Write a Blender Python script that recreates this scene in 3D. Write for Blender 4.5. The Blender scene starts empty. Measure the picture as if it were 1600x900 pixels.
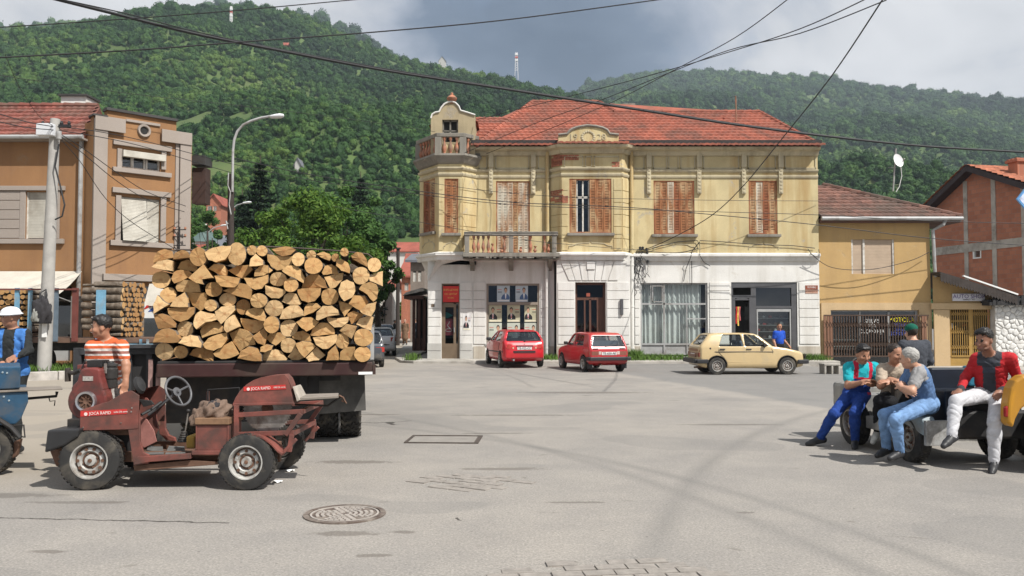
import bpy,bmesh,math,random
import numpy as np
from mathutils import Vector,Matrix,Quaternion
random.seed(7)
RNG = np.random.default_rng(7)
S = bpy.context.scene
COL = S.collection
R = math.radians
EYE,FPX,HOR = 1.65,1300.0,500.0
PITCH = math.atan((HOR - 450) / FPX)
cam_d = bpy.data.cameras.new('camera')
cam_d.sensor_width = 36.0
cam_d.lens = FPX / 1600 * 36
cam_d.clip_start = 0.1
cam_d.clip_end = 9000
cam = bpy.data.objects.new('camera',cam_d)
COL.objects.link(cam)
cam.location = (0,0,EYE)
cam.rotation_euler = (math.pi / 2 + PITCH,0,0)
S.camera = cam
SUN_EL = R(50)
SUN_H = Vector((0.74,-0.67)).normalized()
TOSUN = Vector((SUN_H.x * math.cos(SUN_EL),SUN_H.y * math.cos(SUN_EL),math.sin(SUN_EL)))
sun_d = bpy.data.lights.new('sun','SUN')
sun_d.energy = 3.7
sun_d.angle = R(0.55)
sun_d.color = (1.0,0.965,0.91)
sun = bpy.data.objects.new('sun',sun_d)
COL.objects.link(sun)
sun.rotation_euler = TOSUN.to_track_quat('Z','Y').to_euler()
S.view_settings.view_transform = 'Standard'
S.view_settings.look = 'None'
S.view_settings.gamma = 1.0
S.view_settings.exposure = 0.85
S.view_settings.use_curve_mapping = False
S.cycles.max_bounces = 5
S.cycles.diffuse_bounces = 2
S.cycles.glossy_bounces = 3
S.cycles.transparent_max_bounces = 8
S.cycles.volume_bounces = 0
S.cycles.caustics_reflective = False
S.cycles.caustics_refractive = False
def nd(nt,t,inp=None,**at):
 n = nt.nodes.new(t)
 for k,v in at.items():
  setattr(n,k,v)
 for k,v in (inp or {}).items():
  s = n.inputs[k]
  if isinstance(v,bpy.types.NodeSocket):
   nt.links.new(v,s)
  else:
   if s.type == 'RGBA' and len(v) == 3:
    v = (*v,1)
   s.default_value = v
 return n
def mixc(nt,f,a,b,blend='MIX'):
 return nd(nt,'ShaderNodeMix',{0: f,6: a,7: b},data_type='RGBA',blend_type=blend).outputs[2]
def mth(nt,op,a,b=0.0,c=0.0,clamp=False):
 return nd(nt,'ShaderNodeMath',{0: a,1: b,2: c},operation=op,use_clamp=clamp).outputs[0]
def ramp(nt,f,stops,interp='LINEAR'):
 n = nd(nt,'ShaderNodeValToRGB',{0: f})
 cr = n.color_ramp
 cr.interpolation = interp
 while len(cr.elements) < len(stops):
  cr.elements.new(0.5)
 for e,(p,c) in zip(cr.elements,stops):
  e.position = p
  e.color = (*c,1) if len(c) == 3 else c
 return n.outputs[0]
def rng(nt,v,a,b,c=0.0,d=1.0):
 return nd(nt,'ShaderNodeMapRange',{0: v,1: a,2: b,3: c,4: d}).outputs[0]
def noise(nt,vec,scale,detail=4,rough=0.55,dist=0.0):
 return nd(nt,'ShaderNodeTexNoise',{'Vector': vec,'Scale': scale,'Detail': detail,'Roughness': rough,'Distortion': dist}).outputs[0]
def vmul(nt,v,s):
 return nd(nt,'ShaderNodeVectorMath',{0: v,1: s},operation='MULTIPLY').outputs[0]
def vadd(nt,v,s):
 return nd(nt,'ShaderNodeVectorMath',{0: v,1: s},operation='ADD').outputs[0]
W = bpy.data.worlds.new('World')
S.world = W
W.use_nodes = True
nt = W.node_tree
nt.nodes.clear()
sky = nd(nt,'ShaderNodeTexSky',sky_type='NISHITA',sun_disc=False,sun_elevation=SUN_EL,sun_rotation=math.atan2(SUN_H.x,SUN_H.y),air_density=1.0,dust_density=1.5,ozone_density=1.0)
gen = nd(nt,'ShaderNodeTexCoord').outputs['Generated']
sx = nd(nt,'ShaderNodeSeparateXYZ',{0: gen})
hz = mth(nt,'ADD',mth(nt,'MAXIMUM',sx.outputs[2],0.0),0.32)
uv = nd(nt,'ShaderNodeCombineXYZ',{0: mth(nt,'DIVIDE',sx.outputs[0],hz),1: mth(nt,'DIVIDE',sx.outputs[1],hz),2: 0.0}).outputs[0]
uv = vadd(nt,uv,(3.9,7.2,1.3))
big = noise(nt,uv,0.85,2,0.5,0.3)
fine = noise(nt,uv,2.6,8,0.58,0.35)
cov = mth(nt,'ADD',mth(nt,'MULTIPLY',big,0.75),mth(nt,'MULTIPLY',fine,0.35))
cloudmask = rng(nt,cov,0.34,0.46)
bank = mth(nt,'MULTIPLY',mth(nt,'ABSOLUTE',mth(nt,'SUBTRACT',sx.outputs[0],0.06)),0.62)
lum = mth(nt,'ADD',mth(nt,'MULTIPLY',noise(nt,vadd(nt,uv,(1.37,0.6,4.0)),1.3,4,0.55,0.4),0.50),mth(nt,'MULTIPLY',fine,0.40))
lum = mth(nt,'ADD',lum,mth(nt,'MINIMUM',bank,0.22))
ccol = ramp(nt,lum,[(0.41,(0.55,0.88,1.40)),(0.51,(1.05,1.45,2.1)),(0.58,(2.9,3.2,3.8)),(0.66,(5.0,5.05,5.2)),(0.74,(6.0,6.0,6.1))])
skyc = mixc(nt,0.55,sky.outputs[0],(2.4,3.1,4.3))
skc = mixc(nt,cloudmask,skyc,ccol)
bg = nd(nt,'ShaderNodeBackground',{0: skc,1: 0.08})
out = nd(nt,'ShaderNodeOutputWorld',{0: bg.outputs[0]})
def P(px,py,Y):
 """the point at depth Y that stands at picture position (px, py) of the photograph"""
 u,v = (px - 800) / FPX,(450 - py) / FPX
 y = math.cos(PITCH) - v * math.sin(PITCH)
 z = v * math.cos(PITCH) + math.sin(PITCH)
 k = Y / y
 return Vector((u * k,Y,EYE + z * k))
def PX(px,Y):
 return P(px,HOR,Y).x
def PZ(py,Y):
 return P(800,py,Y).z
class Wall:
 """a vertical plane A->B (plan points); at(px, py, off) gives the point where the sight line meets it, off metres in front"""
 def __init__(self,A,B):
  self.A,self.B = Vector(A),Vector(B)
  self.d = (self.B - self.A).normalized()
  self.n = Vector((self.d.y,-self.d.x))
  if self.n.y > 0:
   self.n = -self.n
 def u(self,px):
  k = (px - 800) / FPX / math.cos(PITCH) * 1.0007
  return (k * self.A.y - self.A.x) / (self.d.x - k * self.d.y)
 def z(self,px,py):
  p = self.A + self.d * self.u(px)
  return P(px,py,p.y).z
 def pt(self,u,z,off=0.0):
  p = self.A + self.d * u + self.n * off
  return Vector((p.x,p.y,z))
 def at(self,px,py,off=0.0):
  return self.pt(self.u(px),self.z(px,py),off)
def link(o,parent=None):
 COL.objects.link(o)
 if parent is not None:
  o.parent = parent
 return o
def tag(o,label=None,cat=None,group=None,kind=None):
 if label: o['label'] = label
 if cat: o['category'] = cat
 if group: o['group'] = group
 if kind: o['kind'] = kind
 return o
def thing(name,label,cat,loc=(0,0,0),rz=0.0,group=None):
 o = bpy.data.objects.new(name,None)
 o.empty_display_size = 0.2
 link(o)
 o.location = loc
 o.rotation_euler = (0,0,rz)
 return tag(o,label,cat,group)
class MB:
 """collects shapes into one mesh"""
 def __init__(s,T=None):
  s.v,s.f,s.m,s.T = [],[],[],T
 def add(s,verts,faces,mi=0):
  b = len(s.v)
  if s.T is not None:
   verts = [s.T @ Vector(p) for p in verts]
  s.v += [tuple(p) for p in verts]
  s.f += [tuple(i + b for i in f) for f in faces]
  s.m += [mi] * len(faces)
  return s
 def box(s,x0,x1,y0,y1,z0,z1,mi=0,T=None):
  vs = [Vector((x,y,z)) for z in (z0,z1) for y in (y0,y1) for x in (x0,x1)]
  if T is not None:
   vs = [T @ p for p in vs]
  return s.add(vs,[(0,2,3,1),(4,5,7,6),(0,1,5,4),(2,6,7,3),(0,4,6,2),(1,3,7,5)],mi)
 def hexa(s,pts,mi=0):
  """8 corners: bottom ring then top ring"""
  return s.add(pts,[(3,2,1,0),(4,5,6,7),(0,1,5,4),(1,2,6,5),(2,3,7,6),(3,0,4,7)],mi)
 def prism(s,poly,fn,a,b,mi=0):
  """poly of (u, v); fn(u, v, w) -> point; extruded from w=a to w=b"""
  n = len(poly)
  vs = [fn(u,v,a) for u,v in poly] + [fn(u,v,b) for u,v in poly]
  fs = [tuple(range(n - 1,-1,-1)),tuple(range(n,2 * n))]
  fs += [(i,(i + 1) % n,n + (i + 1) % n,n + i) for i in range(n)]
  return s.add(vs,fs,mi)
 def cyl(s,p0,p1,r0,r1=None,n=10,cap=True,mi=0):
  p0,p1 = Vector(p0),Vector(p1)
  r1 = r0 if r1 is None else r1
  d = (p1 - p0)
  q = d.to_track_quat('Z','Y') if d.length > 1e-9 else Quaternion()
  vs = []
  for p,r in ((p0,r0),(p1,r1)):
   for i in range(n):
    a = 2 * math.pi * i / n
    vs.append(p + q @ Vector((r * math.cos(a),r * math.sin(a),0)))
  fs = [(i,(i + 1) % n,n + (i + 1) % n,n + i) for i in range(n)]
  if cap:
   fs += [tuple(range(n - 1,-1,-1)),tuple(range(n,2 * n))]
  return s.add(vs,fs,mi)
 def tube(s,path,r,n=6,mi=0,cap=True):
  path = [Vector(p) for p in path]
  rs = r if isinstance(r,(list,tuple)) else [r] * len(path)
  vs = []
  up = None
  for k,p in enumerate(path):
   d = (path[min(k + 1,len(path) - 1)] - path[max(k - 1,0)]).normalized()
   if up is None:
    up = Vector((0,0,1)) if abs(d.z) < 0.9 else Vector((1,0,0))
   a = d.cross(up).normalized()
   up = a.cross(d).normalized()
   for i in range(n):
    t = 2 * math.pi * i / n
    vs.append(p + (a * math.cos(t) + up * math.sin(t)) * rs[k])
  m = len(path)
  fs = [(k * n + i,k * n + (i + 1) % n,(k + 1) * n + (i + 1) % n,(k + 1) * n + i) for k in range(m - 1) for i in range(n)]
  if cap:
   fs += [tuple(range(n - 1,-1,-1)),tuple((m - 1) * n + i for i in range(n))]
  return s.add(vs,fs,mi)
 def lathe(s,prof,n=16,T=None,mi=0,cap=True):
  """prof: (radius, height) pairs; axis = local z of T"""
  T = T or Matrix()
  vs = [T @ Vector((r * math.cos(2 * math.pi * i / n),r * math.sin(2 * math.pi * i / n),z)) for r,z in prof for i in range(n)]
  m = len(prof)
  fs = [(k * n + i,k * n + (i + 1) % n,(k + 1) * n + (i + 1) % n,(k + 1) * n + i) for k in range(m - 1) for i in range(n)]
  if cap:
   fs += [tuple(range(n - 1,-1,-1)),tuple((m - 1) * n + i for i in range(n))]
  return s.add(vs,fs,mi)
 def quad(s,a,b,c,d,mi=0):
  return s.add([a,b,c,d],[(0,1,2,3)],mi)
 def grid(s,fn,nu,nv,mi=0):
  vs = [fn(i / nu,j / nv) for j in range(nv + 1) for i in range(nu + 1)]
  fs = [(j * (nu + 1) + i,j * (nu + 1) + i + 1,(j + 1) * (nu + 1) + i + 1,(j + 1) * (nu + 1) + i) for j in range(nv) for i in range(nu)]
  return s.add(vs,fs,mi)
 def mesh(s,name,mats,smooth=None):
  me = bpy.data.meshes.new(name)
  me.from_pydata(s.v,[],s.f)
  for m in (mats if isinstance(mats,(list,tuple)) else [mats]):
   me.materials.append(m)
  if any(s.m):
   me.polygons.foreach_set('material_index',s.m)
  if smooth is not None:
   me.shade_smooth()
   me.set_sharp_from_angle(angle=R(smooth))
  me.update()
  return me
 def build(s,name,mats,parent=None,smooth=None,bevel=0.0,fix=True,**tags):
  me = s.mesh(name,mats,smooth)
  if fix:
   bm = bmesh.new()
   bm.from_mesh(me)
   bmesh.ops.recalc_face_normals(bm,faces=bm.faces)
   bm.to_mesh(me)
   bm.free()
  o = link(bpy.data.objects.new(name,me),parent)
  if bevel:
   md = o.modifiers.new('bevel','BEVEL')
   md.width = bevel
   md.segments = 2
   md.limit_method = 'ANGLE'
   md.angle_limit = R(40)
  return tag(o,**tags)
def copy_tree(o,parent=None):
 c = o.copy()
 link(c,parent)
 for ch in o.children:
  copy_tree(ch,c)
 return c
def text_mesh(name,txt,size,mat,T,parent=None,depth=0.004,align='CENTER',sx=1.0):
 cu = bpy.data.curves.new('lettering','FONT')
 cu.body = txt
 cu.size = size
 cu.extrude = depth
 cu.align_x = align
 cu.align_y = 'CENTER'
 cu.resolution_u = 2
 tmp = bpy.data.objects.new('lettering',cu)
 COL.objects.link(tmp)
 dg = bpy.context.evaluated_depsgraph_get()
 me = bpy.data.meshes.new_from_object(tmp.evaluated_get(dg))
 bpy.data.objects.remove(tmp)
 me.transform(T @ Matrix.Diagonal((sx,1,1,1)))
 me.materials.clear()
 me.materials.append(mat)
 return link(bpy.data.objects.new(name,me),parent)
def facing(pos,right,up=(0,0,1)):
 """matrix whose x runs along right and y along up, for flat lettering"""
 x = Vector(right).normalized()
 y = Vector(up).normalized()
 z = x.cross(y)
 m = Matrix((x,y,z)).transposed().to_4x4()
 m.translation = Vector(pos)
 return m
MATS = {}
def M(name,col,rough=0.7,metal=0.0,var=0.14,vs=3.0,bump=0.0,bs=60.0,spec=0.4,dirt=None,damt=0.35,ds=1.5,coat=0.0,island=0.0,stretch=None,coords='pos'):
 if name in MATS:
  return MATS[name]
 m = bpy.data.materials.new(name)
 m.use_nodes = True
 nt = m.node_tree
 b = nt.nodes['Principled BSDF']
 if coords == 'pos':
  v = nd(nt,'ShaderNodeNewGeometry').outputs['Position']
 else:
  v = nd(nt,'ShaderNodeTexCoord').outputs['Object']
 if stretch:
  v = vmul(nt,v,stretch)
 lo = tuple(c * (1 - var) for c in col)
 hi = tuple(min(1,c * (1 + var)) for c in col)
 n1 = noise(nt,v,vs,6,0.6)
 c = mixc(nt,rng(nt,n1,0.3,0.7),lo,hi)
 if island:
  ri = nd(nt,'ShaderNodeNewGeometry').outputs['Random Per Island']
  c = mixc(nt,1.0,c,ramp(nt,ri,[(0,(1 - island,) * 3),(1,(1 + island,1 + island * 0.8,1 + island * 0.7))]),'MULTIPLY')
 if dirt:
  n2 = noise(nt,vadd(nt,v,(5.3,2.1,8.7)),ds,7,0.65,0.4)
  c = mixc(nt,rng(nt,n2,0.62 - damt * 0.5,0.78 - damt * 0.35,0,0.9),c,dirt)
 nt.links.new(c,b.inputs['Base Color'])
 b.inputs['Roughness'].default_value = rough
 b.inputs['Metallic'].default_value = metal
 b.inputs['Specular IOR Level'].default_value = spec
 b.inputs['Coat Weight'].default_value = coat
 b.inputs['Coat Roughness'].default_value = 0.12
 if bump:
  bn = nd(nt,'ShaderNodeBump',{'Strength': min(1.0,bump),'Distance': 0.02 * max(1,bump),'Height': noise(nt,v,bs,6,0.65)})
  nt.links.new(bn.outputs[0],b.inputs['Normal'])
 MATS[name] = m
 return m
def glassmat(name,tint=(0.75,0.82,0.8),refl=0.12,mixin=0.35):
 """thin pane: tinted see-through with a mirror sheen"""
 if name in MATS:
  return MATS[name]
 m = bpy.data.materials.new(name)
 m.use_nodes = True
 nt = m.node_tree
 o = nt.nodes['Material Output']
 fr = mth(nt,'POWER',nd(nt,'ShaderNodeLayerWeight',{0: 0.5}).outputs['Facing'],4.0)
 f = mth(nt,'ADD',mth(nt,'MULTIPLY',fr,0.9),refl,clamp=True)
 mx = nd(nt,'ShaderNodeMixShader',{0: f,1: nd(nt,'ShaderNodeBsdfTransparent',{0: tint}).outputs[0],2: nd(nt,'ShaderNodeBsdfGlossy',{0: (0.9,0.93,0.95),'Roughness': 0.03}).outputs[0]})
 nt.links.new(mx.outputs[0],o.inputs[0])
 MATS[name] = m
 return m
def surfnets(D,L,org,h):
 """numpy surface nets: D signed distance on a grid, L int labels on the same grid -> verts, quads, vertex labels"""
 neg = D < 0
 nx,ny,nz = D.shape
 c = np.zeros((nx - 1,ny - 1,nz - 1),np.int8)
 for a in (0,1):
  for b in (0,1):
   for d in (0,1):
    c += neg[a:nx - 1 + a,b:ny - 1 + b,d:nz - 1 + d]
 act = (c > 0) & (c < 8)
 idx = np.full(act.shape,-1,np.int32)
 I = np.argwhere(act)
 idx[act] = np.arange(len(I))
 acc = np.zeros((len(I),3)); cnt = np.zeros(len(I))
 cor = [(0,0,0),(1,0,0),(0,1,0),(1,1,0),(0,0,1),(1,0,1),(0,1,1),(1,1,1)]
 val = [D[I[:,0] + a,I[:,1] + b,I[:,2] + d] for a,b,d in cor]
 for i in range(8):
  for j in range(i + 1,8):
   df = [cor[j][k] - cor[i][k] for k in range(3)]
   if sum(abs(x) for x in df) != 1:
    continue
   vi,vj = val[i],val[j]
   m = (vi < 0) != (vj < 0)
   t = np.where(m,vi / np.where(m,vi - vj,1),0)
   for k in range(3):
    acc[:,k] += np.where(m,cor[i][k] + t * df[k],0)
   cnt += m
 loc = I + acc / np.maximum(cnt,1)[:,None]
 V = np.asarray(org) + loc * h
 Q = []
 for ax in range(3):
  o = [x for x in range(3) if x != ax]
  sl0 = [slice(None)] * 3; sl1 = [slice(None)] * 3
  sl0[ax] = slice(0,-1); sl1[ax] = slice(1,None)
  ch = neg[tuple(sl0)] != neg[tuple(sl1)]
  E = np.argwhere(ch)
  E = E[(E[:,o[0]] > 0) & (E[:,o[1]] > 0) & (E[:,o[0]] < D.shape[o[0]] - 1) & (E[:,o[1]] < D.shape[o[1]] - 1)]
  fl = neg[tuple(E.T)]
  q = []
  for da,db in ((1,1),(0,1),(0,0),(1,0)):
   J = E.copy()
   J[:,o[0]] -= da
   J[:,o[1]] -= db
   q.append(idx[tuple(J.T)])
  q = np.stack(q,1)
  if ax == 1:
   fl = ~fl
  q[~fl] = q[~fl][:,::-1]
  Q.append(q)
 Q = np.concatenate(Q)
 Q = Q[(Q >= 0).all(1)]
 N = np.rint(loc).astype(int)
 for k in range(3):
  N[:,k] = np.clip(N[:,k],0,D.shape[k] - 1)
 VL = L[tuple(N.T)] if L is not None else np.zeros(len(V),int)
 return V,Q,VL
def np_mesh(name,V,F,mats,midx=None,smooth=True):
 me = bpy.data.meshes.new(name)
 n = F.shape[1]
 me.vertices.add(len(V)); me.loops.add(F.size); me.polygons.add(len(F))
 me.vertices.foreach_set('co',np.ascontiguousarray(V,np.float32).ravel())
 me.loops.foreach_set('vertex_index',np.ascontiguousarray(F,np.int32).ravel())
 me.polygons.foreach_set('loop_start',np.arange(0,F.size,n,dtype=np.int32))
 for m in (mats if isinstance(mats,(list,tuple)) else [mats]):
  me.materials.append(m)
 if midx is not None:
  me.polygons.foreach_set('material_index',np.ascontiguousarray(midx,np.int32))
 me.polygons.foreach_set('use_smooth',np.full(len(F),smooth))
 me.update(calc_edges=True)
 me.validate()
 return me
def smin(a,b,k):
 hh = np.clip(0.5 + 0.5 * (b - a) / k,0,1)
 return b + (a - b) * hh - k * hh * (1 - hh)
def smax(a,b,k):
 return -smin(-a,-b,k)
def poly_sdf(X,Y,poly):
 """signed distance of 2-D points to a polygon (negative inside)"""
 d = np.full(X.shape,1e9); ins = np.zeros(X.shape,bool)
 n = len(poly)
 for i in range(n):
  ax,ay = poly[i]; bx,by = poly[(i + 1) % n]
  ex,ey = bx - ax,by - ay
  t = np.clip(((X - ax) * ex + (Y - ay) * ey) / max(ex * ex + ey * ey,1e-12),0,1)
  d = np.minimum(d,(X - ax - t * ex) ** 2 + (Y - ay - t * ey) ** 2)
  if ay != by:
   c = ((ay > Y) != (by > Y)) & (X < (bx - ax) * (Y - ay) / (by - ay) + ax)
   ins ^= c
 d = np.sqrt(d)
 return np.where(ins,-d,d)
# ================================================================ ground
def sstep(a,b,x):
 t = min(1,max(0,(x - a) / (b - a)))
 return t * t * (3 - 2 * t)
def gz(x,y):
 """height of the street surface: it dips a little in front of the motor shop"""
 return -0.34 * sstep(9.0,15.5,x) * sstep(22,31,y) * (1 - sstep(60,90,y))
def road_material():
 m = bpy.data.materials.new('dusty_asphalt')
 m.use_nodes = True
 nt = m.node_tree
 b = nt.nodes['Principled BSDF']
 p = nd(nt,'ShaderNodeNewGeometry').outputs['Position']
 s = nd(nt,'ShaderNodeSeparateXYZ',{0: p})
 X,Y = s.outputs[0],s.outputs[1]
 big = noise(nt,p,0.22,5,0.6,0.4)
 mid = noise(nt,p,1.3,6,0.6,0.2)
 fin = noise(nt,p,55,3,0.7)
 c = ramp(nt,big,[(0.3,(0.232,0.218,0.202)),(0.5,(0.290,0.268,0.240)),(0.72,(0.355,0.320,0.275))])
 c = mixc(nt,0.5,c,ramp(nt,mid,[(0.3,(0.225,0.213,0.200)),(0.7,(0.33,0.305,0.272))]))
 c = mixc(nt,0.45,c,ramp(nt,fin,[(0.3,(0.35,0.35,0.35)),(0.7,(1.5,1.5,1.5))]),'MULTIPLY')
 agg = nd(nt,'ShaderNodeTexVoronoi',{'Vector': p,'Scale': 70.0}).outputs[1]
 c = mixc(nt,0.17,c,ramp(nt,nd(nt,'ShaderNodeSeparateColor',{0: agg}).outputs[0],[(0,(0.45,0.44,0.43)),(0.6,(1.0,1.0,1.0)),(1,(1.7,1.66,1.6))]),'MULTIPLY')
 wob = mth(nt,'MULTIPLY',mth(nt,'SUBTRACT',mid,0.5),0.9)
 dl = mth(nt,'ADD',mth(nt,'ADD',mth(nt,'MULTIPLY',X,0.9709),mth(nt,'MULTIPLY',Y,0.2395)),-9.48)
 dl = mth(nt,'ADD',dl,wob)
 far = rng(nt,dl,-0.1,0.15)
 c = mixc(nt,mth(nt,'MULTIPLY',far,0.75),c,mixc(nt,mid,(0.165,0.163,0.158),(0.215,0.208,0.198)))
 edge = mth(nt,'SUBTRACT',1.0,rng(nt,mth(nt,'ABSOLUTE',mth(nt,'ADD',dl,0.35)),0.0,0.35))
 c = mixc(nt,mth(nt,'MULTIPLY',edge,0.5),c,(0.33,0.305,0.27))
 du = mth(nt,'MULTIPLY',rng(nt,mth(nt,'ADD',X,mth(nt,'MULTIPLY',wob,2.0)),-3.2,-5.4),rng(nt,Y,7.6,9.2))
 c = mixc(nt,mth(nt,'MULTIPLY',du,0.7),c,(0.33,0.285,0.225))
 st = noise(nt,vmul(nt,p,(0.9,1.7,1)),0.9,3,0.5,0.8)
 c = mixc(nt,rng(nt,st,0.70,0.76,0,0.62),c,(0.11,0.10,0.088))
 st2 = noise(nt,vadd(nt,vmul(nt,p,(0.7,1.3,1)),(11,3,0)),2.3,3,0.5,0.9)
 c = mixc(nt,rng(nt,st2,0.70,0.75,0,0.5),c,(0.13,0.115,0.095))
 for (cx,cy,rr,w) in ((23.5,0.3,23.2,0.17),(-17.5,1.0,20.35,0.15),(-9.0,3.0,12.2,0.14)):
  dx = mth(nt,'SUBTRACT',X,cx); dy = mth(nt,'SUBTRACT',Y,cy)
  rd = mth(nt,'SQRT',mth(nt,'ADD',mth(nt,'MULTIPLY',dx,dx),mth(nt,'MULTIPLY',dy,dy)))
  a = mth(nt,'SUBTRACT',1.0,rng(nt,mth(nt,'ABSOLUTE',mth(nt,'SUBTRACT',rd,rr)),0.0,w))
  c = mixc(nt,mth(nt,'MULTIPLY',mth(nt,'MULTIPLY',a,rng(nt,mid,0.2,0.6)),0.42),c,(0.13,0.127,0.12))
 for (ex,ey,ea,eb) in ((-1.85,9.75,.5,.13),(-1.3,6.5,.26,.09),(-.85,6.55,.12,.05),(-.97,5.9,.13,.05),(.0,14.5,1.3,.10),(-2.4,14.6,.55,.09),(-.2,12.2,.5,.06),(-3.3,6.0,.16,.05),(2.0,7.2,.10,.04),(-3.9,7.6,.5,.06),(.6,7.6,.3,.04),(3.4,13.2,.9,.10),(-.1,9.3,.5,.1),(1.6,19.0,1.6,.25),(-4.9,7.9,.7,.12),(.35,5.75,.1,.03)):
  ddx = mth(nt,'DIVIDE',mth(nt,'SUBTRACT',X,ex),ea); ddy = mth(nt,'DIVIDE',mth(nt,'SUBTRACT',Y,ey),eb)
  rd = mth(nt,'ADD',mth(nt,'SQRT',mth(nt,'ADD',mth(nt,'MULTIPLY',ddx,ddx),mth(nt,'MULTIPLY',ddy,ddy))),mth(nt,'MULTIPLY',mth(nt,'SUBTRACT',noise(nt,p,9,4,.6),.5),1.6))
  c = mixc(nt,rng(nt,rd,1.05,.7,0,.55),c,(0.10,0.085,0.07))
 pr_ = noise(nt,vmul(nt,p,(.35,.5,1)),1.0,1,.3)
 c = mixc(nt,rng(nt,pr_,.60,.605,0,.22),c,(0.15,0.147,0.142))
 pw = vadd(nt,p,vmul(nt,nd(nt,'ShaderNodeTexNoise',{'Vector': p,'Scale': 1.7,'Detail': 5}).outputs[1],(0.7,0.7,0)))
 vo = nd(nt,'ShaderNodeTexVoronoi',{'Vector': pw,'Scale': 0.33},feature='DISTANCE_TO_EDGE').outputs[0]
 cm = noise(nt,vadd(nt,p,(3,9,0)),0.35,2)
 crack = mth(nt,'MULTIPLY',mth(nt,'LESS_THAN',vo,0.006),mth(nt,'GREATER_THAN',cm,0.66))
 sy = mth(nt,'SUBTRACT',Y,mth(nt,'ADD',mth(nt,'MULTIPLY',X,-0.09),6.63))
 sy = mth(nt,'ADD',sy,mth(nt,'MULTIPLY',mth(nt,'SUBTRACT',noise(nt,p,6,4),0.5),0.10))
 seam = mth(nt,'MULTIPLY',mth(nt,'LESS_THAN',mth(nt,'ABSOLUTE',sy),0.014),mth(nt,'LESS_THAN',X,-2.3))
 cr2 = mth(nt,'MAXIMUM',crack,seam)
 c = mixc(nt,mth(nt,'MULTIPLY',cr2,0.85),c,(0.035,0.03,0.026))
 fl = nd(nt,'ShaderNodeTexVoronoi',{'Vector': p,'Scale': 2.4}).outputs[0]
 c = mixc(nt,mth(nt,'MULTIPLY',mth(nt,'LESS_THAN',fl,0.02),0.8),c,(0.6,0.57,0.5))
 fl = nd(nt,'ShaderNodeTexVoronoi',{'Vector': vmul(nt,vadd(nt,p,(0.7,3.1,0)),(1,1.8,1)),'Scale': 2.9}).outputs[0]
 c = mixc(nt,mth(nt,'MULTIPLY',mth(nt,'LESS_THAN',fl,0.035),0.75),c,(0.07,0.06,0.05))
 nt.links.new(c,b.inputs['Base Color'])
 b.inputs['Roughness'].default_value = 0.86
 b.inputs['Specular IOR Level'].default_value = 0.25
 hgt = mth(nt,'ADD',mth(nt,'MULTIPLY',fin,0.5),mth(nt,'MULTIPLY',mid,1.2))
 hgt = mth(nt,'SUBTRACT',hgt,mth(nt,'MULTIPLY',cr2,1.2))
 bn = nd(nt,'ShaderNodeBump',{'Strength': 0.35,'Distance': 0.02,'Height': hgt})
 nt.links.new(bn.outputs[0],b.inputs['Normal'])
 return m
ROAD = road_material()
def axis(segs):
 o = []
 for a,b,n in segs:
  o += list(np.linspace(a,b,n,endpoint=False))
 return o + [segs[-1][1]]
gx = axis([(-4000,-400,4),(-400,-40,6),(-40,6,12),(6,20,14),(20,60,8),(60,400,6),(400,4000,4)])
gy = axis([(-300,-10,3),(-10,20,8),(20,34,14),(34,100,12),(100,500,6),(500,6000,5)])
gm = MB()
gm.add([(x,y,gz(x,y)) for y in gy for x in gx],[(j * len(gx) + i,j * len(gx) + i + 1,(j + 1) * len(gx) + i + 1,(j + 1) * len(gx) + i) for j in range(len(gy) - 1) for i in range(len(gx) - 1)])
gm.build('road',ROAD,smooth=60,kind='structure',label='dusty grey asphalt of the street junction')
M_conc = M('pale_concrete',(0.40,0.375,0.335),0.85,var=0.2,vs=2.0,bump=0.3,bs=40,dirt=(0.22,0.2,0.17),damt=0.3)
M_kerb = M('kerb_stone',(0.43,0.40,0.365),0.85,var=0.2,vs=4,bump=0.4,bs=30,dirt=(0.2,0.18,0.15),damt=0.35)
M_grass = M('grass_green',(0.085,0.16,0.03),0.6,var=0.45,vs=7,spec=0.2,island=0.35)
M_soil = M('verge_soil',(0.16,0.125,0.085),0.95,var=0.3,vs=6,bump=0.6,bs=30)
def blades(name,pts,h,mat,label,w=0.012):
 """a patch of grass blades: pts = list of (x, y, z, height factor)"""
 n = len(pts)
 A = np.array(pts)
 ang = RNG.uniform(0,6.283,n)
 hh = h * A[:,3] * RNG.uniform(0.5,1.25,n)
 lean = RNG.normal(0,0.33,(n,2)) * hh[:,None]
 dx,dy = np.cos(ang) * w,np.sin(ang) * w
 V = np.empty((n,5,3))
 V[:,0] = np.stack([A[:,0] - dx,A[:,1] - dy,A[:,2]],1)
 V[:,1] = np.stack([A[:,0] + dx,A[:,1] + dy,A[:,2]],1)
 V[:,2] = np.stack([A[:,0] + dx * 0.7 + lean[:,0] * 0.4,A[:,1] + dy * 0.7 + lean[:,1] * 0.4,A[:,2] + hh * 0.6],1)
 V[:,3] = np.stack([A[:,0] - dx * 0.7 + lean[:,0] * 0.4,A[:,1] - dy * 0.7 + lean[:,1] * 0.4,A[:,2] + hh * 0.6],1)
 V[:,4] = np.stack([A[:,0] + lean[:,0],A[:,1] + lean[:,1],A[:,2] + hh],1)
 b = np.arange(n)[:,None] * 5
 F = np.concatenate([b + np.array([[0,1,2]]),b + np.array([[0,2,3]]),b + np.array([[3,2,4]])])
 me = np_mesh(name,V.reshape(-1,3),F,mat,smooth=False)
 return tag(link(bpy.data.objects.new(name,me)),label,None,None,'stuff')
def slab(name,poly,z0,z1,mat,label=None,bevel=0.02):
 return MB().prism(poly,lambda u,v,w: (u,v,w),z0,z1).build(name,mat,None,bevel=bevel,kind='structure',label=label)
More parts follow.
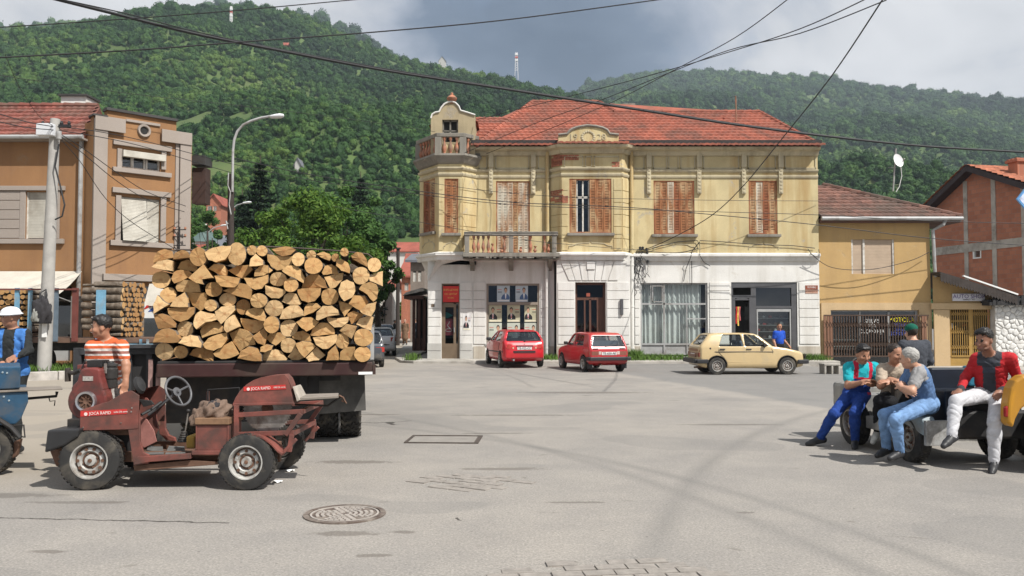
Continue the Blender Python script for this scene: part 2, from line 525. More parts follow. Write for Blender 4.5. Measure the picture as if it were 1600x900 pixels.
slab('pavement',[(-3.75,31.7),(10.2,31.5),(12.4,31.5),(12.4,33.6),(-4.2,33.6),(-4.6,60),(-7.6,60),(-4.9,35),(-4.3,32.2)],-0.3,0.10,M_conc,'pale worn concrete pavement along the old building')
slab('shop_apron',[(12.42,31.2),(24,31.2),(24,33.8),(12.42,33.8)],-0.6,-0.2,M_conc,'low concrete apron in front of the motor shop')
slab('roadside_pavement',[(5.95,9.0),(20,7.5),(20,27),(9.2,17.5),(6.35,11.2)],-0.2,0.11,M_conc,'grey pavement at the edge of the street')
KA,KB = Vector((-14.6,21.6)),Vector((-11.3,24.2))
slab('verge',[(-19,19.6),(-14.55,21.65),(-11.35,24.25),(-11.6,26.6),(-25,27)],-0.2,0.17,M_soil)
kerb = tag(bpy.data.objects.new('kerb',None),'pale kerb along the grass verge below the concrete pole',None,None,'structure')
link(kerb)
for A,B,n in ((Vector((-19,19.45)),KA,5),(KA,KB,5)):
 d = (B - A) / n
 nn = Vector((d.y,-d.x)).normalized() * 0.16
 for i in range(n):
  a,b2 = A + d * (i + 0.01),A + d * (i + 0.99)
  MB().hexa([(a.x,a.y,-0.1),(a.x + nn.x,a.y + nn.y,-0.1),(b2.x + nn.x,b2.y + nn.y,-0.1),(b2.x,b2.y,-0.1),
     (a.x,a.y,0.24),(a.x + nn.x,a.y + nn.y,0.235),(b2.x + nn.x,b2.y + nn.y,0.235),(b2.x,b2.y,0.24)]).build('kerb_stone',M_kerb,kerb,bevel=0.02)
pts = []
for _ in range(9000):
 x,y = random.uniform(-18.5,-11.4),random.uniform(20,26.2)
 if y > 21.75 + (x + 14.55) * (0.81 if x > -14.55 else 0.46):
  pts.append((x,y,0.165,1.0))
blades('verge_grass',pts,0.22,M_grass,'green grass growing on the verge by the pole',0.014)
pts = []
for _ in range(5200):
 x = random.choice((random.gauss(5.0,1.2),random.gauss(11.6,0.8),random.gauss(4.6,0.5),random.uniform(1.2,6.8)))
 y = 33.25 - abs(random.gauss(0,0.55))
 if 1.3 < x < 12.3 and not (x > 8 and x < 10.4) and y > 31.6:
  pts.append((x,y,0.1,1.5 if abs(x - 4.75) < 0.35 and y > 32.5 else 0.9))
blades('wall_grass',pts,0.24,M_grass,'weeds and grass along the foot of the old building')
pts = [(random.gauss(-3.9,0.12),31.9 + random.uniform(0,1.2),0.1,1.0) for _ in range(250)] + [(1.3 + random.gauss(0,0.3),32.6 + random.uniform(0,0.5),0.1,0.8) for _ in range(250)]
blades('corner_weeds',pts,0.26,M_grass,'weeds at the corner and the downpipe of the old building')
pts = [(random.uniform(6.2,9),random.uniform(11.3,12.2),0.11,1.0) for _ in range(1800)]
blades('pavement_grass',pts,0.15,M_grass,'grass strip on the pavement behind the yellow mudguard')
M_paver = M('paving_block',(0.262,0.242,0.217),0.88,var=0.22,vs=14,bump=0.4,bs=60,island=0.2)
def paving(name,label,cx,cy,rx,ry,rot,bw,bd,hide):
 root = link(bpy.data.objects.new(name,None))
 root.location = (cx,cy,0)
 tag(root,label,None,None,'structure')
 base = [MB().box(-bw / 2 + 0.006,bw / 2 - 0.006,-bd / 2 + 0.005,bd / 2 - 0.005,-0.03,0.0).mesh('paver',M_paver) for _ in range(1)][0]
 k = 0
 for j in range(-9,10):
  for i in range(-9,10):
   x,y = (i + (0.5 if j % 2 else 0)) * bw,j * bd
   X,Y = x * math.cos(rot) - y * math.sin(rot),x * math.sin(rot) + y * math.cos(rot)
   q = (X / rx) ** 2 + (Y / ry) ** 2
   if q > 1.0 + 0.25 * math.sin(i * 2.3 + j) or random.random() < hide:
    continue
   o = link(bpy.data.objects.new('paver',base),root)
   o.location = (X,Y,0.006 + random.uniform(0,0.005))
   o.rotation_euler = (random.gauss(0,0.012),random.gauss(0,0.012),rot + random.gauss(0,0.012))
   k += 1
paving('block_paving','worn block paving showing through the asphalt in front',0.83,5.05,0.93,0.72,0.12,0.21,0.115,0.0)
paving('sunken_paving','sunken blocks showing through cracked asphalt mid street',-0.42,8.55,0.60,0.42,-0.5,0.24,0.125,0.22)
# ================================================================ hills
def prof(pts):
 xs,ys = zip(*pts)
 return lambda x: float(np.interp(x,xs,ys))
def fbm(x,y,seed=0.0):
 s = 0.0
 a = 1.0
 f = 1.0
 for k in range(5):
  s += a * math.sin(x * f * 1.7 + seed + 2.3 * math.sin(y * f * 1.1 + k * 1.7 + seed)) * math.cos(y * f * 1.3 - seed * 1.3 + 1.9 * math.sin(x * f * 0.9 + k))
  a *= 0.5
  f *= 2.05
 return s
M_hill = M('meadow_slope',(0.062,0.10,0.026),0.95,var=0.4,vs=0.05,dirt=(0.095,0.12,0.038),damt=0.3,ds=0.012)
HILLS = []
def hill(name,label,crest_y,base_y,ridge,x0,x1,gully,pw,seed):
 """ridge: list of (px, py) of the skyline as it stands at depth crest_y"""
 rp = prof([((a - 800) * crest_y / FPX,EYE + (HOR - b) * crest_y / FPX) for a,b in ridge])
 def h(x,y):
  t = (y - base_y) / (crest_y - base_y)
  H = rp(x)
  g = gully * fbm(x / crest_y * 5,y / crest_y * 3.5,seed)
  if t <= 1:
   t = max(0.0,t)
   w = t ** pw
   return -1.2 + (H + 1) * w + g * math.sin(math.pi * min(1,t)) * 0.9
  return -1.2 + (H + 1) * math.exp(-((t - 1) * 2.2) ** 2)
 nx,ny = 110,60
 mb = MB()
 ymax = crest_y + (crest_y - base_y) * 0.5
 mb.grid(lambda u,v: (x0 + (x1 - x0) * u,base_y + (ymax - base_y) * v,h(x0 + (x1 - x0) * u,base_y + (ymax - base_y) * v)),nx,ny)
 o = mb.build(name,M_hill,smooth=80,fix=False,kind='structure',label=label)
 HILLS.append((h,crest_y,base_y,x0,x1))
 return h
h_main = hill('wooded_hill','steep wooded hill rising behind the town',640,150,
  [(-700,330),(-300,240),(-100,182),(0,150),(100,112),(200,68),(300,26),(350,9),(400,8),(440,14),(500,35),(560,68),(620,93),(680,107),(740,125),(800,134),(850,144),(900,154),(950,168),(1000,182),(1100,230),(1300,330),(1700,460)],-760,330,16,0.92,1.0)
h_back = hill('rear_ridge','dark wooded ridge behind the hill, upper left',1150,640,
  [(-700,120),(-300,75),(0,44),(100,35),(200,22),(330,10),(500,25),(700,130),(900,300)],-1500,150,12,0.8,4.0)
h_far = hill('far_hill','long hazy wooded hill beyond the right houses',1500,330,
  [(700,300),(820,200),(880,158),(920,132),(980,119),(1040,111),(1130,114),(1250,128),(1400,142),(1600,162),(1800,190),(2200,260),(2600,330)],-120,2000,34,1.0,2.4)
def leafmat(name,stops,scale=0.012,trans=0.25,loc=True):
 m = bpy.data.materials.new(name)
 m.use_nodes = True
 nt = m.node_tree
 b = nt.nodes['Principled BSDF']
 oi = nd(nt,'ShaderNodeObjectInfo')
 n1 = noise(nt,oi.outputs['Location'],scale,3,0.5) if loc else 0.5  # broad noise by location: tree variety plus sunlit patches painted into leaf colour
 pos = nd(nt,'ShaderNodeNewGeometry')
 f = mth(nt,'ADD',mth(nt,'MULTIPLY',oi.outputs['Random'],0.45),mth(nt,'MULTIPLY',mth(nt,'SUBTRACT',n1,0.33),1.6)) if loc else mth(nt,'ADD',mth(nt,'MULTIPLY',pos.outputs['Random Per Island'],0.7),0.15)
 f = mth(nt,'ADD',f,mth(nt,'MULTIPLY',mth(nt,'SUBTRACT',noise(nt,pos.outputs['Position'],0.5 if loc else 3.0,3,0.6),0.5),0.5))
 c = ramp(nt,f,stops)
 nt.links.new(c,b.inputs['Base Color'])
 b.inputs['Roughness'].default_value = 0.65
 b.inputs['Specular IOR Level'].default_value = 0.2
 tr = nd(nt,'ShaderNodeBsdfTranslucent',{0: c})
 mx = nd(nt,'ShaderNodeMixShader',{0: trans,1: b.outputs[0],2: tr.outputs[0]})
 nt.links.new(mx.outputs[0],nt.nodes['Material Output'].inputs[0])
 return m
M_for = leafmat('forest_leaves',[(0.1,(0.010,0.030,0.008)),(0.4,(0.019,0.054,0.012)),(0.65,(0.036,0.088,0.017)),(0.95,(0.10,0.165,0.03))],0.006,0.18)
def crown_mesh(name,seed,mat,faces_leaf=260,conifer=False):
 rg = np.random.default_rng(seed)
 bm = bmesh.new()
 bmesh.ops.create_icosphere(bm,subdivisions=3,radius=1)
 ph = rg.uniform(0,6.28,6)
 V = np.array([v.co[:] for v in bm.verts])
 F = np.array([[v.index for v in f.verts] for f in bm.faces])
 bm.free()
 lump = rg.normal(size=(9,3)); lump /= np.linalg.norm(lump,axis=1)[:,None]
 d = np.max(V @ lump.T,axis=1)
 r = 0.62 + 0.38 * np.clip((d - 0.55) / 0.45,0,1) + rg.normal(0,0.045,len(V))
 V = V * r[:,None]
 V[:,2] = V[:,2] * 0.95 + 0.75
 core = V * np.array([0.93,0.93,0.95])
 n = faces_leaf
 k = rg.integers(0,len(V),n)
 c = V[k] * rg.uniform(0.9,1.07,(n,1))
 a = rg.normal(size=(n,3)); a /= np.linalg.norm(a,axis=1)[:,None]
 b = np.cross(a,rg.normal(size=(n,3))); b /= np.linalg.norm(b,axis=1)[:,None]
 s = rg.uniform(0.08,0.17,(n,1))
 T = np.stack([c - a * s,c + b * s * 0.9,c + a * s],1).reshape(-1,3)
 VV = np.concatenate([core,T])
 FF = np.concatenate([F,np.arange(n * 3).reshape(-1,3) + len(core)])
 return np_mesh(name,VV,FF,mat,smooth=False)
treecol = bpy.data.collections.new('forest_kinds')
for i in range(5):
 treecol.objects.link(bpy.data.objects.new('crown',crown_mesh('crown',30 + i,M_for)))
def gn_scatter(name):
 g = bpy.data.node_groups.new(name,'GeometryNodeTree')
 g.interface.new_socket('Geometry',in_out='INPUT',socket_type='NodeSocketGeometry')
 g.interface.new_socket('Geometry',in_out='OUTPUT',socket_type='NodeSocketGeometry')
 gi = g.nodes.new('NodeGroupInput'); go = g.nodes.new('NodeGroupOutput')
 ci = g.nodes.new('GeometryNodeCollectionInfo')
 ci.inputs['Collection'].default_value = treecol
 ci.inputs['Separate Children'].default_value = True
 ci.inputs['Reset Children'].default_value = True
 ip = g.nodes.new('GeometryNodeInstanceOnPoints')
 ip.inputs['Pick Instance'].default_value = True
 na = g.nodes.new('GeometryNodeInputNamedAttribute'); na.data_type = 'FLOAT_VECTOR'; na.inputs['Name'].default_value = 'sc'
 rv = g.nodes.new('FunctionNodeRandomValue'); rv.data_type = 'FLOAT_VECTOR'
 rv.inputs[0].default_value = (0,0,0); rv.inputs[1].default_value = (0.25,0.25,6.28)
 ri = g.nodes.new('FunctionNodeRandomValue'); ri.data_type = 'INT'
 ri.inputs[4].default_value = 0; ri.inputs[5].default_value = 4
 L = g.links.new
 L(gi.outputs[0],ip.inputs['Points']); L(ci.outputs[0],ip.inputs['Instance'])
 L(na.outputs[0],ip.inputs['Scale']); L(rv.outputs[0],ip.inputs['Rotation']); L(ri.outputs[2],ip.inputs['Instance Index'])
 L(ip.outputs[0],go.inputs[0])
 return g
SCATTER = gn_scatter('scatter_trees')
def forest(name,label,h,x0,x1,y0,y1,step,size,keep):
 pts,sc = [],[]
 y = y0
 while y < y1:
  st = step * (0.65 + 0.7 * (y - y0) / (y1 - y0))
  x = x0
  while x < x1:
   X,Y = x + random.uniform(-0.5,0.5) * st,y + random.uniform(-0.5,0.5) * st
   x += st
   if abs(X / Y) > 0.75 or not keep(X,Y):
    continue
   z = h(X,Y)
   if z < -0.5:
    continue
   s = size * (0.65 + 0.7 * (y - y0) / (y1 - y0)) * (random.uniform(0.55,1.1) if random.random() < .9 else random.uniform(1.2,1.7))
   pts.append((X,Y,z - 0.25 * s))
   sc.append((s * random.uniform(0.85,1.15),s * random.uniform(0.85,1.15),s * random.uniform(0.8,1.3)))
  y += st * 0.9
 me = bpy.data.meshes.new(name)
 me.from_pydata(pts,[],[])
 at = me.attributes.new('sc','FLOAT_VECTOR','POINT')
 at.data.foreach_set('vector',np.array(sc,np.float32).ravel())
 o = link(bpy.data.objects.new(name,me))
 tag(o,label,None,None,'stuff')
 md = o.modifiers.new('scatter','NODES')
 md.node_group = SCATTER
 return len(pts)
def meadow(X,Y):
 a = fbm(X / 95 + 3.1,Y / 70,0.7)
 z = h_main(X,Y)
 t = (Y - 150) / 490
 if 0.06 < t < 0.36 and a > 0.85: return False
 if t > 0.8 and fbm(X / 40,Y / 40,2.2) > 0.85: return False
 return True
nf = forest('forest','dense green woodland covering the steep hill',h_main,-560,330,155,665,3.7,2.3,meadow)
nf2 = forest('ridge_forest','dark woodland along the ridge at upper left',h_back,-900,60,700,1180,8.5,5.4,lambda X,Y: True)
nf3 = forest('far_forest','hazy woodland covering the long far hill',h_far,-60,1150,345,1530,8.0,4.8,lambda X,Y: not (fbm(X / 130 + 1.3,Y / 110,1.9) > 1.15))
print('forest',nf,nf2,nf3)
# ================================================================ building kit
def plaster(name,col,stain,patch,amt=0.5):
 if name in MATS: return MATS[name]
 m = bpy.data.materials.new(name)
 m.use_nodes = True
 nt = m.node_tree
 b = nt.nodes['Principled BSDF']
 p = nd(nt,'ShaderNodeNewGeometry').outputs['Position']
 n1 = noise(nt,p,0.7,6,0.62,0.3)
 n2 = noise(nt,vmul(nt,p,(2.2,2.2,0.2)),1.0,6,0.6)
 n3 = noise(nt,vadd(nt,p,(4,1,9)),1.6,7,0.7,0.5)
 n4 = noise(nt,p,30,4,0.6)
 c = mixc(nt,rng(nt,n1,0.3,0.7),tuple(x * (1 - .28 * amt) for x in col),tuple(min(1,x * (1 + .1 * amt)) for x in col))
 c = mixc(nt,rng(nt,n2,0.47,0.70,0,amt),c,stain)
 c = mixc(nt,rng(nt,n3,0.60,0.68,0,amt),c,patch)
 c = mixc(nt,0.3,c,ramp(nt,n4,[(0.3,(0.8,0.8,0.8)),(0.7,(1.12,1.12,1.12))]),'MULTIPLY')
 nt.links.new(c,b.inputs['Base Color'])
 b.inputs['Roughness'].default_value = 0.9
 b.inputs['Specular IOR Level'].default_value = 0.2
 hh = mth(nt,'ADD',mth(nt,'MULTIPLY',n4,0.35),mth(nt,'MULTIPLY',rng(nt,n3,0.64,0.68),-0.6))
 bn = nd(nt,'ShaderNodeBump',{'Strength': 0.4,'Distance': 0.02,'Height': hh})
 nt.links.new(bn.outputs[0],b.inputs['Normal'])
 MATS[name] = m
 return m
M_yel = plaster('yellow_plaster',(0.60,0.50,0.285),(0.40,0.265,0.11),(0.40,0.365,0.30),0.85)
M_cream = plaster('cream_moulding',(0.54,0.475,0.325),(0.27,0.225,0.155),(0.36,0.32,0.26),0.8)
M_white = plaster('white_plaster',(0.74,0.725,0.685),(0.43,0.395,0.335),(0.52,0.475,0.40),0.5)
M_stone = plaster('grey_stone',(0.50,0.49,0.46),(0.34,0.32,0.28),(0.42,0.38,0.3),0.5)
M_worn = plaster('weathered_cement',(0.27,0.25,0.215),(0.13,0.12,0.10),(0.46,0.41,0.33),0.8)
M_tile = M('red_roof_tile',(0.30,0.092,0.057),0.8,var=0.22,vs=1.5,island=0.16,dirt=(0.15,0.07,0.05),damt=0.35,ds=0.8)
M_tile_old = M('brown_roof_tile',(0.17,0.09,0.07),0.85,var=0.3,vs=1.2,island=0.35,dirt=(0.10,0.075,0.06),damt=0.4,ds=0.6)
M_tile_left = M('weathered_red_tile',(0.20,0.065,0.048),0.8,var=0.25,vs=1.5,island=0.3,dirt=(0.14,0.08,0.06),damt=0.35,ds=0.8)
M_rust = M('rusted_shutter',(0.30,0.125,0.052),0.8,var=0.3,vs=6,dirt=(0.5,0.36,0.2),damt=0.32,ds=3.0,stretch=(1,1,0.35))
M_rust2 = M('rusted_shutter_dark',(0.25,0.085,0.035),0.8,var=0.3,vs=6,dirt=(0.42,0.26,0.13),damt=0.25,ds=3.0,stretch=(1,1,0.35))
M_pale = M('flaking_pale_shutter',(0.55,0.50,0.40),0.8,var=0.2,vs=6,dirt=(0.36,0.16,0.06),damt=0.38,ds=2.6,stretch=(1,1,0.3))
M_dark = M('dark_interior',(0.025,0.024,0.023),0.9,var=0.2)  # near-black tone painted in for the dark of unlit interiors
M_gutter = M('dark_gutter',(0.045,0.042,0.04),0.6,var=0.3,vs=2)
M_brick = M('bare_brick',(0.33,0.13,0.08),0.9,var=0.25,vs=9,bump=0.4,bs=30,island=0.25)
M_glass = glassmat('window_glass',(0.5,0.55,0.55),0.10)
M_clear = glassmat('clear_glass',(0.8,0.85,0.84),0.06)
M_terra = M('terracotta',(0.40,0.165,0.095),0.85,var=0.3,vs=8,dirt=(0.2,0.14,0.1),damt=0.4,ds=3)
M_wframe = M('white_window_frame',(0.62,0.60,0.55),0.6,var=0.15,vs=5,dirt=(0.35,0.3,0.24),damt=0.3,ds=5)
M_brownf = M('brown_aluminium',(0.16,0.115,0.075),0.5,var=0.15,vs=3)
M_greyf = M('grey_metal_frame',(0.36,0.36,0.355),0.5,var=0.12,vs=3,dirt=(0.2,0.18,0.16),damt=0.25)
M_dgrey = M('dark_grey_frame',(0.085,0.085,0.09),0.55,var=0.15,vs=3)
M_curtain = M('white_curtain',(0.62,0.62,0.60),0.9,var=0.08,vs=4)
M_cable = M('black_cable',(0.02,0.02,0.021),0.6,var=0.1)
M_doorwood = M('dark_door_wood',(0.10,0.045,0.03),0.6,var=0.3,vs=4,stretch=(4,4,0.6))
def wall_grid(mb,fn,u0,u1,z0,z1,ops,depth,mi=0):
 """a wall face fn(u, z, off) with real openings ops = (u0, u1, z0, z1) and their reveals"""
 us = sorted({u0,u1,*[o[0] for o in ops],*[o[1] for o in ops]})
 zs = sorted({z0,z1,*[o[2] for o in ops],*[o[3] for o in ops]})
 us = [u for u in us if u0 <= u <= u1]; zs = [z for z in zs if z0 <= z <= z1]
 for a,b in zip(us,us[1:]):
  for c,d in zip(zs,zs[1:]):
   um,zm = (a + b) / 2,(c + d) / 2
   if any(o[0] < um < o[1] and o[2] < zm < o[3] for o in ops):
    continue
   mb.quad(fn(a,c,0),fn(b,c,0),fn(b,d,0),fn(a,d,0),mi)
 for a,b,c,d in ops:
  for (ua,za,ub,zb) in ((a,c,b,c),(b,c,b,d),(b,d,a,d),(a,d,a,c)):
   mb.quad(fn(ua,za,0),fn(ub,zb,0),fn(ub,zb,-depth),fn(ua,za,-depth),mi)
 return mb
def fbox(mb,fn,u0,u1,z0,z1,o0,o1,mi=0):
 """a box in wall coordinates, from off o0 to off o1"""
 return mb.hexa([fn(u0,z0,o0),fn(u1,z0,o0),fn(u1,z0,o1),fn(u0,z0,o1),fn(u0,z1,o0),fn(u1,z1,o0),fn(u1,z1,o1),fn(u0,z1,o1)],mi)
def offset_path(path,d):
 """offset a plan polyline towards the camera side by d with mitred corners"""
 out = []
 n = len(path)
 nrm = []
 for a,b in zip(path,path[1:]):
  t = (Vector(b) - Vector(a)).normalized()
  nrm.append(Vector((t.y,-t.x)))
 for i in range(n):
  if i == 0: v = nrm[0] * d
  elif i == n - 1: v = nrm[-1] * d
  else:
   m = (nrm[i - 1] + nrm[i]).normalized()
   v = m * d / max(0.3,m.dot(nrm[i]))
  out.append(Vector(path[i]) + v)
 return out
def moulding(mb,path,prof,mi=0):
 """sweep a profile of (proud, z) points along a plan path"""
 rings = [offset_path(path,pr) for pr,z in prof]
 n,m = len(path),len(prof)
 vs = [(rings[k][i].x,rings[k][i].y,prof[k][1]) for i in range(n) for k in range(m)]
 fs = [(i * m + k,(i + 1) * m + k,(i + 1) * m + (k + 1) % m,i * m + (k + 1) % m) for i in range(n - 1) for k in range(m)]
 fs += [tuple(range(m)),tuple((n - 1) * m + k for k in range(m - 1,-1,-1))]
 return mb.add(vs,fs,mi)
def shutter(parent,T,fn,u0,u1,z0,z1,off,mat,name='shutter'):
 """one louvred shutter leaf: stiles, rails and tilted slats"""
 mb = MB(T)
 w = min(0.07,(u1 - u0) * 0.2)
 fbox(mb,fn,u0,u0 + w,z0,z1,off - 0.03,off)
 fbox(mb,fn,u1 - w,u1,z0,z1,off - 0.03,off)
 zc = z0 + (z1 - z0) * 0.42
 for a,b in ((z0,z0 + 0.09),(zc,zc + 0.06),(z1 - 0.08,z1)):
  fbox(mb,fn,u0 + w,u1 - w,a,b,off - 0.03,off - 0.003)
 for a,b in ((z0 + 0.09,zc),(zc + 0.06,z1 - 0.08)):
  n = max(3,int((b - a) / 0.062))
  for i in range(n):
   z = a + (b - a) * (i + 0.5) / n
   mb.hexa([fn(u0 + w,z - 0.028,off - 0.005),fn(u1 - w,z - 0.028,off - 0.005),fn(u1 - w,z + 0.018,off - 0.034),fn(u0 + w,z + 0.018,off - 0.034),
      fn(u0 + w,z - 0.018,off - 0.003),fn(u1 - w,z - 0.018,off - 0.003),fn(u1 - w,z + 0.028,off - 0.032),fn(u0 + w,z + 0.028,off - 0.032)])
 return mb.build(name,mat,parent)
def tile_rows(mb,y0,y1,xl,xr,zf,row=0.36,tw=0.23,lift=0.075,mp=None):
 """courses of curved tiles on a slope that rises with y; mp maps (x, y, z) to the scene"""
 mp = mp or (lambda x,y,z: (x,y,z))
 n = max(1,int(round((y1 - y0) / row)))
 for j in range(n):
  ya,yb = y0 + (y1 - y0) * j / n,y0 + (y1 - y0) * (j + 1) / n + 0.03
  yb = min(yb,y1)
  xa,xb = xl((ya + yb) / 2),xr((ya + yb) / 2)
  k = max(1,int(round((xb - xa) / tw)))
  for i in range(k):
   a,b = xa + (xb - xa) * i / k,xa + (xb - xa) * (i + 1) / k
   jl = random.uniform(-0.008,0.012)
   prof = [(a,0.012),(a + (b - a) * 0.3,0.0),(a + (b - a) * 0.62,0.028),(b,0.014)]
   top = [mp(x,ya + jl,zf(ya) + lift + h + jl) for x,h in prof] + [mp(x,yb,zf(yb) + 0.008 + h) for x,h in prof]
   bot = [mp(x,ya + jl,zf(ya) + h) for x,h in prof]
   vs = top + bot
   fs = [(q,q + 1,q + 5,q + 4) for q in range(3)] + [(8 + q,9 + q,q + 1,q) for q in range(3)]
   mb.add(vs,fs)
 return mb
# ================================================================ the old yellow corner building
YF = 33.5
BL = Vector((4.4,YF,0))
bld = thing('corner_building','crumbling two-storey yellow and white corner building with red tiled roof','building',BL)
TB = Matrix.Translation(-BL)
fx = lambda px: PX(px,YF)
fz = lambda py: PZ(py,YF)
ff = lambda u,z,o=0.0: (u,YF - o,z)            # main facade plane
Yb = YF - 0.5
fb = lambda u,z,o=0.0: (u,Yb - o,z)            # plane of the projecting bay
bx_ = lambda px: PX(px,Yb)
bz_ = lambda py: PZ(py,Yb)
ZC,ZE = fz(400),fz(236)
pD,pC,pB,pA = Vector((PX(655,34.3),34.3)),Vector((PX(685,YF - .6),YF - .6)),Vector((PX(722,YF - .6),YF - .6)),Vector((fx(744),YF))
q0,q1,q2,q3 = Vector((fx(860),YF)),Vector((bx_(878),Yb)),Vector((bx_(973),Yb)),Vector((fx(985),YF))
XR = fx(1281)
pStreet = Vector((pD.x - 0.15,44.0))
up_path = [pStreet,pD,pC,pB,pA,q0,q1,q2,q3,Vector((XR,YF)),Vector((XR,44.0))]
def seg_wall(A,B):
 w = Wall(A,B)
 return w,(lambda u,z,o=0.0: w.pt(u,z,o))
mb = MB(TB)
shut = []
for A,B,ops in ((pStreet,pD,[]),(pD,pC,[(661,679,281,363)]),(pC,pB,[(694,716,279,364)]),(pB,pA,[]),(pA,q0,[(775,828,283,396)]),(q0,q1,[]),
     (q1,q2,[(890,956,279,364)]),(q2,q3,[]),(q3,Vector((XR,YF)),[(1022,1086,282,366),(1171,1216,282,366)]),(Vector((XR,YF)),Vector((XR,44)),[])):
 w,fn = seg_wall(A,B)
 if A is pStreet: w.n = Vector((-1,0))
 if B.y == 44 and A.x == XR: w.n = Vector((1,0))
 L = (B - A).length
 oo = [(w.u(a),w.u(b),w.z((a + b) / 2,d),w.z((a + b) / 2,c)) for a,b,c,d in ops]
 wall_grid(mb,fn,0,L,ZC - 0.1,ZE + 0.15,oo,0.28)
 shut += [(fn,o) for o in oo]
mb.quad((pStreet.x,44,ZC - .1),(XR,44,ZC - .1),(XR,44,ZE + .15),(pStreet.x,44,ZE + .15))
mb.build('upper_wall',M_yel,bld,fix=False)
mb = MB(TB)   # near-black box standing in for the unlit rooms behind the panes
mb.box(pD.x + .4,XR - .3,YF + .45,43.5,0.1,ZE)
mb.build('unlit_room_box',M_dark,bld)
gw = MB(TB)
DOORA,WINB = (690,718,443,561),(760,843,443,537)
WIND,SHOP = (1001,1106,442,557),(1143,1246,441,557)
xl = fx(668)
rect = lambda o: (fx(o[0]),fx(o[1]),fz(o[3]),fz(o[2]))
wall_grid(gw,ff,xl,fx(866),0.0,ZC,[rect(DOORA),rect(WINB)],0.22)
wall_grid(gw,ff,fx(984),XR,0.0,ZC,[rect(WIND),rect(SHOP)],0.22)
CDOOR = (bx_(899),bx_(947),bz_(563),bz_(441))
wall_grid(gw,fb,bx_(870),bx_(985),0.0,ZC,[CDOOR],0.35)
for X in (bx_(870),bx_(985)):
 gw.quad((X,Yb,0),(X,YF + .01,0),(X,YF + .01,ZC),(X,Yb,ZC))
gw.quad((xl,YF,0),(xl,44,0),(xl,44,ZC),(xl,YF,ZC))
gw.quad((XR,YF,0),(XR,44,0),(XR,44,ZC),(XR,YF,ZC))
gw.quad((xl,44,0),(XR,44,0),(XR,44,ZC),(xl,44,ZC))
gw.build('ground_floor_wall',M_white,bld,fix=False)
mb = MB(TB)
o1 = [Vector((xl,YF + 1.2)),Vector((xl,YF)),Vector((fx(690),YF)),Vector((fx(744),YF))]
o2 = [pD,pC,pB,pA]
zz = fz(440)
vs = [(p.x,p.y,zz if k < 2 else ZC - .35) for k,p in enumerate(o1)] + [(p.x,p.y,ZC - 0.02) for p in o2]
mb.add(vs,[(i,i + 1,i + 5,i + 4) for i in range(3)])
mb.build('corner_corbel',M_white,bld)
blk = 0
for a,b,fn,X,Z,y0 in ((669,689,ff,fx,fz,441),(719,737.5,ff,fx,fz,441),(740,758.5,ff,fx,fz,441),(845,853,ff,fx,fz,441),(872,897.5,fb,bx_,bz_,441),(948.5,983,fb,bx_,bz_,441),(992,999,ff,fx,fz,441),(1109,1140.5,ff,fx,fz,441),(1249,1280,ff,fx,fz,441)):
 n = 7
 for i in range(n):
  t0,t1 = y0 + i * 13.9,y0 + (i + 1) * 13.9 - 0.9
  mb = MB(TB)
  fbox(mb,fn,X(a),X(b),Z(t1),Z(t0),0.0,0.03)
  mb.build('stone_block',M_white,bld,bevel=0.008)
for a,b in ((668,689.5),(719,738)):
 for i in range(2):
  mb = MB(TB)
  fbox(mb,ff,fx(a),fx(b),fz(560.5 - i * 12.3) + 0.01 * i,fz(548.5 - i * 12.3),0,0.05)
  mb.build('plinth_stone',M_stone,bld,bevel=0.008)
M_plinth = plaster('stained_plinth',(0.55,0.50,0.42),(0.3,0.25,0.19),(0.46,0.36,0.25),0.9)
for a,b in ((740,758),(844,865),(986,1000),(1107,1141),(1247,1281)):
 fbox(MB(TB),ff,fx(a),fx(b),0,fz(541),0,0.035).build('plinth',M_plinth,bld)
for a,b in ((869.5,898),(948,985.5)):
 fbox(MB(TB),fb,bx_(a),bx_(b),0,bz_(541),0,0.035).build('plinth',M_plinth,bld)
mb = MB(TB)
for k,(xa,xb) in enumerate(((876,889),(890,903),(905,917),(918,930),(932,944),(946,959),(961,982))):
 cx = 923
 p = [(bx_(cx + (xa - cx) * 0.72),bz_(438)),(bx_(cx + (xb - cx) * 0.72),bz_(438)),(bx_(xb),bz_(408)),(bx_(xa),bz_(408))]
 m2 = MB(TB).prism(p,lambda u,v,w: (u,Yb - w,v),0,0.03)
 m2.build('voussoir',M_white,bld,bevel=0.006)
fbox(mb,fb,bx_(917),bx_(930),bz_(421),bz_(409),0.03,0.07)
mb.build('keystone',M_white,bld,bevel=0.01)
mb = MB(TB)
moulding(mb,up_path[1:-1],[(0,ZC - .22),(.09,ZC - .2),(.12,ZC - .06),(.2,ZC - .02),(.2,ZC + .06),(.05,ZC + .12),(0,ZC + .12)])
mb.build('string_course',M_white,bld)
for z,pr in ((fz(268),.09),(fz(277),.055)):
 mb = MB(TB)
 moulding(mb,up_path[1:-1],[(0,z - .05),(pr * .6,z - .04),(pr,z + .02),(pr,z + .07),(0,z + .09)])
 mb.build('moulding',M_cream,bld)
main_path = [Vector((pA.x - .25,YF)),q0,q1,q2,q3,Vector((XR,YF))]
mb = MB(TB)
moulding(mb,main_path,[(0,ZE - .22),(.1,ZE - .2),(.16,ZE - .05),(.36,ZE),(.4,ZE + .1),(0,ZE + .12)])
mb.build('cornice',M_cream,bld)
mb = MB(TB)
GP = [Vector((pA.x - .2,YF)),Vector((XR,YF))]
moulding(mb,GP,[(.3,ZE + .16),(.5,ZE + .18),(.52,ZE + .34),(.3,ZE + .34)])
mb.build('gutter',M_gutter,bld)
mb = MB(TB)
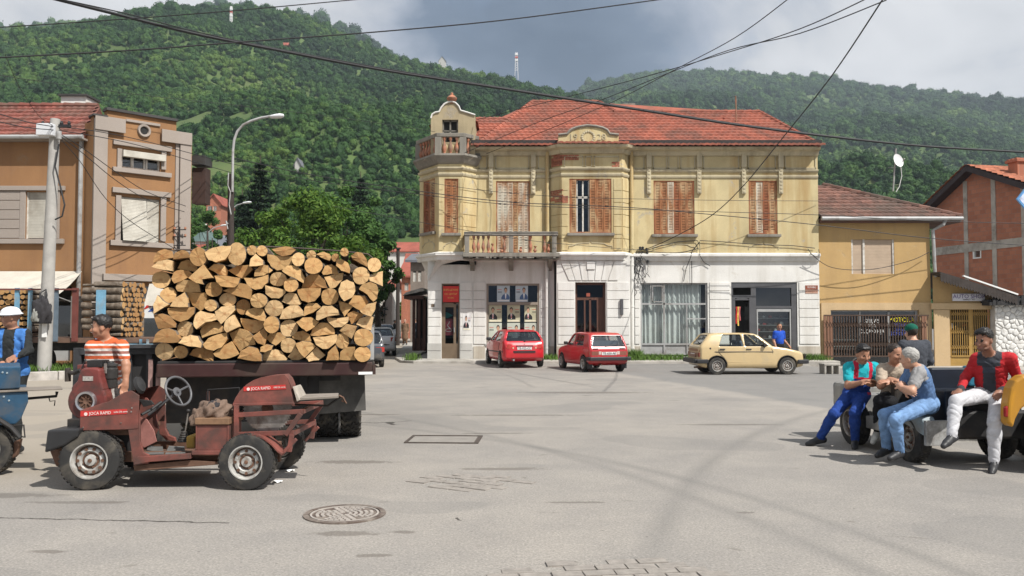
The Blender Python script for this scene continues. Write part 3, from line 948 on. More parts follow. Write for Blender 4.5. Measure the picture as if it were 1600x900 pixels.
tile_rows(mb,YF - .62,YF - .2,lambda y: pA.x - .2,lambda y: XR + .1,lambda y: ZE + .1 + (y - YF + .62) * .4,row=.42)
tile_rows(mb,YF - .98,YF - .6,lambda y: bx_(870),lambda y: bx_(982),lambda y: ZE + .1 + (y - YF + .98) * .4,row=.38)
tag(mb.build('eave_tiles',M_tile,bld,fix=False),kind='stuff')
for px in (767,833.5,1015,1094,1164,1222):
 c = MB(TB)
 X = fx(px)
 fbox(c,ff,X - .1,X + .1,fz(262),fz(239),0,.14)
 fbox(c,ff,X - .085,X + .085,fz(303),fz(262),0,.10)
 for k in range(7):
  z = fz(300 - k * 5.6)
  c.lathe([(0.0,0.02),(.05,.015),(.065,0)],8,Matrix.Translation((X,YF - .10,z)) @ Matrix.Rotation(R(90),4,'X'))
 c.build('corbel',M_cream,bld,bevel=.01)
for a,b in ((748,761),(774,827),(841,855),(989,1008),(1022,1044),(1046,1062),(1065,1088),(1101,1157),(1171,1215),(1229,1278)):
 c = MB(TB)
 for (u0,u1,z0,z1) in ((a,b,241,243),(a,b,262,264),(a,a + 1.3,241,264),(b - 1.3,b,241,264)):
  fbox(c,ff,fx(u0),fx(u1),fz(z1),fz(z0),0,.03)
 c.build('frieze_panel',M_cream,bld)
for a,b in ((882,912),(915,926),(929,968)):
 c = MB(TB)
 for (u0,u1,z0,z1) in ((a,b,244,246),(a,b,260,262),(a,a + 1.3,244,262),(b - 1.3,b,244,262)):
  fbox(c,fb,bx_(u0),bx_(u1),bz_(z1),bz_(z0),0,.03)
 c.build('frieze_panel',M_cream,bld)
for (A,B) in ((pC,pB),(pB,pA),(q0,q1),(q1,q2),(q2,q3)):
 w,fn = seg_wall(A,B)
 L = (B - A).length
 rng_u = [(0,L)]
 if (A,B) == (pC,pB): rng_u = [(0,w.u(692)),(w.u(718),L)]
 if (A,B) == (q1,q2): rng_u = [(0,w.u(888)),(w.u(959),L)]
 for ua,ub in rng_u:
  for k in range(6):
   c = MB(TB)
   z0 = fz(393 - k * 18.5)
   fbox(c,fn,ua + .01,ub - .01,z0 + .012,z0 + 18.5 * .02577 - .012,0,.022)
   c.build('quoin_course',M_yel,bld)
def sill_apron(fn,u0,u1,z,apron=True):
 s = MB(TB)
 fbox(s,fn,u0 - .1,u1 + .1,z - .12,z - .01,0,.16)
 s.build('window_sill',M_worn,bld,bevel=.012)
 if apron:
  um = (u0 + u1) / 2
  hw = (u1 - u0) / 2 + .02
  prf = [(-hw,-.62),(-hw,-.52),(-hw * .8,-.5),(-hw * .62,-.42),(-hw * .3,-.40),(-.06,-.40),(0,-.30),(.06,-.40),(hw * .3,-.40),(hw * .62,-.42),(hw * .8,-.5),(hw,-.52),(hw,-.62)]
  t = MB(TB)
  t.tube([fn(um + a,z + b,.01) for a,b in prf],.018,5)
  t.build('apron_moulding',M_cream,bld)
kinds = [(2,[M_rust2,M_rust]),(2,[M_rust,M_rust]),(6,[M_pale,M_pale,M_pale,M_rust,M_pale,M_pale]),(0,None),(6,[M_rust,M_rust,M_pale,M_rust2,M_rust,M_rust]),(4,[M_rust,M_pale,M_rust2,M_rust])]
for k,(fn,(a,b,c,d)) in enumerate(shut):
 n,ms = kinds[k]
 f = MB(TB)
 for (u0,u1,z0,z1) in ((a,a + .05,c,d),(b - .05,b,c,d),(a + .05,b - .05,d - .05,d),(a + .05,b - .05,c,c + .05)):
  fbox(f,fn,u0,u1,z0,z1,-.12,-.02)
 fo = f.build('window_frame',M_rust2,bld)
 if n:
  for i in range(n):
   shutter(bld,TB,fn,a + .05 + (b - a - .1) * i / n + .004,a + .05 + (b - a - .1) * (i + 1) / n - .004,c + .05,d - .05,-.03 - .012 * (i % 2),ms[i])
 else:   # the bay window with two leaves folded back, the glazed casement showing between them
  w_ = b - a
  l1,r1 = a + w_ * .17,a + w_ * .48
  shutter(bld,TB,fn,a + .05,l1 - .01,c + .05,d - .05,-.02,M_rust)
  for i in range(3):
   shutter(bld,TB,fn,r1 + (b - r1 - .05) * i / 3 + .004,r1 + (b - r1 - .05) * (i + 1) / 3 - .004,c + .05,d - .05,-.02 - .012 * (i % 2),M_rust)
  g = MB(TB)
  mid = (l1 + r1) / 2
  zt = c + (d - c) * .66
  for (u0,u1,z0,z1) in ((l1,l1 + .05,c,d),(r1 - .05,r1,c,d),(mid - .03,mid + .03,c,d),(l1,r1,zt - .04,zt + .04),(l1,r1,c,c + .06),(l1,r1,d - .06,d)):
   fbox(g,fn,u0,u1,z0,z1,-.16,-.11)
  g.build('casement',M_wframe,bld)
  g = MB(TB)
  g.quad(fn(l1,c,-.14),fn(r1,c,-.14),fn(r1,d,-.14),fn(l1,d,-.14))
  g.build('window_pane',M_glass,bld)
 if k != 2:
  sill_apron(fn,a,b,c,True)
for px,yy,m,z0,z1 in ((855.5,YF - .1,M_yel,ZC,ZE),(988,YF - .12,M_yel,ZC,ZE + .1),(854.5,YF - .12,M_white,.1,ZC),(988,YF - .12,M_white,.1,ZC)):
 mb = MB(TB)
 X = PX(px,yy)
 mb.cyl((X,yy,z0),(X,yy,z1),.075,n=10)
 for z in (z0 + .4,(z0 + z1) / 2,z1 - .4):
  mb.cyl((X,yy,z),(X,yy,z + .05),.09,n=10)
 mb.build('downpipe',m,bld,smooth=40)
def baluster(T,parent,base,h,mat=None,tilt=0.0,r=.065):
 mb = MB(T)
 prof_ = [(.75,0),(.75,.05),(.45,.09),(.55,.14),(1.0,.30),(.95,.42),(.5,.62),(.36,.74),(.42,.80),(.75,.88),(.75,1.0)]
 mb.lathe([(r * a,h * b) for a,b in prof_],8,Matrix.Translation(base) @ Matrix.Rotation(tilt,4,'Y'))
 return mb.build('baluster',mat or M_terra,parent,smooth=50)
BY0 = YF - 1.1
Xa,Xb = PX(726,BY0),PX(871,BY0)
zb0,zb1,zr0,zr1 = PZ(404,BY0),PZ(393,BY0),PZ(368.5,BY0),PZ(362,BY0)
balc = MB(TB)
balc.grid(lambda u,v: (Xa - .08 + (Xb - Xa + .16) * u,BY0 - .1 + 1.1 * v,zb0 + (.05 * math.sin(u * 23) * math.cos(u * 9) if v < .3 else 0)),30,4)
balc.box(Xa - .08,Xb + .08,BY0 - .1,YF,zb0 + .06,zb1 - .05)
bo = balc.build('balcony_slab',M_worn,bld,bevel=.02)
for X in (Xa + .08,(Xa + Xb) / 2,Xb - .12):
 MB(TB).box(X - .09,X + .09,BY0 - .06,BY0 + .12,zb1 - .05,zr0).build('balustrade_post',M_worn,bld,bevel=.015)
rail = MB(TB)
rail.box(Xa - .03,Xb + .03,BY0 - .07,BY0 + .13,zr0 + .004,zr1)
for X in (Xa + .06,Xb - .06):
 rail.box(X - .09,X + .09,BY0 + .13,YF,zr0 + .004,zr1)
rail.build('balcony_rail',M_worn,bld,bevel=.02)
for px,full in ((740,1),(747,1),(755,1),(763,1),(769,.55),(788,1),(784,.3),(813,.35),(829,1),(836,.4),(851,1),(857,.5)):
 p = (PX(px,BY0),BY0 + .03,zb1 - .05)
 h = zr0 - zb1 + .05
 baluster(TB,bld,p,h * full,None,0 if full == 1 else random.uniform(-.12,.12),.075)
for X in (Xa + .06,Xb - .06):
 for k in range(3):
  baluster(TB,bld,(X,BY0 + .38 + k * .22,zb1 - .05),zr0 - zb1 + .05)
mb = MB(TB)
for i in range(90):
 X = random.uniform(Xa,Xb); s = random.uniform(.02,.07)
 mb.box(X - s,X + s,BY0 - .1 + random.uniform(0,.15),BY0 + .12,zb0 + .01,zb0 + .02 + random.uniform(.02,.16))
tag(mb.build('crumbled_edge',M_worn,bld),kind='stuff')
for X in (Xa + .25,(Xa + Xb) / 2,Xb - .25):
 MB(TB).prism([(YF,zb0),(BY0 + .15,zb0),(YF - .3,zb0 - .2),(YF,zb0 - .42)],lambda u,v,w: (X + w,u,v),-.09,.09).build('balcony_bracket',M_worn,bld)
tp = [Vector((pD.x,pD.y + 1.2)),pD,pC,pB,pA]
zt0,zt1,zt2,zt3 = fz(257),fz(246),fz(220),fz(214)
mb = MB(TB)
moulding(mb,tp,[(0,zt0 - .1),(.08,zt0 - .05),(.2,zt0 + .12),(.28,zt1 - .08),(.28,zt1),(0,zt1)])
mb.build('turret_cornice',M_worn,bld)
mb = MB(TB)
moulding(mb,offset_path(tp,-.05),[(0,zt2),(.2,zt2),(.22,zt3),(0,zt3)])
mb.build('turret_rail',M_worn,bld,bevel=.02)
tpi = offset_path(tp,.05)
for p in tpi[1:]:
 MB(TB).box(p.x - .13,p.x + .13,p.y - .1,p.y + .16,zt1,zt2 - .003).build('turret_post',M_worn,bld,bevel=.015)
for a,b in zip(tpi,tpi[1:]):
 L = (b - a).length
 n = max(2,int(L / .23))
 for i in range(1,n):
  p = a + (b - a) * i / n
  baluster(TB,bld,(p.x,p.y,zt1),zt2 - zt1,None,0,.095)
YG = YF - .35
gp = [(672,250),(672,186),(674,180),(679,177),(685,176),(688,170),(693,164),(699,161),(705,160),(711,162),(716,167),(719,174),(726,176),(742,181),(742,250)]
gpw = [(PX(a,YG),PZ(b,YG)) for a,b in gp]
wo = (PX(690,YG),PX(715,YG),PZ(222,YG),PZ(187,YG))
mb = MB(TB)
for (a,b) in zip(gpw[1:],gpw[2:-1]):       # face built in strips so the window stays open
 zlo = gpw[0][1]
 def strip(x0,z0_,x1,z1_,zb_):
  mb.hexa([(x0,YG,zb_),(x1,YG,zb_),(x1,YG + .25,zb_),(x0,YG + .25,zb_),(x0,YG,z0_),(x1,YG,z1_),(x1,YG + .25,z1_),(x0,YG + .25,z0_)])
 x0,x1 = a[0],b[0]
 if x1 - x0 < 1e-4: continue
 cuts = sorted({x0,x1,*[c for c in wo[:2] if x0 < c < x1]})
 for u0,u1 in zip(cuts,cuts[1:]):
  za = a[1] + (b[1] - a[1]) * (u0 - x0) / (x1 - x0); zb_ = a[1] + (b[1] - a[1]) * (u1 - x0) / (x1 - x0)
  if wo[0] - 1e-6 <= u0 and u1 <= wo[1] + 1e-6:
   strip(u0,wo[2],u1,wo[2],zlo); strip(u0,za,u1,zb_,wo[3])
  else:
   strip(u0,za,u1,zb_,zlo)
mb.box(PX(742,YG) - .14,PX(742,YG),YG + .25,YF + 2.5,zt1,PZ(182,YG))
mb.box(PX(672,YG),PX(672,YG) + .14,YG + .25,YF + 2.5,zt1,PZ(190,YG))
mb.build('gable_wall',plaster('tan_plaster',(.43,.355,.225),(.25,.2,.13),(.34,.3,.24),.8),bld)
mb = MB(TB)
mb.tube([(x,YG - .03,z + .03) for x,z in gpw[1:-1]],.035,6)
mb.build('gable_coping',M_white,bld)
mb = MB(TB)
for (u0,u1,z0,z1) in ((wo[0],wo[0] + .06,wo[2],wo[3]),(wo[1] - .06,wo[1],wo[2],wo[3]),(wo[0],wo[1],wo[3] - .06,wo[3]),((wo[0] + wo[1]) / 2 - .03,(wo[0] + wo[1]) / 2 + .03,wo[2],wo[3]),(wo[0],wo[1],(wo[2] + wo[3]) / 2,(wo[2] + wo[3]) / 2 + .04)):
 mb.box(u0,u1,YG + .1,YG + .16,z0,z1)
mb.build('gable_window',M_worn,bld)
MB(TB).box(wo[0],wo[1],YG + .2,YG + .24,wo[2],wo[3]).build('gable_pane',M_dark,bld)
mb = MB(TB)
cx = PX(705,YG)
mb.lathe([(.04,0),(.10,.02),(.06,.07),(.19,.16),(.21,.24),(.12,.33),(.05,.37),(.06,.42),(.02,.47)],12,Matrix.Translation((cx,YG + .05,PZ(162,YG))))
mb.build('finial',M_terra,bld,smooth=50)
ridge_z = PZ(165,YG) - .05
mb = MB(TB)
xr0 = PX(705,YG)
for xe,ze2 in ((PX(672,YG) - .1,PZ(190,YG) - .1),(PX(742,YG) + .1,PZ(184,YG) - .1)):
 mb.quad((xr0,YG + .25,ridge_z),(xr0,YG + 4.2,ridge_z),(xe,YG + 4.2,ze2),(xe,YG + .25,ze2))
mb.build('turret_roof',M_tile,bld,fix=False)
Y0,SL = YF - .45,.55
ze = PZ(227,Y0)
zr = lambda y: ze + SL * (y - Y0)
solve = lambda py: (ze - SL * Y0 - EYE) / ((HOR - py) / FPX - SL)
Yr1,Yr2 = solve(173),solve(157)
X_l,X_r = PX(744,Y0),PX(1284,Y0)
r1,r2,l1_,l2_ = PX(1190,Yr1),PX(962,Yr1),PX(832,Yr2),PX(937,Yr2)
lerp = lambda a,b,t: a + (b - a) * t
xlf = lambda y: lerp(X_l,l1_,(y - Y0) / (Yr2 - Y0))
xrf = lambda y: lerp(X_r,r1,(y - Y0) / (Yr1 - Y0)) if y < Yr1 else lerp(r2,l2_,(y - Yr1) / (Yr2 - Yr1))
mb = MB(TB)
tile_rows(mb,Y0,Yr1,xlf,xrf,zr,row=.37)
tile_rows(mb,Yr1,Yr2,xlf,xrf,zr,row=.37)
Ys = solve(181)
tile_rows(mb,Y0,Ys,lambda y: PX(744,y) - .02,lambda y: max(xlf(y),PX(744,y) + .3),zr,row=.37)
tag(mb.build('roof_tiles',M_tile,bld,fix=False),kind='stuff')
mb = MB(TB)
YB = 44.5
P_ = lambda x,y: (x,y,zr(y) - .02)
mb.add([P_(X_l,Y0),P_(X_r,Y0),P_(r1,Yr1),P_(r2,Yr1),P_(l2_,Yr2),P_(l1_,Yr2),(X_l - 2.2,YB,ze),(X_r,YB,ze),(X_l - 2.2,Y0 + 1.5,ze)],
  [(0,1,2,3,4,5),(1,7,2),(7,6,5,4,3,2),(0,5,8),(8,5,6)])
mb.add([P_(X_l,Y0),P_(xlf(Ys) + .3,Ys),P_(PX(744,Ys),Ys),P_(X_l - .02,Y0 + .1)],[(0,1,2,3)])
mb.build('roof_deck',M_tile,bld,fix=False)
mb = MB(TB)
for a,b in ((P_(r1,Yr1),P_(r2,Yr1)),(P_(l1_,Yr2),P_(l2_,Yr2)),(P_(X_r,Y0),P_(r1,Yr1)),(P_(X_l,Y0),P_(l1_,Yr2)),(P_(r2,Yr1),P_(l2_,Yr2))):
 A,B = Vector(a),Vector(b)
 n = int((B - A).length / .38) + 1
 for i in range(n):
  p,q = A + (B - A) * i / n,A + (B - A) * (i + 1.1) / n
  mb.cyl(p + Vector((0,0,.05)),q + Vector((0,0,.03)),.11,.095,8)
tag(mb.build('ridge_tiles',M_tile,bld),kind='stuff')
mb = MB(TB)
mb.box(PX(976,40),PX(992,40),40,40.6,11,PZ(166,40))
mb.box(PX(974,40),PX(994,40),39.9,40.7,PZ(166,40),PZ(162,40))
mb.build('chimney',M_worn,bld)
mb = MB(TB)
ya = 36
mb.cyl((PX(1154,ya),ya,zr(ya)),(PX(1153,ya),ya,PZ(150,ya)),.03,n=6)
mb.build('roof_mast',M_terra,bld)
YP = Yb - .32
pp = [(873,229),(873,211.5),(887,210),(891,205),(896,202),(905,199),(918,197),(932,198),(943,200.5),(950,204),(954,210),(968,211.5),(968,229)]
mb = MB(TB).prism([(PX(a,YP),PZ(b,YP)) for a,b in pp],lambda u,v,w: (u,YP + w,v),0,.34)
mb.build('pediment',M_yel,bld)
mb = MB(TB)
mb.tube([(PX(a,YP),YP - .02,PZ(b,YP) + .02) for a,b in pp[1:-1]],.055,6)
mb.build('pediment_coping',M_worn,bld)
mb = MB(TB)
wc = Vector((PX(920,YP),YP - .005,PZ(214,YP)))
for k in range(16):
 a = k * math.pi / 8
 c = wc + Vector((.24 * math.cos(a),0,.22 * math.sin(a)))
 mb.lathe([(.055,0),(.05,.02),(.0,.035)],6,Matrix.Translation(c) @ Matrix.Rotation(R(90),4,'X'))
mb.build('wreath',M_cream,bld)
for px,t in ((896.5,'19'),(941,'28')):
 text_mesh('date_numerals',t,.36,M_cream,facing(Vector((PX(px,YP),YP - .012,PZ(214.5,YP))) - BL,(1,0,0)),bld,.012)
mb = MB(TB)
wq,fq = seg_wall(q0,q1)
for fn,u0,u1,z0,z1 in ((fq,0.05,.75,fz(318),fz(299)),(fb,bx_(878) + .02,bx_(888),bz_(317),bz_(306)),(fb,bx_(957),bx_(969),bz_(261),bz_(254)),(fq,.1,.7,fz(262),fz(242)),(fb,bx_(879),bx_(905),bz_(250),bz_(243))):
 z = z0
 r_ = 0
 while z < z1:
  u = u0 - .12 * (r_ % 2)
  while u < u1:
   if random.random() < .85:
    fbox(mb,fn,max(u,u0),min(u + .23,u1),z,z + .06,0,.028 + random.uniform(0,.012))
   u += .245
  z += .072
  r_ += 1
tag(mb.build('bare_bricks',M_brick,bld),kind='stuff')
def frame_bars(name,fn,bars,o0,o1,mat,parent,T):
 mb = MB(T)
 for k,(u0,u1,z0,z1) in enumerate(bars):
  fbox(mb,fn,u0,u1,z0,z1,o0 - .002 * (k % 3),o1 + .002 * (k % 3))
 return mb.build(name,mat,parent)
def pane(name,fn,u0,u1,z0,z1,off,mat,parent,T):
 mb = MB(T)
 mb.quad(fn(u0,z0,off),fn(u1,z0,off),fn(u1,z1,off),fn(u0,z1,off))
 return mb.build(name,mat,parent,fix=False)
M_red = M('red_sign',(0.55,0.03,0.025),0.5,var=0.06)
M_gold = M('gold_lettering',(0.75,0.5,0.12),0.5,var=0.05)
M_wpaint = M('white_paint',(0.78,0.78,0.76),0.6,var=0.05)
M_blackp = M('black_print',(0.03,0.03,0.033),0.6,var=0.05)
M_ledge = M('window_ledge_board',(0.42,0.41,0.39),0.7,var=0.15)
a,b,c,d = rect(DOORA)
c = .1
dr = frame_bars('corner_door',ff,[(a,a + .06,c,d),(b - .06,b,c,d),(a,b,d - .06,d),(a,b,fz(473) - .05,fz(473)),(a + .06,b - .06,c,c + .6),(a + .06,a + .14,c,fz(473)),(lerp(a,b,.66),lerp(a,b,.66) + .1,c,fz(473)),(lerp(a,b,.1),lerp(a,b,.7),fz(480),fz(475))],-.16,-.08,M_brownf,bld,TB)
pane('door_pane',ff,a + .06,b - .06,c + .6,fz(473),-.14,M_glass,dr,TB)
mb = MB(TB); fbox(mb,ff,a + .05,b - .03,fz(472),fz(447),-.09,-.05); sg = mb.build('sign_board',M_red,bld,label='red sign board with yellow lettering over the corner door')
for t,y,s_ in (('ВМРО-ДПМНЕ',453,.098),('О.К. ЦЕНТАР',459.5,.098),('ТЕТОВО',465.5,.075)):
 text_mesh('lettering',t,s_,M_gold,facing(Vector(ff((a + b) / 2,fz(y),-.046)) - BL,(1,0,0)),sg,.002,sx=.85)
mb = MB(TB); mb.cyl(ff(lerp(a,b,.7),1.15,-.06),ff(lerp(a,b,.7),1.35,-.06),.02,n=6); mb.build('door_handle',M_greyf,dr)
mb = MB(TB); fbox(mb,ff,lerp(a,b,.16),lerp(a,b,.6),fz(524),fz(498),-.21,-.19); pb = mb.build('door_placard',M('faded_red_print',(0.42,0.06,0.08),.6),bld)
mb = MB(TB)
mb.tube([ff(lerp(a,b,.38) + .05 * math.cos(t * .5) * (1 if t < 9 else .4),fz(514 - t * .9),-.187) for t in range(14)],.014,5)
mb.tube([ff(lerp(a,b,.38) + .13 * math.cos(t * .52),fz(516) + .06 * math.sin(t * .52),-.187) for t in range(13)],.012,5)
mb.build('emblem',M_wpaint,pb)
mb = MB(TB)
mb.add([ff(lerp(a,b,.14),fz(487),-.2),ff(lerp(a,b,.3),fz(488),-.2),ff(lerp(a,b,.62),fz(493),-.2),ff(lerp(a,b,.3),fz(497),-.2),ff(lerp(a,b,.14),fz(497),-.2)],[(0,1,2,3,4)])
mb.build('door_pennant',M('teal_cloth',(.03,.25,.24),.7),dr,fix=False)
a,b,c,d = rect(WINB)
zm = fz(474)
wf = frame_bars('poster_window',ff,[(a,a + .08,c,d),(b - .08,b,c,d),(a + .08,b - .08,d - .08,d),(a + .08,b - .08,c,c + .08),(a + .08,b - .08,zm - .06,zm + .05)],-.14,-.04,M('taupe_frame',(.25,.21,.17),.6,var=.12),bld,TB)
pane('window_pane',ff,a,b,c,d,-.12,glassmat('dark_glass',(.25,.27,.3),.08),wf,TB)
MB(TB)
mb = MB(TB); fbox(mb,ff,a - .05,b + .05,c - .06,c,-.02,.06); mb.build('window_ledge',M_ledge,wf)
M_skin = M('printed_skin',(0.50,0.30,0.20),.6,var=.05)
M_hairp = M('printed_hair',(0.02,0.016,0.014),.6,var=.05)
def poster(fn,u0,u1,z0,z1,off,label,bgc,suit,side,tie=False,hair=M_hairp,group='posters on the old building',crop=None):
 o = Vector(fn((u0 + u1) / 2,z0,off))
 T = Matrix.Translation(-o)
 w,h = u1 - u0,z1 - z0
 pt = thing('poster',label,'poster',o,0,group)
 q = MB(T); fbox(q,fn,u0,u1,z0,z1,off - .003,off); q.build('sheet',bgc,pt)
 k = 0
 def shape(name,pts,mat,lift):
  m_ = MB(T)
  m_.add([fn(u0 + x * w,z0 + y * h,off + lift) for x,y in pts],[tuple(range(len(pts)))])
  m_.build(name,mat,pt,fix=False)
 ell = lambda cx,cy,rx,ry: [(cx + rx * math.cos(i * .4488),cy + ry * math.sin(i * .4488)) for i in range(14)]
 cx = side
 shape('printed_jacket',[(max(.02,cx - .34),.14),(min(.98,cx + .33),.14),(min(.98,cx + .33),.30),(cx + .22,.42),(cx + .08,.5),(cx - .08,.5),(cx - .24,.40),(max(.02,cx - .34),.26)],suit,.0015)
 shape('printed_shirt',[(cx - .07,.49),(cx + .07,.49),(cx + .02,.18),(cx - .02,.18)],M_wpaint,.0025)
 if tie:
  shape('printed_tie',[(cx - .02,.46),(cx + .02,.46),(cx + .025,.22),(cx - .025,.22)],M_red,.0035)
 shape('printed_hair',ell(cx,.73,.125,.145),hair,.002)
 shape('printed_face',ell(cx,.665,.105,.135),M_skin,.003)
 shape('printed_caption',[(.06,.02),(.94,.02),(.94,.11),(.06,.11)],M_wpaint if not tie else M('cream_print',(.7,.66,.5),.6),.002)
 tx = .22 if side > .5 else .78
 for yy in (.72,.60,.54):
  shape('printed_line',[(tx - .16,yy),(tx + .16,yy),(tx + .16,yy + .025),(tx - .16,yy + .025)],M_blackp if yy < .7 else M_red,.002)
PB1 = M('pale_blue_print',(.46,.54,.58),.5,var=.1)
PB2 = M('khaki_print',(.46,.44,.30),.5,var=.15)
PB3 = M('sage_print',(.5,.53,.45),.5,var=.12)
SJ = M('blue_jacket_print',(.07,.13,.25),.6); SD = M('black_suit_print',(.02,.02,.022),.6); SL_ = M('light_shirt_print',(.45,.47,.5),.6)
for k,(x0,x1) in enumerate(((776.5,796.5),(805.5,825))):
 poster(ff,fx(x0),fx(x1),fz(471.5),fz(445.5),-.10,'pale blue poster of man in blue jacket, %s in shop window top row' % ('first' if k == 0 else 'second'),PB1,SJ,.68)
for k,(x0,x1) in enumerate(((763.5,784),(792.5,812.5),(819.5,839))):
 poster(ff,fx(x0),fx(x1),fz(503),fz(476.5),-.10,'khaki poster of man in black suit, %s in shop window middle row' % ('first','second','third')[k],PB2,SD,.32 if k < 2 else .3,True)
 poster(ff,fx(x0),fx(x1),fz(531),fz(504.5),-.10,'pale green poster behind red hatchback, %s in shop window bottom row' % ('first','second','third')[k],PB3,SL_,.72)
poster(ff,fx(723),fx(736),fz(516),fz(490),.036,'small white poster of a suited man on the pier beside the corner door',M('white_print',(.7,.69,.67),.5,var=.05),SD,.42,True)
a,b,c,d = CDOOR
c = .1
zt = bz_(467)
dc = frame_bars('centre_door',fb,[(a,a + .09,c,d),(b - .09,b,c,d),(a + .09,b - .09,d - .1,d),(a + .09,b - .09,zt - .04,zt + .06),(a + .09,b - .09,c,c + .55),(lerp(a,b,.3),lerp(a,b,.3) + .06,c,zt),(lerp(a,b,.47),lerp(a,b,.47) + .08,c,zt),(lerp(a,b,.72),b - .09,c,zt)],-.33,-.26,M_doorwood,bld,TB)
pane('door_pane',fb,a + .09,lerp(a,b,.72),c + .55,zt,-.31,glassmat('dusty_glass',(.42,.4,.38),.05),dc,TB)
pane('transom_pane',fb,a + .09,b - .09,zt,d - .1,-.31,MATS['dusty_glass'],dc,TB)
mb = MB(TB); fbox(mb,fb,lerp(a,b,.38),lerp(a,b,.5),zt + .1,zt + .24,-.26,-.24); mb.build('house_plate',M('rust_plate',(.3,.08,.05),.6),dc)
mb = MB(TB); fbox(mb,fb,a,b,c - .1,c + .02,-.3,.05); mb.build('door_step',M_worn,dc)
a,b,c,d = rect(WIND)
c = .25
zu,zk = fz(475),fz(538)
bars = [(a,a + .06,c,d),(b - .07,b,c,d),(a + .06,b - .07,d - .06,d),(a + .06,b - .07,zu - .03,zu + .04),(a + .06,b - .07,zk - .03,zk + .04),(a + .06,b - .07,c,c + .05),(fx(1037),fx(1039.5),c,d),(fx(1017),fx(1018.6),zu,d),(fx(1073),fx(1074.5),c,zu),(fx(1074.5),fx(1105),fz(499),fz(497))]
wd = frame_bars('curtained_window',ff,bars,-.14,-.06,M_greyf,bld,TB)
vent = frame_bars('vent_sash',ff,[(fx(1019.5),fx(1021),fz(472),fz(446)),(fx(1034.5),fx(1036),fz(472),fz(446)),(fx(1019.5),fx(1036),fz(447.5),fz(446)),(fx(1019.5),fx(1036),fz(472),fz(470.5))],-.06,-.02,M_greyf,wd,TB)
pane('window_pane',ff,a,b,zk,d,-.11,M_clear,wd,TB)
mb = MB(TB); fbox(mb,ff,a,b,c,zk,-.13,-.10); mb.build('kick_panel',M_greyf,wd)
mb = MB(TB)
mb.grid(lambda u,v: ff(lerp(fx(1003),fx(1098),u),lerp(zk - .05,d - .05,v),-.27 + .04 * math.sin(u * 95 + 2 * math.sin(u * 17)) + .01 * math.sin(v * 7 + u * 20)),220,6)
mb.build('curtain',M_curtain,wd,smooth=80,fix=False)
a,b,c,d = rect(SHOP)
c = .12
xd = fx(1178)
bars = [(a,a + .08,c,d),(b - .22,b,c,d),(a + .08,b - .22,d - .22,d),(xd - .1,xd + .1,c,d - .22),(a + .08,xd - .1,fz(466),fz(461)),(a + .08,a + .16,c,fz(466)),(xd - .17,xd - .1,c,fz(466)),(xd + .1,b - .22,fz(482),fz(478)),(xd + .1,b - .22,c,c + .35)]
sf = frame_bars('shop_front',ff,bars,-.14,-.03,M_dgrey,bld,TB)
pane('shop_pane',ff,xd + .1,b - .22,c + .35,d - .22,-.1,M_glass,sf,TB)
mb = MB(TB)
mb.prism([(a + .1,fz(469)),(xd - .12,fz(469)),((a + xd) / 2,fz(463))],lambda u,v,w: ff(u,v,w),-.12,-.02)
mb.build('door_pediment',M_dgrey,sf)
fr = frame_bars('display_sash',ff,[(xd + .12,xd + .17,c + .36,fz(483)),(b - .30,b - .25,c + .36,fz(483)),(xd + .17,b - .30,fz(487),fz(483))],-.09,-.02,M_greyf,sf,TB)
for y in (497,508,518,529):
 mb = MB(TB); fbox(mb,ff,xd + .15,b - .27,fz(y + .8),fz(y - .4),-.42,-.2); mb.build('display_shelf',M_greyf,sf)
k = 0
for y in (497,508,518,529):
 x = xd + .2
 for n_ in range(5):
  h_ = random.uniform(.07,.14); w_ = random.uniform(.08,.15)
  o = Vector(ff(x + w_ / 2,fz(y - .4) + .002,-.31))
  mb = MB(Matrix.Translation(-o))
  fbox(mb,ff,x,x + w_,o.z,o.z + h_ * .7,-.36,-.26); fbox(mb,ff,x + w_ * .2,x + w_ * .7,o.z + h_ * .7,o.z + h_,-.34,-.28)
  q = mb.build('shoe',(M_doorwood,M_wpaint,M_red,M_dgrey)[k % 4],bevel=.015)
  q.location = o
  row = {497: 'top',508: 'second',518: 'third',529: 'lowest'}[y]
  tag(q,'%s shoe on the %s shelf of the grey shop window, %s from left' % (('brown','white','red','grey')[k % 4],row,('first','second','third','fourth','fifth')[n_]),'shoe','shoes in the shop window')
  x += .235; k += 1
for k,(px,m_) in enumerate(((1152,M_red),(1154.5,M_gold),(1157,M('pink_ribbon',(.5,.12,.12),.6)))):
 o = Vector(ff(fx(px),fz(479),-.1))
 mb = MB(Matrix.Translation(-o))
 X = o.x
 L_ = (27,30,22)[k]
 mb.grid(lambda u,v: ff(X + (u - .5) * .06 + .012 * math.sin(v * 6 + k),fz(479 + L_ * v),-.1 + .02 * math.sin(v * 9 + u * 2)),2,10)
 q = mb.build('ribbon',m_,fix=False); q.location = o
 tag(q,('red','yellow','pink')[k] + ' ribbon hanging in the dark shop doorway','ribbon','ribbons in the shop doorway')
mb = MB(TB); fbox(mb,ff,fx(1258.5),fx(1278),fz(452.5),fz(446),.03,.045); sp = mb.build('street_plate',M('brown_enamel',(.25,.07,.035),.4),bld,label='brown street name plate')
text_mesh('lettering','ТЕТОВО',.09,M_wpaint,facing(Vector(ff(fx(1268),fz(449.3),.047)) - BL,(1,0,0)),sp,.001)
mb = MB(TB); fbox(mb,ff,fx(1258.5),fx(1278),fz(458.5),fz(453),.03,.045); sp = mb.build('street_plate',M('tan_enamel',(.5,.3,.22),.4),bld,label='pale street name plate')
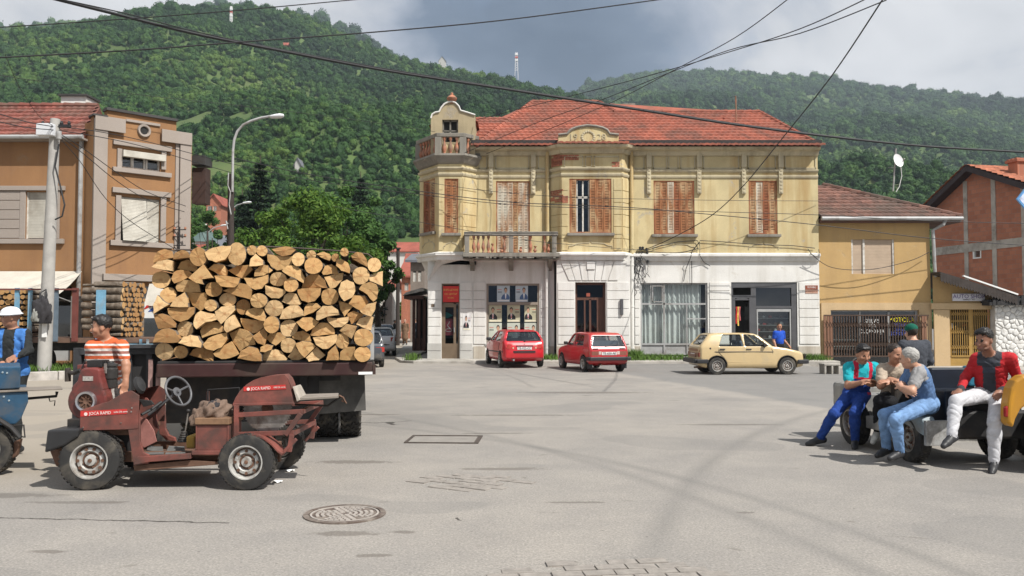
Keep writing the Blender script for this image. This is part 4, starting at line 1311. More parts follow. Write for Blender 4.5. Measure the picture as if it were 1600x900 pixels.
text_mesh('lettering','УЛ. ИЛИНДЕНСКА',.075,M('brown_lettering',(.25,.07,.035),.4),facing(Vector(ff(fx(1268),fz(455.8),.047)) - BL,(1,0,0)),sp,.001,sx=.72)
mb = MB(TB); fbox(mb,ff,fx(674),fx(679),fz(479.5),fz(475),.03,.045); mb.build('number_plate',M_brownf,bld)
mb = MB(TB)
fbox(mb,fb,bx_(969),bx_(973.5),bz_(492),bz_(467),.03,.12)
mb.build('wall_sign',M_dgrey,bld,bevel=.02)
rg = random.Random(5)
for k in range(9):
 mb = MB(TB)
 x,z = 996 + rg.uniform(-3,10),396 + rg.uniform(-4,8)
 path = []
 for i in range(14):
  path.append(ff(fx(x),fz(z),.1 + .06 * rg.random()))
  x += rg.uniform(-4,3.6); z += rg.uniform(-.5,7)
  x = min(max(x,990),1016)
 mb.tube(path,.013,4)
 mb.build('service_cable',M_cable,bld)
mb = MB(TB)
for (px,py) in ((1000,391),(1004,391),(1010,393),(1011,399),(1012,412),(1002,402)):
 mb.lathe([(.03,0),(.06,.02),(.045,.07),(.06,.1),(.02,.14)],8,Matrix.Translation(ff(fx(px),fz(py),.14)))
fbox(mb,ff,fx(996),fx(1014),fz(391),fz(390),.02,.16)
mb.build('insulator_bracket',M_cable,bld)
for pth in ([(1010,392),(1030,385),(1060,378),(1090,376),(1094,384),(1092,400),(1100,410),(1110,416)],[(1094,378),(1082,392),(1078,402),(1072,420),(1068,440)],[(1012,393),(1040,396),(1066,395),(1092,388)],[(1094,376),(1130,378),(1180,382),(1240,384),(1274,388)],[(1081,394),(1081,420),(1081,446)],[(1263,389),(1266,398),(1272,402),(1278,400),(1280,390)]):
 mb = MB(TB)
 mb.tube([ff(fx(x),fz(y),.26 if 395 < y < 410 else .06) for x,y in pth],.014,4)
 mb.build('facade_cable',M_cable,bld)
# ================================================================ orange building at the left
M_orange = plaster('orange_render',(0.31,0.168,0.08),(0.22,0.12,0.065),(0.28,0.19,0.12),0.5)
M_taupe = plaster('taupe_render',(0.33,0.285,0.25),(0.3,0.25,0.2),(0.36,0.3,0.26),0.3)
M_blind = M('cream_roller_blind',(0.47,0.445,0.385),0.7,var=0.12,vs=3,dirt=(.33,.3,.25),damt=.3)
YL = 27.6
OL = Vector((-15,YL,0))
orange = thing('orange_house','orange rendered house with taupe bands and a red tiled roof','house',OL)
TO = Matrix.Translation(-OL)
wl = Wall((-26.0,YL),(PX(128,YL),YL))
fl = lambda u,z,o=0.0: wl.pt(u,z,o)
wt = Wall((PX(140,27.3),27.3),(PX(296,29.6),29.6))
ft = lambda u,z,o=0.0: wt.pt(u,z,o)
LT = (wt.B - wt.A).length
lz = lambda py: PZ(py,YL)
tz = lambda px,py: wt.z(px,py)
ow = (wl.u(39),wl.u(83),lz(373),lz(300))
gfo = (wl.u(-40),wl.u(112),.3,lz(447))
mb = MB(TO)
wall_grid(mb,fl,0,(wl.B - wl.A).length,0,lz(222),[ow,gfo],.2)
mb.build('front_wall',M_orange,orange,fix=False)
MB(TO).box(-25.5,PX(128,YL) - .2,YL + .5,36,.1,lz(224)).build('unlit_room_box',M_dark,orange)
mb = MB(TO)
w1 = (wt.u(187),wt.u(248),(tz(187,378) + tz(248,382)) / 2,(tz(187,307) + tz(248,312)) / 2)
w2 = (wt.u(187),wt.u(247.5),(tz(187,262) + tz(248,268)) / 2,(tz(187,238) + tz(248,246)) / 2)
g2 = (wt.u(185),wt.u(262),.3,tz(210,447))
wall_grid(mb,ft,0,LT,0,tz(200,200),[w1,w2,g2],.22)
for a,b,zt_ in ((0,wt.u(188),tz(165,185)),(wt.u(163),wt.u(272),tz(215,181)),(wt.u(248),LT,tz(270,205))):
 fbox(mb,ft,a,b,tz(200,202),zt_,-.3,0)
e0,e1 = wt.A,Vector((PX(126,YL),YL))
mb.quad((e0.x,e0.y,0),(e1.x,e1.y + .02,0),(e1.x,e1.y + .02,tz(145,190)),(e0.x,e0.y,tz(145,190)))
s0 = wt.B
mb.quad((s0.x,s0.y,0),(s0.x - 4.1,s0.y + 9,0),(s0.x - 4.1,s0.y + 9,tz(290,220)),(s0.x,s0.y,tz(290,220)))
mb.build('tower_wall',M_orange,orange,fix=False)
MB(TO).hexa([ft(.3,.1,-.6),ft(LT - .3,.1,-.6),ft(LT - .3,.1,-4),ft(.3,.1,-4),ft(.3,7.5,-.6),ft(LT - .3,7.5,-.6),ft(LT - .3,7.5,-4),ft(.3,7.5,-4)]).build('unlit_tower_box',M_dark,orange)
def tbox(name,a,b,y0,y1,o0,o1,mat=M_taupe,par=orange):
 m_ = MB(TO)
 um = (a + b) / 2
 m_.hexa([ft(wt.u(a),wt.z(a,y1 + (a - um) * .0005 * (500 - y1)),o0),ft(wt.u(b),wt.z(b,y1 + (b - um) * .0005 * (500 - y1)),o0),ft(wt.u(b),wt.z(b,y1 + (b - um) * .0005 * (500 - y1)),o1),ft(wt.u(a),wt.z(a,y1 + (a - um) * .0005 * (500 - y1)),o1),
    ft(wt.u(a),wt.z(a,y0 + (a - um) * .0005 * (500 - y0)),o0),ft(wt.u(b),wt.z(b,y0 + (b - um) * .0005 * (500 - y0)),o0),ft(wt.u(b),wt.z(b,y0 + (b - um) * .0005 * (500 - y0)),o1),ft(wt.u(a),wt.z(a,y0 + (a - um) * .0005 * (500 - y0)),o1)])
 return m_.build(name,mat,par,bevel=.01)
for nm,a,b,y0,y1,o0,o1 in (('pilaster',142,163,186,520,0,.12),('pilaster',277,294.5,215,520,0,.12),('pilaster',271,276.5,222,520,0,.05),('parapet_band',142,190,184,206,.12,.16),('parapet_band',247,294.5,206,225,.12,.16),('parapet_band',192,246,190,194,0,.06),
  ('window_head',172,264,224,232,0,.12),('window_bottom_band',172,264,266,273,0,.12),('window_jamb',179,186.5,232.5,265.5,0,.08),('window_jamb',248.5,256,232.5,265.5,0,.08),
  ('window_head',172,264,297,305,0,.12),('window_bottom_band',170,268,378,386,0,.14),('window_jamb',178,186.5,305.5,377.5,0,.08),('window_jamb',248.5,257,305.5,377.5,0,.08),('shop_band',158,290,430,440,0,.25)):
 tbox(nm,a,b,y0,y1,o0,o1)
mb = MB(TO)     # parapet copings
fbox(mb,ft,wt.u(161),wt.u(273),tz(215,181),tz(215,181) + .09,-.36,.1)
mb.build('parapet_coping',M_gutter,orange)
mb = MB(TO)
fbox(mb,ft,-.05,wt.u(162),tz(165,185),tz(165,185) + .06,-.36,.16)
mb.build('parapet_coping',M_gutter,orange)
mb = MB(TO)
cpt = wt.at(221,204.5,.02)
q = Vector((wt.n.x,wt.n.y,0)).to_track_quat('Z','Y').to_matrix().to_4x4(); q.translation = cpt
mb.lathe([(.13,0),(.15,.06),(.21,.07),(.225,.03),(.225,-.05),(.13,-.05)],20,q)
mb.build('round_ornament',M_taupe,orange,smooth=40)
mb = MB(TO); mb.lathe([(.13,0.002),(.0,.01)],16,q); mb.build('hole_shade_disc',M_dark,orange)  # dark disc on the solid wall, drawn for the shade of a hole
frame_bars('attic_window',ft,[(lerp(w2[0],w2[1],t) - .03,lerp(w2[0],w2[1],t) + .03,w2[2],w2[3]) for t in (.02,.27,.3,.6,.66,.98)] + [(w2[0],w2[1],w2[2],w2[2] + .05),(w2[0],w2[1],w2[3] - .05,w2[3])],-.14,-.07,M_wframe,orange,TO)
pane('attic_pane',ft,w2[0],w2[1],w2[2],w2[3],-.11,M_glass,orange,TO)
mb = MB(TO); fbox(mb,ft,w2[0] - .02,w2[1] + .12,w2[3] - .16,w2[3] + .06,.06,.22); mb.build('blind_box',M_blind,orange,bevel=.01)
um = lerp(w1[0],w1[1],.66)
wfm = frame_bars('tower_window',ft,[(w1[0],w1[0] + .05,w1[2],w1[3]),(w1[1] - .05,w1[1],w1[2],w1[3]),(um - .04,um + .04,w1[2],w1[3]),(w1[0],w1[1],w1[3] - .05,w1[3]),(w1[0],w1[1],w1[2],w1[2] + .05)],-.16,-.08,M_wframe,orange,TO)
def blind(fn,u0,u1,z0,z1,o_top,o_bot,par):
 m_ = MB(TO)
 n = int((z1 - z0) / .05)
 for i in range(n):
  t0,t1 = i / n,(i + .88) / n
  za,zb = lerp(z0,z1,t0),lerp(z0,z1,t1)
  oa,ob = lerp(o_bot,o_top,t0),lerp(o_bot,o_top,t1)
  m_.hexa([fn(u0,za,oa - .012),fn(u1,za,oa - .012),fn(u1,za,oa),fn(u0,za,oa),fn(u0,zb,ob - .012),fn(u1,zb,ob - .012),fn(u1,zb,ob),fn(u0,zb,ob)])
 m_.quad(fn(u0,z0,o_bot - .013),fn(u1,z0,o_bot - .013),fn(u1,z1,o_top - .013),fn(u0,z1,o_top - .013))
 return m_.build('roller_blind',M_blind,par,fix=False)
blind(ft,w1[0] + .02,um - .01,w1[2] + .05,w1[3] - .02,-.05,.22,wfm)
blind(ft,um + .02,w1[1] - .02,w1[2] - .02,w1[3] - .02,-.05,-.03,wfm)
def lbox(name,a,b,y0,y1,o0,o1,mat=M_taupe):
 m_ = MB(TO); fbox(m_,fl,wl.u(a),wl.u(b),lz(y1),lz(y0),o0,o1); return m_.build(name,mat,orange,bevel=.01)
for a in ((-60,100,291,298,0,.1),(-60,100,373.5,381,0,.12),(30,38.5,298.5,373,0,.06),(83.5,92,298.5,373,0,.06)):
 lbox('window_band',*a)
for k in range(5):
 lbox('panel_board',-60,29.5,299 + k * 14.8,313 + k * 14.8,0,.05)
blind(fl,ow[0] + .03,ow[1] - .03,ow[2] + .03,ow[3],-.07,-.07,orange)
frame_bars('side_window',fl,[(ow[0],ow[0] + .03,ow[2],ow[3]),(ow[1] - .03,ow[1],ow[2],ow[3])],-.16,-.03,M_wframe,orange,TO)
for nm,fn,(a,b,c,d) in (('shop_window',fl,gfo),('shop_window',ft,g2)):
 n = 5 if fn is fl else 2
 frame_bars(nm,fn,[(lerp(a,b,i / n) - .03,lerp(a,b,i / n) + .03,c,d) for i in range(n + 1)] + [(a,b,c,c + .4),(a,b,d - .5,d - .45)],-.18,-.1,M_greyf,orange,TO)
 pane('shop_pane',fn,a,b,c,d,-.14,M_glass,orange,TO)
ze_ = lz(217)
xr_ = PX(134,YL)
mb = MB(TO); mb.box(-26,xr_,YL - .35,YL + .3,ze_ - .1,ze_ - .04); mb.build('soffit',M_taupe,orange)
mb = MB(TO); mb.cyl((-26,YL - .42,ze_ - .02),(xr_,YL - .42,ze_ - .02),.075,n=8); mb.build('gutter',M_greyf,orange)
slo = .62
Yq = (ze_ - slo * (YL - .45) - EYE) / ((HOR - 164) / FPX - slo)
zrl = lambda y: ze_ + slo * (y - YL + .45)
mb = MB(TO)
tile_rows(mb,YL - .45,Yq,lambda y: -22.5,lambda y: lerp(xr_,PX(147,Yq),(y - YL + .45) / (Yq - YL + .45)),zrl,row=.34,tw=.25)
tag(mb.build('roof_tiles',M_tile_left,orange,fix=False),kind='stuff')
mb = MB(TO)
mb.add([(-26,YL - .45,ze_ - .02),(xr_,YL - .45,ze_ - .02),(PX(150,Yq),Yq,zrl(Yq) - .02),(-26,Yq,zrl(Yq) - .02),(-26,36.5,ze_),(xr_ - 3,36.5,ze_)],[(0,1,2,3),(3,2,5,4),(1,5,2)])
mb.build('roof_deck',M_tile_left,orange,fix=False)
mb = MB(TO)
for i in range(24):
 x = PX(147,Yq) - i * .4
 mb.cyl((x,Yq,zrl(Yq) + .03),(x - .42,Yq,zrl(Yq) + .05),.1,.115,8)
tag(mb.build('ridge_tiles',M_tile_left,orange),kind='stuff')
Yc = Yq + .5
mb = MB(TO); mb.box(PX(88,Yc),PX(128,Yc),Yc,Yc + .8,zrl(Yq) - .8,PZ(150.5,Yc)); ch = mb.build('chimney',M_white,orange)
mb = MB(TO); mb.box(PX(86,Yc),PX(131,Yc),Yc - .1,Yc + .9,PZ(150.5,Yc),PZ(147.5,Yc)); mb.build('chimney_cap',M_gutter,ch)
mb = MB(TO); mb.cyl(fl(wl.u(126),.2,.12),fl(wl.u(126),ze_ - .1,.12),.07,n=8); mb.build('downpipe',M_greyf,orange)
mb = MB(TO)
Yv = 30.3
mb.box(PX(297,Yv),PX(318,Yv),Yv,Yv + .5,PZ(318,Yv),PZ(262,Yv))
mb.build('rear_bay',M('dark_brown_board',(.05,.028,.022),.7,var=.2),orange)
mb = MB(TO)
mb.box(PX(296,Yv),PX(319,Yv),Yv - .15,Yv + .6,PZ(258,Yv),PZ(248,Yv)); mb.box(PX(296,Yv),PX(317,Yv),Yv - .05,Yv + .6,PZ(247,Yv),PZ(243,Yv))
mb.build('rear_eave',M_gutter,orange)
aw = thing('awning','cream canvas awning on the orange house behind the concrete pole','awning',(PX(60,26.6),26.6,lz(425)))
TA = Matrix.Translation(-aw.location)
mb = MB(TA)
x0,x1 = PX(-60,27.2),PX(118,27.2)
zt_,zb_ = lz(424),PZ(462,26)
mb.grid(lambda u,v: (lerp(x0,x1,u) + .1 * v * (1 if u > .5 else -1),lerp(YL - .05,25.9,v),lerp(zt_,zb_,v) - .06 * math.sin(math.pi * v) + .012 * math.sin(u * 40) * v),40,6)
mb.grid(lambda u,v: (lerp(x0,x1,u) + .1 * (1 if u > .5 else -1),25.9 - .02 * math.sin(u * 50),zb_ - .25 * v),40,2)
mb.build('canvas',M('cream_canvas',(.50,.465,.40),.85,var=.12),aw,smooth=60,fix=False)
mb = MB(TA); mb.cyl((x0,25.9,zb_),(x1,25.9,zb_),.03,n=6); mb.cyl((x1,25.9,zb_),(x1,YL,zb_ - .3),.02,n=6); mb.build('awning_arm',M_greyf,aw)
bn = thing('awning','white awning with red and blue print behind the log lorries','awning',(PX(235,26.5),26.5,2.5))
TN = Matrix.Translation(-bn.location)
mb = MB(TN); mb.quad((PX(224,26.5),26.5,PZ(478,26.5)),(PX(262,26.5),26.2,PZ(478,26.5)),(PX(262,26.8),27.0,PZ(443,27)),(PX(224,26.8),27.2,PZ(443,27))); mb.build('canvas',M('cream_canvas',(.72,.68,.6)),bn,fix=False)
mb = MB(TN); mb.box(PX(224,26.5),PX(250,26.5),26.45,26.5,PZ(497,26.5),PZ(477,26.5)); vl = mb.build('valance',M_wpaint,bn)
mb = MB(TN); mb.add([(PX(225,26.5),26.44,PZ(484,26.5)),(PX(244,26.5),26.44,PZ(476,26.5)),(PX(230,26.5),26.44,PZ(477,26.5))],[(0,1,2)]); mb.build('red_print',M_red,vl,fix=False)
mb = MB(TN); mb.add([(PX(232,26.5),26.44,PZ(487,26.5)),(PX(246,26.5),26.44,PZ(486,26.5)),(PX(245,26.5),26.44,PZ(479,26.5)),(PX(240,26.5),26.44,PZ(480,26.5))],[(0,1,2,3)]); mb.build('blue_print',M('blue_print',(.06,.12,.4),.6),vl,fix=False)
# ================================================================ ochre house with the motor shop
M_ochre = plaster('ochre_render',(0.50,0.335,0.15),(0.38,0.25,0.12),(0.46,0.34,0.2),0.5)
M_tan = plaster('tan_cladding',(0.55,0.40,0.23),(0.42,0.3,0.17),(0.48,0.36,0.22),0.4)
YO = 33.7
gO = -0.22
HO = Vector((15,YO,gO))
ochre = thing('ochre_house','ochre two-storey house with a brown tiled roof beside the old building','house',HO)
TH = Matrix.Translation(-HO)
oX = lambda px: PX(px,YO); oz = lambda py: PZ(py,YO)
fo_ = lambda u,z,o=0.0: (u,YO - o,z)
wo1 = (oX(1332),oX(1399),oz(428),oz(374))
ws = (oX(1298),oX(1435),oz(572),oz(485))
ge = (oX(1482),oX(1553),gO,oz(482))
mb = MB(TH)
wall_grid(mb,fo_,XR + .02,oX(1455),gO,oz(343),[wo1,ws],.22)
mb.quad((oX(1455),YO,gO),(oX(1455),42,gO),(oX(1455),42,oz(343)),(oX(1455),YO,oz(343)))
mb.build('upper_wall',M_ochre,ochre,fix=False)
MB(TH).box(XR + .3,oX(1452),YO + .5,41,gO,oz(345)).build('unlit_room_box',M_dark,ochre)
mb = MB(TH)
for a,b,y0,y1 in ((1283,1455,473,484.5),(1283,1297.5,484.5,583),(1435.5,1455,484.5,583),(1345,1435,572.5,583)):
 fbox(mb,fo_,oX(a),oX(b),max(gO,oz(y1)),oz(y0),.003,.05)
mb.build('shop_surround',M_tan,ochre)
frame_bars('upper_window',fo_,[(wo1[0],wo1[0] + .06,wo1[2],wo1[3]),(wo1[1] - .06,wo1[1],wo1[2],wo1[3]),(oX(1350),oX(1353),wo1[2],wo1[3])],-.14,-.02,M_wframe,ochre,TH)
def blind_at(fn,u0,u1,z0,z1,off,par,T,mat):
 m_ = MB(T)
 n = int((z1 - z0) / .06)
 for i in range(n):
  fbox(m_,fn,u0,u1,lerp(z0,z1,i / n),lerp(z0,z1,(i + .9) / n),off - .012,off)
 m_.quad(fn(u0,z0,off - .013),fn(u1,z0,off - .013),fn(u1,z1,off - .013),fn(u0,z1,off - .013))
 return m_.build('roller_blind',mat,par)
M_blind2 = M('tan_roller_blind',(.47,.36,.26),.75,var=.08)
blind_at(fo_,wo1[0] + .06,oX(1350),wo1[2],wo1[3],-.06,ochre,TH,M_blind2)
blind_at(fo_,oX(1353),wo1[1] - .06,wo1[2],wo1[3],-.06,ochre,TH,M_blind2)
fr = frame_bars('shop_window',fo_,[(ws[0],ws[0] + .05,ws[2],ws[3]),(oX(1343),oX(1346),ws[2],ws[3]),(oX(1388),oX(1391),ws[2],ws[3]),(oX(1431),ws[1],ws[2],ws[3]),(ws[0],ws[1],oz(493.5),oz(492)),(ws[0],ws[1],ws[3] - .05,ws[3])],-.14,-.06,M_greyf,ochre,TH)
pane('shop_pane',fo_,ws[0],ws[1],ws[2],ws[3],-.1,M_glass,fr,TH)
M_yl = M('yellow_lettering',(.85,.75,.03),.5,var=.03); M_bl = M('blue_lettering',(.10,.14,.55),.5,var=.03)
for t,px,py,s_,m_ in (('SERVIS',1364,502,.24,M_wpaint),('PËR',1364,510,.24,M_wpaint),('DUÇANXHIJA',1364,518,.22,M_wpaint),('MOTORA',1410,500,.27,M_yl),('VËLLA',1408,508,.2,M_bl),('SERVISE',1410,515,.2,M_bl),('ZONGSHEN',1408,521.5,.2,M_bl)):
 text_mesh('shop_lettering',t,s_,m_,facing(Vector(fo_(oX(px),oz(py),-.085)) - HO,(1,0,0)),fr,.003,sx=.9 if len(t) < 8 else .72)
for y in (531,541):
 m_ = MB(TH); fbox(m_,fo_,oX(1299),oX(1340),oz(y + 1),oz(y - .5),-.42,-.16); m_.build('display_shelf',M_wpaint,ochre)
M_bar = M('brown_grille',(.075,.045,.03),.6,var=.2)
def grille(name,fn,a,b,z0,z1,off,n,mat,par,T,bands,thick=.016):
 """folding lattice: uprights joined by bands of crossing bars"""
 g = link(bpy.data.objects.new(name,None),par)
 m_ = MB(T)
 for i in range(n + 1):
  u = lerp(a,b,i / n)
  q = MB(T); fbox(q,fn,u - thick,u + thick,z0,z1,off - .015,off + .015); q.build('bar',mat,g)
 for c0,c1 in bands:
  for i in range(n):
   u0,u1 = lerp(a,b,i / n),lerp(a,b,(i + 1) / n)
   m_.tube([fn(u0,c0,off + .02),fn(u1,c1,off + .02)],.011,4)
   m_.tube([fn(u0,c1,off + .022),fn(u1,c0,off + .022)],.011,4)
 tag(m_.build('lattice',mat,g),kind='stuff')
 q = MB(T)
 fbox(q,fn,a - .03,b + .03,z1 - .02,z1 + .03,off - .02,off + .025); fbox(q,fn,a - .03,b + .03,z0 - .03,z0 + .02,off - .02,off + .025)
 q.build('grille_rail',mat,g)
 return g
zg0,zg1 = oz(556),oz(493)
grille('window_grille',fo_,oX(1285.5),oX(1446),zg0,zg1,.2,38,M_bar,ochre,TH,[(oz(512),oz(503)),(oz(543),oz(533))])
for a_ in (1286,1291,1295.5,1438,1442):
 m_ = MB(TH); fbox(m_,fo_,oX(a_) - .045,oX(a_) + .045,oz(560),zg1,.16,.22); m_.build('grille_post',M('rusty_post',(.2,.1,.06),.7),ochre)
zeo = oz(341)
Yo0 = YO - .35
slp = .52
xE = PX(1506,Yo0)
Yt = (zeo - slp * Yo0 - EYE) / ((HOR - 289) / FPX - slp)
zro = lambda y: zeo + slp * (y - Yo0)
xtop = PX(1290,Yt)
mb = MB(TH)
tile_rows(mb,Yo0,Yt,lambda y: XR + .06,lambda y: max(XR + .4,lerp(xE,xtop,(y - Yo0) / (Yt - Yo0))),zro,row=.36,tw=.25)
tag(mb.build('roof_tiles',M_tile_old,ochre,fix=False),kind='stuff')
mb = MB(TH)
mb.add([(XR + .05,Yo0,zeo - .03),(xE,Yo0,zeo - .03),(xtop,Yt,zro(Yt) - .03),(XR + .05,Yt,zro(Yt) - .03),(xE,42.5,zeo),(XR + .05,42.5,zeo)],[(0,1,2,3),(1,4,2),(2,4,5,3)])
mb.box(XR + .05,xE,Yo0 + .02,42.4,zeo - .2,zeo - .05)
mb.build('roof_deck',M_tile_old,ochre)
mb = MB(TH)
A_,B_ = Vector((xE,Yo0,zeo + .03)),Vector((xtop,Yt,zro(Yt) + .03))
n = int((B_ - A_).length / .4)
for i in range(n):
 mb.cyl(A_ + (B_ - A_) * i / n,A_ + (B_ - A_) * (i + 1.1) / n,.12,.1,8)
tag(mb.build('ridge_tiles',M_tile_old,ochre),kind='stuff')
mb = MB(TH); mb.cyl((XR + .05,Yo0 - .08,zeo - .06),(xE,Yo0 - .08,zeo - .06),.08,n=8); mb.build('gutter',M_greyf,ochre)
mb = MB(TH); mb.tube([(oX(1474),Yo0,zeo - .1),(oX(1470),Yo0,zeo - .3),(oX(1458),YO - .12,zeo - .5),(oX(1460),YO - .12,oz(430)),(oX(1462),YO - .12,oz(432))],.07,8); mb.build('downpipe',M_greyf,ochre)
HA = Vector((oX(1510),YO,gO))
annex = thing('shop_annex','low ochre annex with a lean-to roof and an auto shop sign','shop',HA)
TX = Matrix.Translation(-HA)
fa = lambda u,z,o=0.0: (u,YO - .12 - o,z)
zA = oz(482)
mb = MB(TX)
wall_grid(mb,fa,oX(1456),oX(1562),gO,oz(474),[(oX(1480),oX(1554),gO,zA)],.3)
mb.add([fa(oX(1456),oz(474)),fa(oX(1562),oz(474)),fa(oX(1562),oz(461)),fa(oX(1456),oz(428.5))],[(0,1,2,3)])
mb.build('front_wall',M_ochre,annex,fix=False)
for a,b,y0,y1,m_ in ((1456,1480,484,583,M_tan),(1452,1562,474,483.5,M_tan)):
 q = MB(TX); fbox(q,fa,oX(a),oX(b),max(gO,oz(y1)),oz(y0),.003,.07 if y0 == 484 else .1); q.build('cladding',m_,annex)
MB(TX).box(oX(1478),oX(1556),YO + .6,YO + .7,gO,zA).build('unlit_shop_back',M_dark,annex)
M_gate = M('ochre_gate',(.36,.22,.06),.55,var=.15)
fg = lambda u,z,o=0.0: (u,YO - .02 - o,z)
q = MB(TX)
for a,b in ((1480,1484),(1512.5,1518),(1551,1554)):
 fbox(q,fg,oX(a),oX(b),gO,zA,-.05,.05)
fbox(q,fg,oX(1484),oX(1512.5),gO,oz(556),-.03,.03); fbox(q,fg,oX(1518),oX(1551),gO,oz(559),-.05,.04); fbox(q,fg,oX(1484),oX(1512.5),oz(503),oz(500),-.03,.03)
q.build('gate_frame',M_gate,annex)
grille('gate_grille',fg,oX(1484.5),oX(1512),oz(556),zA - .03,.05,8,M_gate,annex,TX,[(oz(494),oz(487)),(oz(522),oz(515)),(oz(546),oz(539))],.013)
grille('gate_grille',fg,oX(1518.5),oX(1551),oz(558),zA - .03,.05,10,M_gate,annex,TX,[(oz(494),oz(487)),(oz(522),oz(515)),(oz(546),oz(539))],.013)
for y in (540,550,558):
 m_ = MB(TX); m_.box(oX(1485),oX(1550),YO + .25,YO + .5,oz(y + 1),oz(y)); m_.build('stock_shelf',M_greyf,annex)
m_ = MB(TX); m_.box(oX(1484),oX(1494),YO + .2,YO + .22,oz(513),oz(505)); m_.build('shop_notice',M_wpaint,annex)
m_ = MB(TX); m_.box(oX(1505),oX(1520),YO + .2,YO + .22,oz(510),oz(505)); text_mesh('shop_lettering','SHOP',.16,M('orange_lettering',(.6,.15,.03),.5),facing(Vector((oX(1513),YO + .15,oz(508))) - HA,(1,0,0)),annex,.002)
q = MB(TX); fbox(q,fa,oX(1485),oX(1535),oz(470.5),oz(459),.02,.10); sg = q.build('sign_board',M('grey_white_sign',(.62,.62,.66),.4,var=.04),annex,bevel=.01)
text_mesh('lettering','AUTO SHOP',.235,M('purple_lettering',(.13,.08,.25),.5),facing(Vector(fa(oX(1510),oz(463.6),.104)) - HA,(1,0,0)),sg,.002,sx=.98)
text_mesh('lettering','MARKET  MTI',.085,M_blackp,facing(Vector(fa(oX(1510),oz(468.4),.104)) - HA,(1,0,0)),sg,.002,sx=.95)
q = MB(TX)
A0,A1 = (oX(1455),oz(426)),(oX(1572),oz(462))
q.prism([(A0[0],A0[1]),A1,(A1[0],A1[1] - .1),(A0[0],A0[1] - .1)],lambda u,v,w: (u,YO - .75 + w,v),0,3.5)
q.build('lean_to_roof',M('dark_board',(.045,.035,.03),.8,var=.3),annex)
for i in range(26):
 t = i / 26
 u0,u1 = lerp(A0[0],A1[0],t),lerp(A0[0],A1[0],t + 1 / 27)
 zc_ = lerp(A0[1],A1[1],t)
 m_ = MB(TX); m_.prism([(u0,zc_ - .02),(u1,zc_ - .05),(u1,zc_ - .36),((u0 + u1) / 2,zc_ - .42 - .02 * (i % 2)),(u0,zc_ - .34)],lambda u,v,w: (u,YO - .8 + w,v),0,.03)
 m_.build('valance_board',MATS['dark_board'],annex)
q = MB(TX); q.prism([(A0[0] + .9,A0[1] - .2),A1,(A1[0] + .03,A1[1] + .05),(A0[0] + .9,A0[1] - .14)],lambda u,v,w: (u,YO - .83 + w,v),0,.12); q.build('roof_edging',M_wpaint,annex)
M_ws = M('whitewashed_stone',(.70,.69,.66),.9,var=.12,vs=5,bump=.6,bs=14,dirt=(.35,.32,.28),damt=.2,ds=3)
M_mortar = M('grey_mortar',(.52,.50,.47),.95,var=.2)
SW = Vector((PX(1580,33.3),33.2,gO))
stw = thing('rubble_wall','whitewashed rubble stone wall with a black capping beside the auto shop','wall',SW)
TW = Matrix.Translation(-SW)
x0,x1 = PX(1556,33.2),PX(1625,33.2)
zt_ = PZ(476,33.2)
MB(TW).box(x0 + .02,x1,33.25,33.7,gO,zt_).build('mortar',M_mortar,stw)
rgs = random.Random(3)
seeds = [(x0 + (i + rgs.uniform(-.42,.42) + (.5 if j % 2 else 0)) * .235,gO + (j + .5 + rgs.uniform(-.4,.4)) * .185) for j in range(-1,int((zt_ - gO) / .185) + 2) for i in range(-1,int((x1 - x0) / .235) + 2)]
for k_,(sx_,sz_) in enumerate(seeds):
 pl = [(x0,gO),(x1,gO),(x1,zt_),(x0,zt_)]
 for ox,oz_ in seeds:
  dx,dz = ox - sx_,oz_ - sz_
  if dx * dx + dz * dz > .5 or (dx == 0 and dz == 0): continue
  cm = (dx * (sx_ + ox) + dz * (sz_ + oz_)) / 2 - .011 * math.hypot(dx,dz)
  out_ = []
  for q in range(len(pl)):
   A_,B_ = pl[q],pl[(q + 1) % len(pl)]
   da,db = dx * A_[0] + dz * A_[1] - cm,dx * B_[0] + dz * B_[1] - cm
   if da <= 0: out_.append(A_)
   if da * db < 0: out_.append((lerp(A_[0],B_[0],da / (da - db)),lerp(A_[1],B_[1],da / (da - db))))
  pl = out_
  if len(pl) < 3: break
 if len(pl) < 3: continue
 n = len(pl)
 pr = rgs.uniform(.01,.05)
 cxm,czm = sum(p[0] for p in pl) / n,sum(p[1] for p in pl) / n
 vs = [(a,33.26,b) for a,b in pl] + [(lerp(a,cxm,.1),33.25 - pr * .75,lerp(b,czm,.1)) for a,b in pl] + [(lerp(a,cxm,.38),33.25 - pr,lerp(b,czm,.38)) for a,b in pl]
 fs = [(i,(i + 1) % n,n + (i + 1) % n,n + i) for i in range(n)] + [(n + i,n + (i + 1) % n,2 * n + (i + 1) % n,2 * n + i) for i in range(n)] + [tuple(range(2 * n,3 * n))]
 MB(TW).add(vs,fs).build('stone',M_ws,stw,smooth=60)
m_ = MB(TW)
for i in range(60):
 X = rgs.uniform(x0 - .2,x1); s_ = rgs.uniform(.08,.22)
 m_.box(X - s_,X + s_,32.9 + rgs.uniform(0,.3),33.8,zt_ - .03,zt_ + rgs.uniform(.08,.32) + .06 * (X - x0))
tag(m_.build('capping',M('black_felt_capping',(.035,.033,.033),.9,var=.3,vs=6),stw),kind='stuff')
